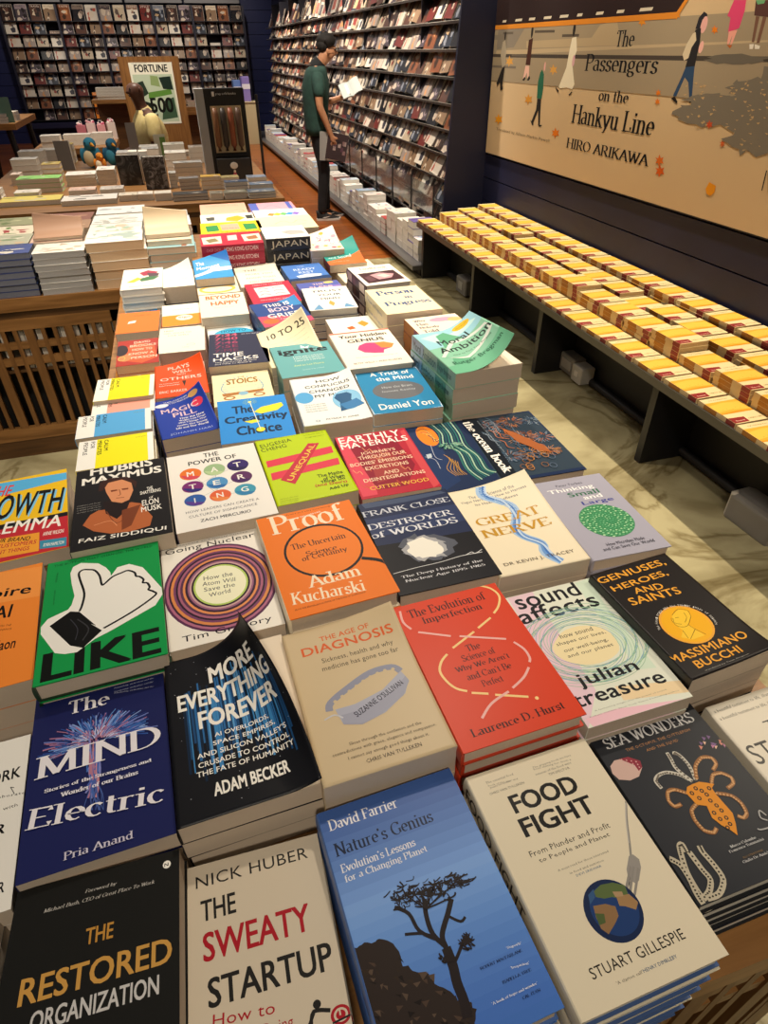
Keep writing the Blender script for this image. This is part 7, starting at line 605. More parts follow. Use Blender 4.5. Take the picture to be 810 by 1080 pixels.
# poster board with a magazine cover
pb = empty('poster_board', (-.105, 9.05, 0), 0, 'oak poster board with a green and black magazine cover', 'poster board'); MB().box(-.33, .33, 0, .05, .0, 1.55, WOODV).build('panel', pb)
ds = 'P~e4e2d2~0,0,470,0,470,590,0,590;P~b9c8b0~20,20,450,20,450,480,20,480;P~1d2620~40,60,180,30,190,200,60,240;P~3f5a44~260,40,440,60,430,260,300,220;P~2a3a30~60,250,160,300,120,420,40,400;P~5c8a3c~150,250,420,290,410,340,160,310;P~20302a~330,340,440,330,430,460,300,450;P~8aa06a~200,380,300,360,290,460,210,470;T~FORTUNE~55,500,415,500,72~1a1c1a~B;T~500~150,110,410,110,150~141614~B;T~THE NEW EXECUTIVE~30,578,200,578,8~444444~n'
o = paint('magazine_poster', .47, .59, 'e4e2d2', parse(ds), pb, None, .003); o.rotation_euler = (pi/2, 0, 0); o.location = (.01, -.004, 1.2)
pile('white paperback stack on the wooden box', .02, 7.93, .661, .11, .16, .026, 4, 'e2dcd0', PAGEW, ('b0a898',), 80); pile('pale paperback pile beside the white stack', .15, 7.93, .661, .12, .16, .02, 4, 'd8cfc0', PAGE, ('8a7a68',), 81); pile('brown-lettered paperback pile on the wooden box', .28, 7.93, .661, .12, .16, .022, 4, 'cfc4b4', PAGE, ('7a5a48',), 82)
wb = empty('display_box', (.13, 7.93, 0), 0, 'low oak display box carrying three white paperback piles', 'display box'); MB().box(-.24, .24, -.12, .12, .62, .66, WOOD).build('top', wb); MB().box(-.22, .22, -.1, .1, 0, .62, WOODD).build('body', wb)
# side shelf with white books + gift bags near the poster board
sf = empty('wall_shelf', (-.62, 9.9, 0), 0, 'oak shelf with white books left of the poster board', 'shelf'); MB().box(-.25, .25, -.15, .15, 1.08, 1.12, WOOD).build('shelf_board', sf); MB().box(-.22, .22, .08, .12, 0, 1.08, WOODD).build('back_panel', sf)
pile('white book on the oak shelf', -.62, 9.9, 1.1205, .36, .22, .03, 4, 'e9e4da', PAGEW, ('c8c0b4',), 84)
sf2 = empty('wall_shelf', (.42, 9.9, 0), 0, 'oak shelf right of the poster board', 'shelf'); MB().box(-.22, .22, -.15, .15, .94, 1.02, WOOD).build('shelf_board', sf2); MB().box(-.2, .2, .08, .12, 0, .94, WOODD).build('back_panel', sf2)
pile('pink-edged book on the right oak shelf', .42, 9.9, 1.0205, .3, .2, .03, 2, 'c8a090', PAGE, ('8a4a40',), 85)
for i in range(4):
    e = empty('gift_bag', (-1.0+.11*i, 9.15, Z0), .2*(i-1.5), ['pink patterned gift bag, leftmost', 'white and pink gift bag, second from left', 'rose floral gift bag, third from left', 'pale gift bag beside the seated man'][i], 'gift bag'); c = ['c87a8a', 'e8d0d0', 'd89aa0', 'd8c8c0'][i]
    b = MB(); b.box(-.045, .045, -.03, .03, 0, .15+.02*(i % 2), mat(c, .5)); b.build('bag', e); h = MB(); zt = .15+.02*(i % 2); h.tube([(-.02, 0, zt), (-.015, 0, zt+.04), (.015, 0, zt+.04), (.02, 0, zt)], .003, mat('efe8e0'), 6); h.build('handle', e)
    t = MB()
    for q in range(7): t.ball((rnd.uniform(-.035, .035), rnd.uniform(-.02, .02), zt+rnd.uniform(0, .02)), .014, mat(rnd.choice(['f0e8e4', 'e0a8b0', 'c85a78'])), 7, 5)
    t.build('tissue_paper', e)
# left far table with grey piles on castors
lt = empty('display_table', (-2.3, 9.7, 0), 0, 'oak table on black castored legs at the far left', 'table'); MB().box(-1.0, .62, -.6, .9, .89, .95, WOOD).build('tabletop', lt)
for sx in (-.9, .0, .52):
    for sy in (-.5, .8):
        l = MB(); l.tube([(sx, sy, .89), (sx+.02, sy, .5), (sx-.03, sy, .1)], .035, DARK, 8); lg = l.build('leg', lt); MB().tube([(sx-.05, sy, .05), (sx-.01, sy, .05)], .05, mat('101012', .4), 12).build('caster', lg)
for i in range(14):
    x = -2.9+.21*(i % 6)+.05*(i//6); y = 9.25+.33*(i//6); c = ['8a8680', 'c8c4bc', '6a6866', 'a8a49c', 'd8d0c4', '55524e', '9a9088'][i % 7]
    pile(['grey', 'pale', 'charcoal', 'silver', 'cream', 'dark', 'taupe'][i % 7]+' book on the castored table'+[' front row', ' middle row', ' back row'][i//6], x, y, .9506, .18, .22, .03, 1+(i*7) % 3, c, PAGEG, (dark(c, .6), 'd8d2c8'), 90+i)
for i, (x, y, c) in enumerate([(-2.55, 9.2, '77746e'), (-2.05, 9.45, 'e8ddd4'), (-1.78, 9.3, '5c7a6a')]):
    e = empty('book', (x, y-.06, .9506), .1, ['grey book propped upright on the castored table', 'white and red card propped upright', 'green picture book propped at the table corner'][i], 'book'); MB().box(-.08, .08, .004, .03, 0, .24, PAGEW).build('page_block', e); MB().box(-.083, .083, 0, .004, 0, .243, mat(c)).build('front_cover', e)
pile('orange book on the riser', -2.5, 10.05, 1.10, .3, .25, .03, 3, 'e8a070', PAGE, ('f0d8b8',), 120); rs = MB().box(-2.7, -2.3, 9.9, 10.2, .951, 1.099, WOOD).build('riser'); setp(rs, 'oak riser on the castored table under orange books', 'riser')
# ------------------------------------------------------------------ long bench with yellow novels
bn = empty('bench', (2.18, 2.95, 0), 0, 'long black wall bench covered with rows of yellow novels', 'bench'); T = Matrix.Translation((-2.18, -2.95, 0))
MB().box(1.84, 2.548, .5, 5.30, .41, .44, mat('3b3a38', .35, name='bench_top_laminate'), T).build('top_board', bn); MB().box(1.835, 1.84, .5, 5.30, .405, .441, mat('5a5852', .3, .3), T).build('edge_strip', bn)
MB().box(2.13, 2.15, .5, 5.28, 0, .409, mat('1b1b1e', .5), T).build('back_panel', bn)
for y in (5.24, 4.17, 3.17, 2.10, 1.05): MB().box(1.872, 2.13, y-.02, y+.02, 0, .409, mat('1f1f22', .4), T).build('support', bn)
cd = MB().tube([(2.105, .5, .03), (2.105, 5.2, .03)], .022, mat('232327', .5), 10).build('cable_conduit', None, True); setp(cd, 'black cable conduit along the floor under the bench', 'conduit')
def novel(hw=.15, hl=.205, t=.0205):
    e = empty('novel'); c1 = 'e2cf9c'
    MB().box(-hw/2+.001, hw/2-.0005, -hl/2+.0005, hl/2-.0005, .0006, t-.0008, procmat('novel_pages', '9a7a52', 'd8bb88', .8, 'wave', (1, 1, 1), 260, 2, .1, (.2, .9), 1.2) if 'nov' not in MATS else MATS['nov']).build('page_block', e)
    W, H = hw*1000, hl*1000
    # head of the book points to +y (away from the viewer)
    pc2 = lambda c, *q: 'P~%s~' % c + ','.join('%.0f,%.0f' % (x*W, y*H) for x, y in q)
    dd = ';'.join([pc2('e8a83a', (0, .36), (1, .36), (1, .84), (0, .84)), pc2('f0bc4c', (0, .46), (.4, .5), (1, .44), (1, .74), (.5, .78), (0, .72)), pc2('d98f22', (0, .36), (1, .36), (1, .41), (.5, .43), (0, .40)), pc2('8c2c2c', (0, .02), (.44, .02), (.47, .2), (0, .22)), 'T~HANKYU LINE~%.0f,%.0f,%.0f,%.0f,8~8a6a30~s' % (W*.52, H*.1, W*.94, H*.1), 'T~loved~%.0f,%.0f,%.0f,%.0f,8~e8c8b0~s' % (W*.1, H*.08, W*.38, H*.08), 'T~THE PASSENGERS~%.0f,%.0f,%.0f,%.0f,6~8a6a30~s' % (W*.2, H*.9, W*.8, H*.9)])
    dd += ''.join(';P~b8741a~%d,%d,%d,%d,%d,%d' % (x, y, x+3, y-1, x+2, y+5) for x, y in [(30, 104), (52, 110), (74, 102), (95, 112), (110, 104)])
    c = paint('front_cover', hw, hl, c1, parse(dd), e, None, .0007); c.location = (0, 0, t)
    MB().box(-hw/2, hw/2, -hl/2, hl/2, 0, .0006, mat(c1)).build('back_cover', e)
    s = MB(); s.box(-hw/2-.0004, -hw/2+.001, -hl/2, hl/2, 0, t, mat('d9c192')); s.box(-hw/2-.0008, -hw/2-.0004, -hl/2+.004, -hl/2+.05, .001, t-.001, mat('8a2e2e')); s.box(-hw/2-.0008, -hw/2-.0004, hl*.0, hl*.34, .001, t-.001, mat('b0742c')); s.build('spine', e)
    return e
nv = novel(); first = True; novg = 'yellow novels on the bench'
for ri, (x, y0, z0, n, cnt, hx) in enumerate([(1.918, 5.19, .4406, 1, 20, 'front'), (2.074, 5.09, .4406, 4, 19, 'second'), (2.268, 5.19, .4406, 4, 18, 'third'), (2.448, 5.19, .4406, 5, 16, 'back')]):
    for j in range(cnt):
        y = y0-.217*j; nn = n
        if (ri, j) in ((1, 9), (2, 4), (1, 13)): nn = n+1
        if (ri, j) in ((1, 14), (2, 11)): nn = n-1
        for k in range(nn):
            lab = 'yellow novel, %s row, %s pile from the far end, %s from the top' % (hx, ORD[j+1], ORD[nn-k])
            loc = (x+rnd.uniform(-.003, .003), y+rnd.uniform(-.003, .003), z0+k*.0208); rz = rnd.uniform(-.02, .02)
            if first: nv.location = loc; setp(nv, lab, 'novel', novg); first = False
            else: dup(nv, loc, rz, label=lab, category='novel', group=novg)
# sockets under the bench
sk = empty('power_socket', (2.085, 3.0, 0), 0, 'pale double power socket block fixed under the bench', 'socket')
MB().bbox(-.045, .035, .0, .17, .02, .125, .006, mat('8c8a84', .5)).build('housing', sk); MB().bbox(-.06, .03, -.11, -.005, .02, .115, .006, mat('c9c5bb', .45)).build('switch_plate', sk)
m = MB(); m.box(-.064, -.06, -.075, -.04, .055, .085, mat('e8e4dc')); m.build('switch', sk); m = MB(); m.box(-.05, -.045, .03, .13, .045, .1, mat('b8b6b0')); m.build('socket_plate', sk)
s2 = empty('power_socket', (2.06, 4.72, 0), 0, 'grey socket box behind the second bench support', 'socket'); MB().bbox(-.04, .06, -.1, .1, .01, .13, .008, mat('7c7a76', .5)).build('housing', s2); MB().box(-.044, -.04, -.04, .04, .04, .1, mat('a8a6a0')).build('socket_plate', s2)
s3 = empty('junction_box', (2.03, 1.52, 0), .05, 'grey box wrapped in clear plastic at the right edge', 'junction box'); MB().bbox(-.05, .06, -.13, .12, .0, .12, .012, mat('ded8cc', .5)).build('housing', s3)
m = MB().bbox(-.058, .068, -.14, .128, .0, .132, .03, mat('c8c8c8', .15, trans=.85)); m.build('plastic_wrap', s3)
# ------------------------------------------------------------------ magazines
MC = [('3a2a26', 'a88a78', '6a4a3e'), ('1c1c22', '7a6a60', 'b8a898'), ('6a2c28', 'c8a890', '2a2020'), ('8a7058', 'd8c8b0', '4a3a30'), ('b8a890', '5a4a44', '8a3a34'), ('4a4048', '9a8a90', 'c8b8a8'), ('c8beb0', '6a5a58', 'a85040'), ('2e3440', '8a8e98', 'c0a078'), ('7c4a30', 'c88a58', '3a2418'), ('d8cfc0', '8a6a5a', '3c3a44'), ('54382e', 'b08868', 'd8c4a8'), ('9a8c84', '443a3c', 'c8905c')]
WD = ['MODE', 'HOME', 'STYLE', 'WORLD', 'RETRO', 'WHEELS', 'LIVING', 'SOUND', 'TASTE', 'FRAME', 'TRAVEL', 'SPORT']
def magazine(i, cols, w=.205, h=.275):
    e = empty('magazine'); r = random.Random(i*5+1); W, H = w*1000, h*1000
    dec = [([(0, H*.72), (W, H*.72), (W, H), (0, H)], [(0, 1, 2, 3)], cols[1] if i % 2 else cols[0])]
    V, F = place_text(WD[i % 12], W*.08, H*.84, W*.9, H*.84, H*.11, 'b', False); dec.append((V, F, cols[0] if i % 2 else 'e8e0d4'))
    for k in range(6):
        cx, cy = r.uniform(.2, .8)*W, r.uniform(.1, .74)*H; a = r.uniform(0, 3); m = r.choice([4, 5, 7]); rx, ry = r.uniform(.1, .3)*W, r.uniform(.1, .26)*H
        dec.append(([(min(max(cx+rx*r.uniform(.6, 1.1)*cos(a+2*pi*q/m), 3), W-3), min(max(cy+ry*r.uniform(.6, 1.1)*sin(a+2*pi*q/m), 3), H*.8)) for q in range(m)], [tuple(range(m))], r.choice(cols+('c8b8a4', '2a2426'))))
    c = paint('front_cover', w, h, cols[0], dec, e, None, .001, .3); c.location = (0, h/2, .006)
    p = MB(); n = 4   # three copies fanned behind
    for q in range(3): p.box(-w/2+.004*q, w/2+.004*q-.002, .003*q, h+.006*q-.004, .006-.005*(q+1), .0055-.005*q, mat(['cfc6b8', 'b0a898', 'd8d0c4'][q], .7))
    p.build('pages', e); return e
MAG = [magazine(i, MC[i]) for i in range(12)]; ORG = [magazine(20, ('e8821c', 'f09a30', 'b85a18'))]
def tilt(o, loc, n, up):
    "local y=up, local z=n"
    n = Vector(n).normalized(); up = Vector(up); up = (up-n*up.dot(n)).normalized(); x = up.cross(n)
    o.rotation_euler = Matrix((x, up, n)).transposed().to_euler(); o.location = loc
USED = set()
def put_mag(i, loc, n, up, label, group, proto=None):
    p = proto or MAG[i % 12]; k = p.name
    if k in USED: o = dup(p, loc)
    else: o = p; USED.add(k)
    tilt(o, loc, n, up); setp(o, label, 'magazine', group)
# back wall rack
BX0, BX1, BY = -2.78, 1.86, 16.75
bw = empty('magazine_rack', (-.46, 17.0, 0), 0, 'wide navy magazine rack on the far back wall', 'magazine rack'); T = Matrix.Translation((.46, -17.0, 0))
MB().box(BX0-.05, BX1+.05, 17.08, 17.12, .3, 2.32, mat('10112a', .6), T).build('back_panel', bw)
ncol = 18; cw = (BX1-BX0)/ncol
for c in (0, 4, 7, 11, 14, 18): MB().box(BX0+cw*c-.02, BX0+cw*c+.02, 16.7, 17.08, .34, 2.34, mat('14152c', .5), T).build('upright', bw)
MB().box(BX0, BX1, 16.72, 17.08, .30, .40, mat('14163a', .5), T).build('base_shelf', bw)
for r_ in range(9):
    z = .44+.205*r_; m = MB(); m.box(BX0+.02, BX1-.02, 16.79, 17.06, z-.012, z-.004, mat('1c1c26', .5), T); m.box(BX0+.02, BX1-.02, 16.77, 16.774, z-.006, z+.008, mat('24242c', .3), T); m.build('pocket', bw)
    for c in range(ncol):
        if (r_*7+c*3) % 29 == 0: continue
        x = BX0+cw*(c+.5)+rnd.uniform(-.012, .012); og = r_ in (0, 1) and c in (5, 6)
        lab = ('orange-covered' if og else ['brown', 'black', 'red-brown', 'tan', 'beige', 'plum-grey', 'pale', 'slate', 'rust', 'cream', 'umber', 'grey'][(c*5+r_*3) % 12])+' magazine, back rack, %s row up, %s column from left' % (ORD[r_+1], ORD[c+1])
        put_mag(c*5+r_*3, (x, 16.80, z), (0, -1, .38), (0, .3, 1), lab, 'magazines on the back wall rack', ORG[0] if og else None)
# side rack along the right wall
XF = [2.17, 2.19, 2.21, 2.23, 2.245, 2.26, 2.27, 2.28, 2.285, 2.29, 2.295]
rk = None; RY0, RY1 = 5.64, 16.6; bays = 11; bl = (RY1-RY0)/bays
for b in range(bays):
    y0, y1 = RY0+bl*b, RY0+bl*(b+1)
    rk = empty('magazine_rack', (2.4, (y0+y1)/2, 0), 0, 'tiered side magazine rack bay, %s from the near end' % ORD[b+1], 'magazine rack', 'side rack bays'); T = Matrix.Translation((-2.4, -(y0+y1)/2, 0))
    MB().box(2.50, 2.54, y0, y1, 0, 2.35, mat('141420', .6), T).build('back_panel', rk); MB().box(2.30, 2.5, y0, y0+.012, .4, 2.3, mat('1a1a24', .5), T).build('divider', rk)
    for i in range(10):
        zb = .30+.182*i; xf = XF[i]; m = MB()
        vs = [(xf, y0+.01, zb), (xf, y1-.004, zb), (2.5, y1-.004, zb+.05), (2.5, y0+.01, zb+.05), (xf, y0+.01, zb+.006), (xf, y1-.004, zb+.006), (2.5, y1-.004, zb+.056), (2.5, y0+.01, zb+.056)]
        m.add([T @ Vector(p) for p in vs], [(0, 3, 2, 1), (4, 5, 6, 7), (0, 1, 5, 4), (1, 2, 6, 5), (2, 3, 7, 6), (3, 0, 4, 7)], mat('1d1c1e', .35)); m.box(xf-.004, xf, y0+.006, y1-.006, zb, zb+.02, mat('3a3432', .2), T); m.box(xf-.005, xf-.003, y0+.006, y1-.006, zb+.018, zb+.022, mat('a8a49c', .2), T); m.build('pocket', rk)
CN = ['brown', 'black', 'red-brown', 'tan', 'beige', 'plum-grey', 'pale', 'slate', 'rust', 'cream', 'umber', 'grey']
stuffv = MB()
for i in range(10):
    zb = .307+.182*i; xf = XF[i]+.006; J = int((RY1-RY0-.1)/.222)
    for j in range(J):
        y = RY0+.12+.222*j; ln = .46+rnd.uniform(-.10, .12); dz = rnd.uniform(-.012, .045); ci = (i*5+j*7+rnd.randint(0, 3)) % 12; up = (ln, rnd.uniform(-.14, .10), 1); nrm = (-1, rnd.uniform(-.1, .06), ln)
        if rnd.random() < .05: continue
        if j < 15: put_mag(ci, (xf+.006, y, zb+max(dz, 0)), nrm, up, CN[ci]+' magazine, side rack, %s tier up, %s pocket from near end' % (ORD[i+1], ORD[j+1]), 'magazines in the side rack tiers')
        else:
            n = Vector(nrm).normalized(); u = Vector(up); u = (u-n*u.dot(n)).normalized(); x = u.cross(n); M = Matrix((x, u, n)).transposed().to_4x4(); M.translation = (xf+.006, y, zb+max(dz, 0)); c = MC[ci]
            k_ = 1; stuffv.box(-.1, .1, 0, .275, 0, .006, mat(c[0], .4), M); stuffv.box(-.1, .1, .2, .272, .0062, .007, mat(c[1], .4), M); stuffv.box(-.07, .06, .04, .17, .0062, .007, mat(c[2], .4), M); stuffv.box(-.096, .104, .004, .279, -.006, -.001, mat('cfc6b8', .6), M)
setp(stuffv.build('magazines'), 'magazines packed in the far end of the side rack tiers', 'magazines', None, 'stuff')
ep = MB(); ep.add([(2.16, 5.605, 0), (2.549, 5.605, 0), (2.549, 5.605, 2.6), (2.30, 5.605, 2.6), (2.16, 5.635, 0), (2.549, 5.635, 0), (2.549, 5.635, 2.6), (2.30, 5.635, 2.6)], [(0, 1, 2, 3), (7, 6, 5, 4), (0, 4, 5, 1), (1, 5, 6, 2), (2, 6, 7, 3), (3, 7, 4, 0)], mat('15172f', .5)); setp(ep.build('end_panel'), 'navy end panel closing the near end of the side rack', 'end panel')
# ledge and its piles
lg = empty('ledge', (2.14, 11.2, 0), 0, 'long low grey ledge under the side rack', 'ledge'); T = Matrix.Translation((-2.14, -11.2, 0)); MB().box(1.79, 2.16, 5.25, 16.9, .065, .10, LEDGE, T).build('shelf_board', lg); MB().box(1.87, 2.16, 5.29, 16.9, 0, .064, mat('26221f', .6), T).build('toe_kick', lg)
WP = mat('dcd6cb', .75); r5 = random.Random(12); pc_ = ['e8e4dc', 'd8d4cc', 'f0ece4', 'c8d4dc', 'a8c0d8', 'e0d8d0', 'b04a4a', 'e8e8e8', 'd0d0d8', '6a5a9a']
y = 5.45; k = 0
while y < 11.6:
    t = r5.choice([.05, .058, .065]); n = max(2, int(([.19, .30, .31, .26, .27][k] if k < 5 else r5.uniform(.17, .27))/t)); w = r5.uniform(.13, .17); c = r5.choice(pc_)
    g = 'piles along the grey ledge'
    e = empty('book'); MB().box(-.105, .105, -w/2+.002, w/2-.002, .0015, t-.0025, WP).build('page_block', e); paint('front_cover', .212, w, c, art_rand(.212, w, (dark(c, .6), 'c05048', '5a88b8', 'd8d0c0'), 4, k), e, None, .0012).location = (0, 0, t-.001); MB().box(-.106, .106, -w/2, w/2, 0, .0015, mat(c)).build('back_cover', e)
    for q in range(n):
        lab = 'white-edged book on the grey ledge, %s pile from the near end, %s from the top' % (ORD[k+1], ORD[n-q]); loc = (1.99+r5.uniform(-.004, .004), y, .1004+q*t)
        if q == 0: e.location = loc; setp(e, lab, 'book', g)
        else: dup(e, loc, r5.uniform(-.02, .02), label=lab, category='book', group=g)
    y += w+.012+(.03 if k % 6 == 5 else 0); k += 1
    if k > 48: break
sb = MB()
while y < 15.2:
    h = r5.uniform(.16, .27); w = r5.uniform(.13, .17); n = int(h/.05)
    for q in range(n): sb.box(1.885, 2.095, y-w/2+.002, y+w/2-.002, .1004+q*.05, .1004+q*.05+.045, WP); sb.box(1.884, 2.096, y-w/2, y+w/2, .1004+q*.05+.045, .1004+q*.05+.0495, mat(r5.choice(pc_)))
    y += w+.012
setp(sb.build('books'), 'white-edged books piled on the far end of the grey ledge', 'books', None, 'stuff')
for b in range(7):
    y0 = 5.70+.62*b; e = empty('acrylic_divider', (2.125, y0+.3, 0), 0, 'clear acrylic divider on black posts, %s from the near end' % ORD[b+1], 'divider', 'clear dividers above the ledge'); m = MB(); m.box(-.002, .002, -.29, .29, .40, .62, ACR); m.build('panel', e)
    for s in (-1, 1): MB().tube([(0, s*.3, .1), (0, s*.3, .64)], .007, mat('1a1a1c', .4), 8).build('post', e)
# items at the far end of the ledge
for i, (x, y, w, h, c, l) in enumerate([(1.62, 15.6, .16, .42, '8a7ac0', 'violet box at the far end of the ledge'), (1.45, 15.7, .15, .36, '6a88c8', 'blue box at the far end, left of the violet one')]):
    e = empty('gift_box', (x, y, .75), .1, l, 'box'); MB().bbox(-w/2, w/2, -.08, .08, 0, h, .01, mat(c, .5)).build('body', e); MB().box(-w/2-.002, w/2+.002, -.083, -.081, h*.5, h*.7, mat('e8e4f0')).build('label_band', e)
e = empty('plinth', (1.5, 15.6, 0), 0, 'cream plinth at the far corner with boxes on it', 'plinth'); MB().box(-.28, .3, -.25, .2, 0, .74, mat('c8b890', .6)).build('body', e); MB().box(-.3, .32, -.27, .22, .74, .749, mat('d8c8a0', .5)).build('top', e)
pile('grey-green striped book on the far plinth', 1.36, 15.45, .75, .17, .2, .035, 6, '9ab0a0', PAGEG, ('6a7a70',), 140)
# ------------------------------------------------------------------ the room
def struct(o): o['kind'] = 'structure'; return o
struct(MB().box(-6, 2.7, -2.6, 5.95, -.05, 0, MARB).build('floor')); struct(MB().box(-6, 2.7, 5.95, 17.6, -.05, 0, FLOORW).build('floor'))
w = MB(); z = 0
w.box(2.57, 2.7, -2.6, 17.6, 0, 3.2, NAVYD)
while z < 3.1: w.box(2.55, 2.575, -2.6, 17.2, z, z+.168, NAVY); z += .176
struct(w.build('wall_right'))
w = MB(); w.box(-6, 2.7, 17.25, 17.4, 0, 3.2, NAVYD); z = 0
while z < 3.1: w.box(-6, 2.55, 17.2, 17.25, z, z+.2, mat('1b2558', .5)); z += .208
struct(w.build('wall_back'))
struct(MB().box(-6.1, -6, -2.6, 17.6, 0, 3.2, mat('2a2c44', .6)).build('wall_left')); struct(MB().box(-6, 2.7, -2.7, -2.6, 0, 3.2, mat('4a4440', .6)).build('wall_front')); struct(MB().box(-6.1, 2.7, -2.7, 17.6, 3.2, 3.3, mat('5a5652', .8)).build('ceiling'))
for i in range(4):
    o = MB().box(BX0+1.16*i+.02, BX0+1.16*(i+1)-.03, 16.9, 17.1, 2.38, 2.9, mat('77777c', .5)).build('header_panel'); setp(o, 'grey header panel above the back rack, %s from the left' % ORD[i+1], 'panel', 'header panels above the back rack')
# banner
bnr = empty('wall_banner', (2.54, 5.58, .89), 0, 'huge beige wall banner with walking pedestrians and a book title', 'banner')
o = paint('printed_canvas', 5.08, 1.71, 'd2b68e', parse(BANNER), bnr, None, .006, .75, lift=.0012); o.rotation_euler = Matrix(((0, 0, -1), (-1, 0, 0), (0, 1, 0))).to_euler(); o.location = (-.002, -2.54, .855)
# ------------------------------------------------------------------ people
def skin(name, pts, edges, radii, m, parent=None, sub=2, root=0):
    me = bpy.data.meshes.new(name); me.from_pydata([Vector(p) for p in pts], edges, []); me.materials.append(m)
    o = bpy.data.objects.new(name, me); C.objects.link(o)
    if parent: o.parent = parent
    sk_ = o.modifiers.new('Skin', 'SKIN'); sk_.use_smooth_shade = True
    L = me.skin_vertices[0].data
    for i, r in enumerate(radii): L[i].radius = r if isinstance(r, tuple) else (r, r)
    for i in range(len(pts)): L[i].use_root = (i == root)
    s = o.modifiers.new('Sub', 'SUBSURF'); s.levels = sub; s.render_levels = sub
    return o
def chain(P, E, Rr, start, items):
    "append joints one after another from vertex index start"
    last = start
    for p, r in items: P.append(p); Rr.append(r); E.append((last, len(P)-1)); last = len(P)-1
    return last
SKN = procmat('skin', 'b07a58', 'c08a66', .5, 'noise', (1, 1, 1), 30, 3); SKD = procmat('dark_skin', '4a2c20', '5a3828', .45, 'noise', (1, 1, 1), 30, 3)
def hand(P, E, Rr, wrist, palm, fdir, side, curl):
    "palm plus five fingers of unequal length; fdir=finger direction, side=across the palm, curl=bend direction"
    fdir, side, curl = Vector(fdir).normalized(), Vector(side).normalized(), Vector(curl).normalized(); p0 = Vector(palm)
    k = chain(P, E, Rr, wrist, [(p0, (.026, .018))])
    for i, L in enumerate((.062, .072, .068, .054)):
        b = p0+side*(.027-.018*i)+fdir*.035; q1 = b+fdir*L*.45+curl*L*.12; q2 = q1+fdir*L*.25+curl*L*.3; q3 = q2+fdir*L*.02+curl*L*.3
        chain(P, E, Rr, k, [(b, .0095), (q1, .0088), (q2, .008), (q3, .007)])
    b = p0+side*.03-fdir*.01; chain(P, E, Rr, k, [(b+side*.015, .011), (b+side*.03+fdir*.025+curl*.012, .0095), (b+side*.03+fdir*.045+curl*.028, .008)])
man = empty('person', (1.56, 7.84, 0), -.10, 'man in a dark green polo shirt standing reading beside the side rack', 'person')
P = []; E = []; Q = []
P.append((-.01, 0, .94)); Q.append((.125, .105))
t = chain(P, E, Q, 0, [((-.025, 0, 1.08), (.12, .095)), ((-.01, 0, 1.26), (.135, .11)), ((.0, 0, 1.38), (.12, .085)), ((.035, 0, 1.455), (.056, .058)), ((.075, 0, 1.505), (.054, .056))])
hd = chain(P, E, Q, t, [((.115, 0, 1.545), (.062, .066)), ((.145, 0, 1.60), (.078, .090)), ((.135, 0, 1.655), (.068, .078))])
chain(P, E, Q, hd-1, [((.222, 0, 1.575), (.016, .018)), ((.240, 0, 1.558), (.009, .010))])
ch_ = 3
r1 = chain(P, E, Q, ch_, [((-.005, -.15, 1.39), .058), ((.0, -.205, 1.30), .052), ((-.005, -.235, 1.12), .040), ((.04, -.235, 1.02), .038), ((.10, -.225, .87), .027)])
hand(P, E, Q, r1, (.12, -.222, .82), (.15, 0, -1), (1, 0, .1), (0, .6, -.2))
l1 = chain(P, E, Q, ch_, [((-.005, .15, 1.39), .058), ((.03, .20, 1.29), .050), ((.10, .22, 1.14), .040), ((.18, .18, 1.145), .036), ((.31, .09, 1.19), .026)])
hand(P, E, Q, l1, (.355, .06, 1.20), (1, -.35, .1), (.2, .8, .5), (-.2, -.5, .7))
for s, kx, ax in ((-1, .015, -.035), (1, .05, .03)):
    chain(P, E, Q, 0, [((-.005, .085*s, .86), (.088, .09)), ((.01, .09*s, .68), .073), ((kx, .09*s, .49), .055), ((kx-.02, .09*s, .35), .052), ((ax, .09*s, .10), .036), ((ax+.02, .09*s, .05), (.035, .03)), ((ax+.12, .09*s, .04), (.036, .024))])
skin('body', P, E, Q, SKN, man)
# clothes
PG = procmat('green_cotton', '1d3a34', '26483f', .85, 'noise', (1, 1, 1), 18, 4, .1); BK = procmat('black_cloth', '0e0e11', '18181c', .85, 'noise', (1, 1, 1), 18, 4, .1)
MB().loft([(-.012, 0, .85, .135, .178), (-.012, 0, .92, .135, .178), (-.025, 0, 1.05, .132, .170), (-.018, 0, 1.18, .14, .185), (-.008, 0, 1.30, .145, .200), (-.002, 0, 1.37, .125, .200), (.002, 0, 1.42, .112, .20), (.012, 0, 1.452, .09, .16), (.03, 0, 1.465, .066, .068)], PG).build('polo_shirt', man, True)
for s in (-1, 1): skin('sleeve', [(-.005, .10*s, 1.385), (-.005, .165*s, 1.375), (.002+(.02 if s > 0 else 0), .21*s, 1.29), (.0+(.06 if s > 0 else 0), .232*s, 1.18)], [(0, 1), (1, 2), (2, 3)], [.075, .080, .070, .064], PG, man)
cl = MB(); cl.tube([(.012, 0, 1.44), (.042, 0, 1.485), (.056, 0, 1.50)], [.086, .072, .068], mat('101214', .8), 14, False); cl.build('collar', man, True)
P = [(-.01, 0, .88)]; Q = [(.165, .142)]; E = []
chain(P, E, Q, 0, [((-.015, 0, 1.02), (.135, .115))])
for s, kx, ax in ((-1, .015, -.035), (1, .05, .03)): chain(P, E, Q, 0, [((-.005, .088*s, .84), (.098, .10)), ((.008, .095*s, .68), .083), ((kx, .09*s, .49), .066), ((kx-.015, .09*s, .35), .062), ((ax+.005, .09*s, .12), .055), ((ax+.01, .09*s, .07), .055)])
skin('trousers', P, E, Q, BK, man)
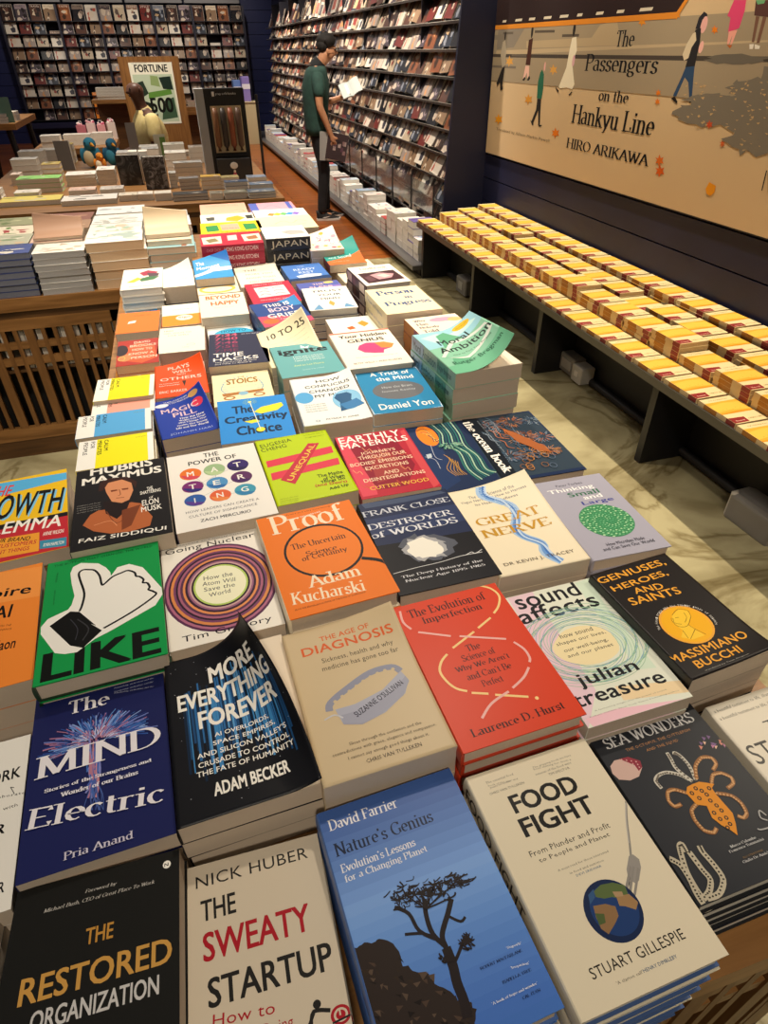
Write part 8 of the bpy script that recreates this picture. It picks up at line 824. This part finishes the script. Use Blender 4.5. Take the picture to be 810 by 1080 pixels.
for s, ax in ((-1, -.035), (1, .03)):
    sh = MB(); ol = [(-.075, -.036), (-.085, 0), (-.075, .036), (.02, .044), (.12, .050), (.18, .036), (.20, 0), (.18, -.036), (.12, -.050), (.02, -.044)]
    vs = []
    for z, k in ((0, 1), (.022, 1.02), (.024, .97)): vs += [(ax+.02+x*k, .09*s+y*k, z) for x, y in ol]
    n = len(ol); sh.add(vs, [tuple(range(n-1, -1, -1)), tuple(range(2*n, 3*n))]+[(j*n+i, j*n+(i+1) % n, (j+1)*n+(i+1) % n, (j+1)*n+i) for j in (0, 1) for i in range(n)], mat('dcdad4', .6))
    so = sh.build('shoe', man); u = MB(); vs = []
    for z, k, sx in ((.022, .96, 0), (.05, .9, -.004), (.075, .62, -.03), (.10, .42, -.05)): vs += [(ax+.02+x*k+sx, .09*s+y*(k+.05), z-(.02 if x > .1 and z > .04 else 0)) for x, y in ol]
    u.add(vs, [tuple(range(3*n, 4*n))]+[(j*n+i, j*n+(i+1) % n, (j+1)*n+(i+1) % n, (j+1)*n+i) for j in (0, 1, 2) for i in range(n)], mat('121214', .7)); u.build('upper', so, True)
    m = MB(); m.add([(ax+.0, .09*s-.052, .035), (ax+.03, .09*s-.052, .028), (ax+.10, .09*s-.053, .05), (ax+.03, .09*s-.052, .04)], [(0, 1, 2, 3)], mat('e8e8e4')); m.build('side_mark', so)
hr = MB(); rh = random.Random(4)
hr.ball((.125, 0, 1.672), (.098, .092, .066), mat('17120f', .8), 14, 9)
hr.ball((.085, 0, 1.632), (.062, .086, .062), mat('17120f', .8), 12, 8)
for i in range(46):
    a = rh.uniform(0, 6.28); q = rh.uniform(.0, 1); x, y = .115+.085*q*cos(a), .08*q*sin(a); hr.ball((x, y, 1.668+.055*(1-q*q)), (.022, .022, .02), mat('17120f', .8), 6, 4)
hr.build('hair', man, True)
e_ = MB()
for s in (-1, 1): e_.ball((.125, .083*s, 1.585), (.014, .008, .024), SKN, 8, 6)
e_.build('ear', man, True)
g = MB()
for s in (-1, 1):
    g.tube([(.218+.018*cos(a), .034*s+.0, 1.598+.02*sin(a)) if False else (.222, .034*s+.022*cos(a), 1.596+.018*sin(a)) for a in [6.283*k/12 for k in range(13)]], .003, mat('111111', .3), 5); g.tube([(.222, .056*s, 1.60), (.13, .086*s, 1.605)], .003, mat('111111', .3), 5)
g.tube([(.224, -.012, 1.6), (.224, .012, 1.6)], .003, mat('111111', .3), 5); g.build('glasses', man)
m = MB()
for s in (-1, 1): m.ball((.208, .034*s, 1.596), .009, mat('1c120e', .2), 8, 5)
m.ball((.205, 0, 1.528), (.010, .022, .005), mat('8a4a40', .5), 8, 5); m.build('face_details', man, True)
def hand_at(o, loc, rz): pass
rdb = empty('open_book', (1.92, 7.80, 1.26), 0, 'open pale grey booklet held in the raised hand of the standing man', 'book'); rdb.rotation_euler = (R(48), R(-22), R(-8))
m = MB()
for s in (-1, 1):
    vs = []; n = 6
    for k in range(n+1): x = s*(.0+.11*k/n); z = .012*sin(pi*k/n)+.02*abs(k/n); vs += [(x, -.085, z), (x, .085, z)]
    m.add(vs, [(2*k, 2*k+2, 2*k+3, 2*k+1) if s > 0 else (2*k, 2*k+1, 2*k+3, 2*k+2) for k in range(n)], mat('c8d0cc', .6)); vs2 = [(x, y, z-.006) for x, y, z in vs]; m.add(vs2, [(2*k, 2*k+1, 2*k+3, 2*k+2) if s > 0 else (2*k, 2*k+2, 2*k+3, 2*k+1) for k in range(n)], mat('a8b4b0', .6))
m.build('pages', rdb, True); MB().box(-.07, -.02, -.06, .06, .019, .0205, mat('e8ecea')).build('printed_panel', rdb)
hb = empty('magazine', (1.66, 7.615, .63), 0, 'dark photo magazine hanging in the right hand of the standing man', 'magazine'); hb.rotation_euler = (0, R(12), -.10)
MB().box(-.10, .12, -.008, .004, 0, .25, mat('e8e2d8', .7)).build('pages', hb); m = MB(); m.box(-.10, .125, -.012, -.0082, -.002, .252, mat('3a2c30', .4))
for i in range(9): x = rnd.uniform(-.08, .08); z = rnd.uniform(.02, .2); m.box(x, x+.03, -.0128, -.0121, z, z+.04, mat(rnd.choice(['8a6a6a', '5a3a4a', 'b09a94', '2a2026'])))
m.build('front_cover', hb)
hb2 = empty('magazine', (1.61, 7.63, .62), 0, 'pale grey magazine held behind the dark one by the standing man', 'magazine'); hb2.rotation_euler = (0, R(4), -.10); MB().box(-.10, .10, .0, .010, 0, .27, mat('dcd8d0', .6)).build('pages', hb2); MB().box(-.105, -.02, -.004, -.001, 0, .27, mat('9a9894', .5)).build('front_cover', hb2)
# seated man in yellow
m2 = empty('person', (-.22, 8.22, 0), pi+.35, 'bald man in a pale yellow shirt sitting in front of the poster board', 'person')
P = [(0, 0, .60)]; Q = [(.15, .13)]; E = []
t = chain(P, E, Q, 0, [((-.01, 0, .76), (.14, .12)), ((0, 0, .93), (.155, .12)), ((.01, 0, 1.03), (.125, .09)), ((.03, 0, 1.10), (.064, .066)), ((.045, 0, 1.15), (.062, .064)), ((.06, 0, 1.215), (.064, .072)), ((.06, 0, 1.28), (.079, .092)), ((.045, 0, 1.345), (.068, .08))])
chain(P, E, Q, t-1, [((.15, 0, 1.262), (.017, .018)), ((.168, 0, 1.248), (.009, .01))])
for s in (-1, 1):
    a = chain(P, E, Q, 3, [((0, .16*s, 1.03), .06), ((.02, .215*s, .92), .05), ((.06, .24*s, .78), .042), ((.12, .2*s, .74), .038), ((.19, .13*s, .74), .028)]); hand(P, E, Q, a, (.23, .11*s, .74), (1, -.2*s, 0), (0, -s, .2), (0, 0, -1))
    chain(P, E, Q, 0, [((.1, .09*s, .58), .09), ((.26, .11*s, .57), .076), ((.42, .12*s, .55), .06), ((.42, .12*s, .35), .053), ((.40, .12*s, .09), .036), ((.5, .12*s, .04), (.036, .026))])
skin('body', P, E, Q, SKD, m2)
YL = procmat('yellow_cotton', 'c9b678', 'd8c68c', .85, 'noise', (1, 1, 1), 18, 4, .1)
MB().loft([(0, 0, .56, .175, .195), (-.01, 0, .72, .165, .185), (-.004, 0, .88, .168, .20), (.002, 0, .98, .145, .21), (.008, 0, 1.035, .115, .185), (.018, 0, 1.07, .085, .12), (.028, 0, 1.10, .068, .072)], YL).build('shirt', m2, True)
for s in (-1, 1): skin('sleeve', [(0, .10*s, 1.02), (.005, .17*s, 1.01), (.02, .22*s, .92), (.05, .238*s, .80)], [(0, 1), (1, 2), (2, 3)], [.085, .092, .080, .072], YL, m2)
cl = MB(); cl.tube([(.02, 0, 1.075), (.035, 0, 1.12)], [.088, .066], YL, 14, False); cl.build('collar', m2, True)
P = [(0, 0, .59)]; Q = [(.155, .135)]; E = []
for s in (-1, 1): chain(P, E, Q, 0, [((.1, .1*s, .57), .098), ((.26, .115*s, .565), .086), ((.42, .12*s, .54), .072), ((.42, .12*s, .35), .064), ((.405, .12*s, .12), .055)])
skin('trousers', P, E, Q, BK, m2)
for s in (-1, 1): u = MB(); u.ball((.46, .12*s, .045), (.12, .045, .045), mat('1a1614', .5), 12, 7); u.build('shoe', m2, True)
m = MB()
for s in (-1, 1): m.ball((.132, .034*s, 1.285), .010, mat('120c0a', .2), 8, 5); m.ball((.052, .092*s, 1.275), (.014, .008, .026), SKD, 8, 6)
m.ball((.135, 0, 1.222), (.010, .024, .006), mat('3a1c18', .5), 8, 5); m.build('face_details', m2, True)
sl = empty('stool', (-.22, 8.22, 0), 0, 'round black stool under the seated man', 'stool'); MB().tube([(0, 0, .43), (0, 0, .465)], .17, mat('1a1a1c', .5), 20).build('seat', sl); MB().tube([(0, 0, .02), (0, 0, .43)], .025, GREYM, 10).build('pole', sl); MB().tube([(0, 0, 0), (0, 0, .02)], .2, GREYM, 20).build('base', sl)
rb = empty('book', (-.36, 7.42, Z0), .1, 'tall grey book standing upright in front of the seated man', 'book'); rb.location.y = 7.2; MB().box(-.04, .04, 0, .03, 0, .30, PAGEW).build('page_block', rb); MB().box(-.043, .043, -.003, 0, 0, .304, mat('8f8a86', .5)).build('front_cover', rb)
gb = empty('book', (-.12, 7.2, Z0), .1, 'green and white book standing upright by the seated man', 'book'); MB().box(-.05, .05, 0, .03, 0, .20, PAGEW).build('page_block', gb); m = MB(); m.box(-.053, .053, -.003, 0, 0, .203, mat('d8dcc8', .5)); m.box(.0, .05, -.0036, -.003, .03, .18, mat('6f9a4a', .5)); m.build('front_cover', gb)
# ------------------------------------------------------------------ lights
def spot(x, y, z, tx, ty, tz, W, ang=80, blend=.6, r=.04, col=(1, .88, .72)):
    l = bpy.data.lights.new('ceiling_or_fill_spot', 'SPOT'); l.energy = W; l.spot_size = R(ang); l.spot_blend = blend; l.shadow_soft_size = r; l.color = col
    o = bpy.data.objects.new('ceiling_or_fill_spot', l); C.objects.link(o); o.location = (x, y, z); o.rotation_euler = (Vector((tx, ty, tz))-Vector((x, y, z))).to_track_quat('-Z', 'Y').to_euler(); return o
WARM = (1, .86, .66)
for y in (1.1, 2.6, 4.1, 5.4): spot(2.22, y, 3.1, 2.14, y, 0, LB, 95, .7, .03, WARM)
spot(.45, 2.75, 3.1, .30, 2.3, .9, L1, 74, .8, .06); spot(.75, 1.75, 3.1, .55, 1.2, .9, L2, 70, .9, .06); spot(-.1, 3.9, 3.1, -.2, 3.3, .9, L3, 74, .9, .06)
spot(-.15, -1.3, 3.1, .05, .7, .8, L4, 80, 1, .12)  # added frontal fill from the viewer's side
for y in (6.6, 9.0, 11.5, 14.0): spot(1.2, y, 3.1, 2.3, y+.2, 1.0, L5, 100, .9, .06, (1, .87, .72))
for x in (-2.2, -.9, .4, 1.5): spot(x, 15.0, 3.1, x, 16.9, 1.5, L6, 90, .9, .06, (1, .88, .74))
spot(-.95, 1.0, 3.1, -.9, 3.0, .35, 120, 60, 1, .08); spot(-.4, 5.9, 3.1, -.3, 5.4, .8, L7, 90, .9, .06); spot(-2.2, 9.3, 3.1, -2.2, 9.8, .9, L8, 90, .9, .06); spot(-.2, 8.0, 3.1, -.2, 8.4, .8, L8, 80, .9, .06)  # first one is an added fill on the left table's slatted panel
def area(x, y, z, sx, sy, W, col=(1, .92, .84)):
    l = bpy.data.lights.new('ambient_fill', 'AREA'); l.shape = 'RECTANGLE'; l.size = sx; l.size_y = sy; l.energy = W; l.color = col; o = bpy.data.objects.new('ambient_fill', l); C.objects.link(o); o.location = (x, y, z); return o
area(-.8, 2.0, 3.15, 5, 6, LA1); area(-.8, 10.5, 3.15, 5, 10, LA2)  # large unseen soft lamps added for ambient light
w = bpy.data.worlds.new('World'); bpy.context.scene.world = w; w.use_nodes = True; w.node_tree.nodes['Background'].inputs[0].default_value = (.9, .75, .6, 1); w.node_tree.nodes['Background'].inputs[1].default_value = .05
# ------------------------------------------------------------------ camera
cam = bpy.data.cameras.new('camera'); co = bpy.data.objects.new('camera', cam); C.objects.link(co); bpy.context.scene.camera = co
cam.sensor_fit = 'VERTICAL'; cam.sensor_height = 36; cam.lens = 36*655.18/1080; cam.clip_start = .02; cam.clip_end = 60
p_, r_, h_ = R(36.708), R(-.487), R(16.1)
f = Vector((0, cos(p_), -sin(p_))); u = Vector((0, sin(p_), cos(p_))); x = Vector((1, 0, 0)); x2 = x*cos(r_)+u*sin(r_); u2 = u*cos(r_)-x*sin(r_)
Wz = Matrix.Rotation(-h_, 3, 'Z'); x2, u2, f = Wz @ x2, Wz @ u2, Wz @ f
M = Matrix((x2, u2, -f)).transposed().to_4x4(); M.translation = (0, 0, 1.6); co.matrix_world = M
vs_ = bpy.context.scene.view_settings; vs_.view_transform = 'Standard'; vs_.look = 'None'; vs_.gamma = 1; vs_.use_curve_mapping = False; vs_.exposure = EXPO
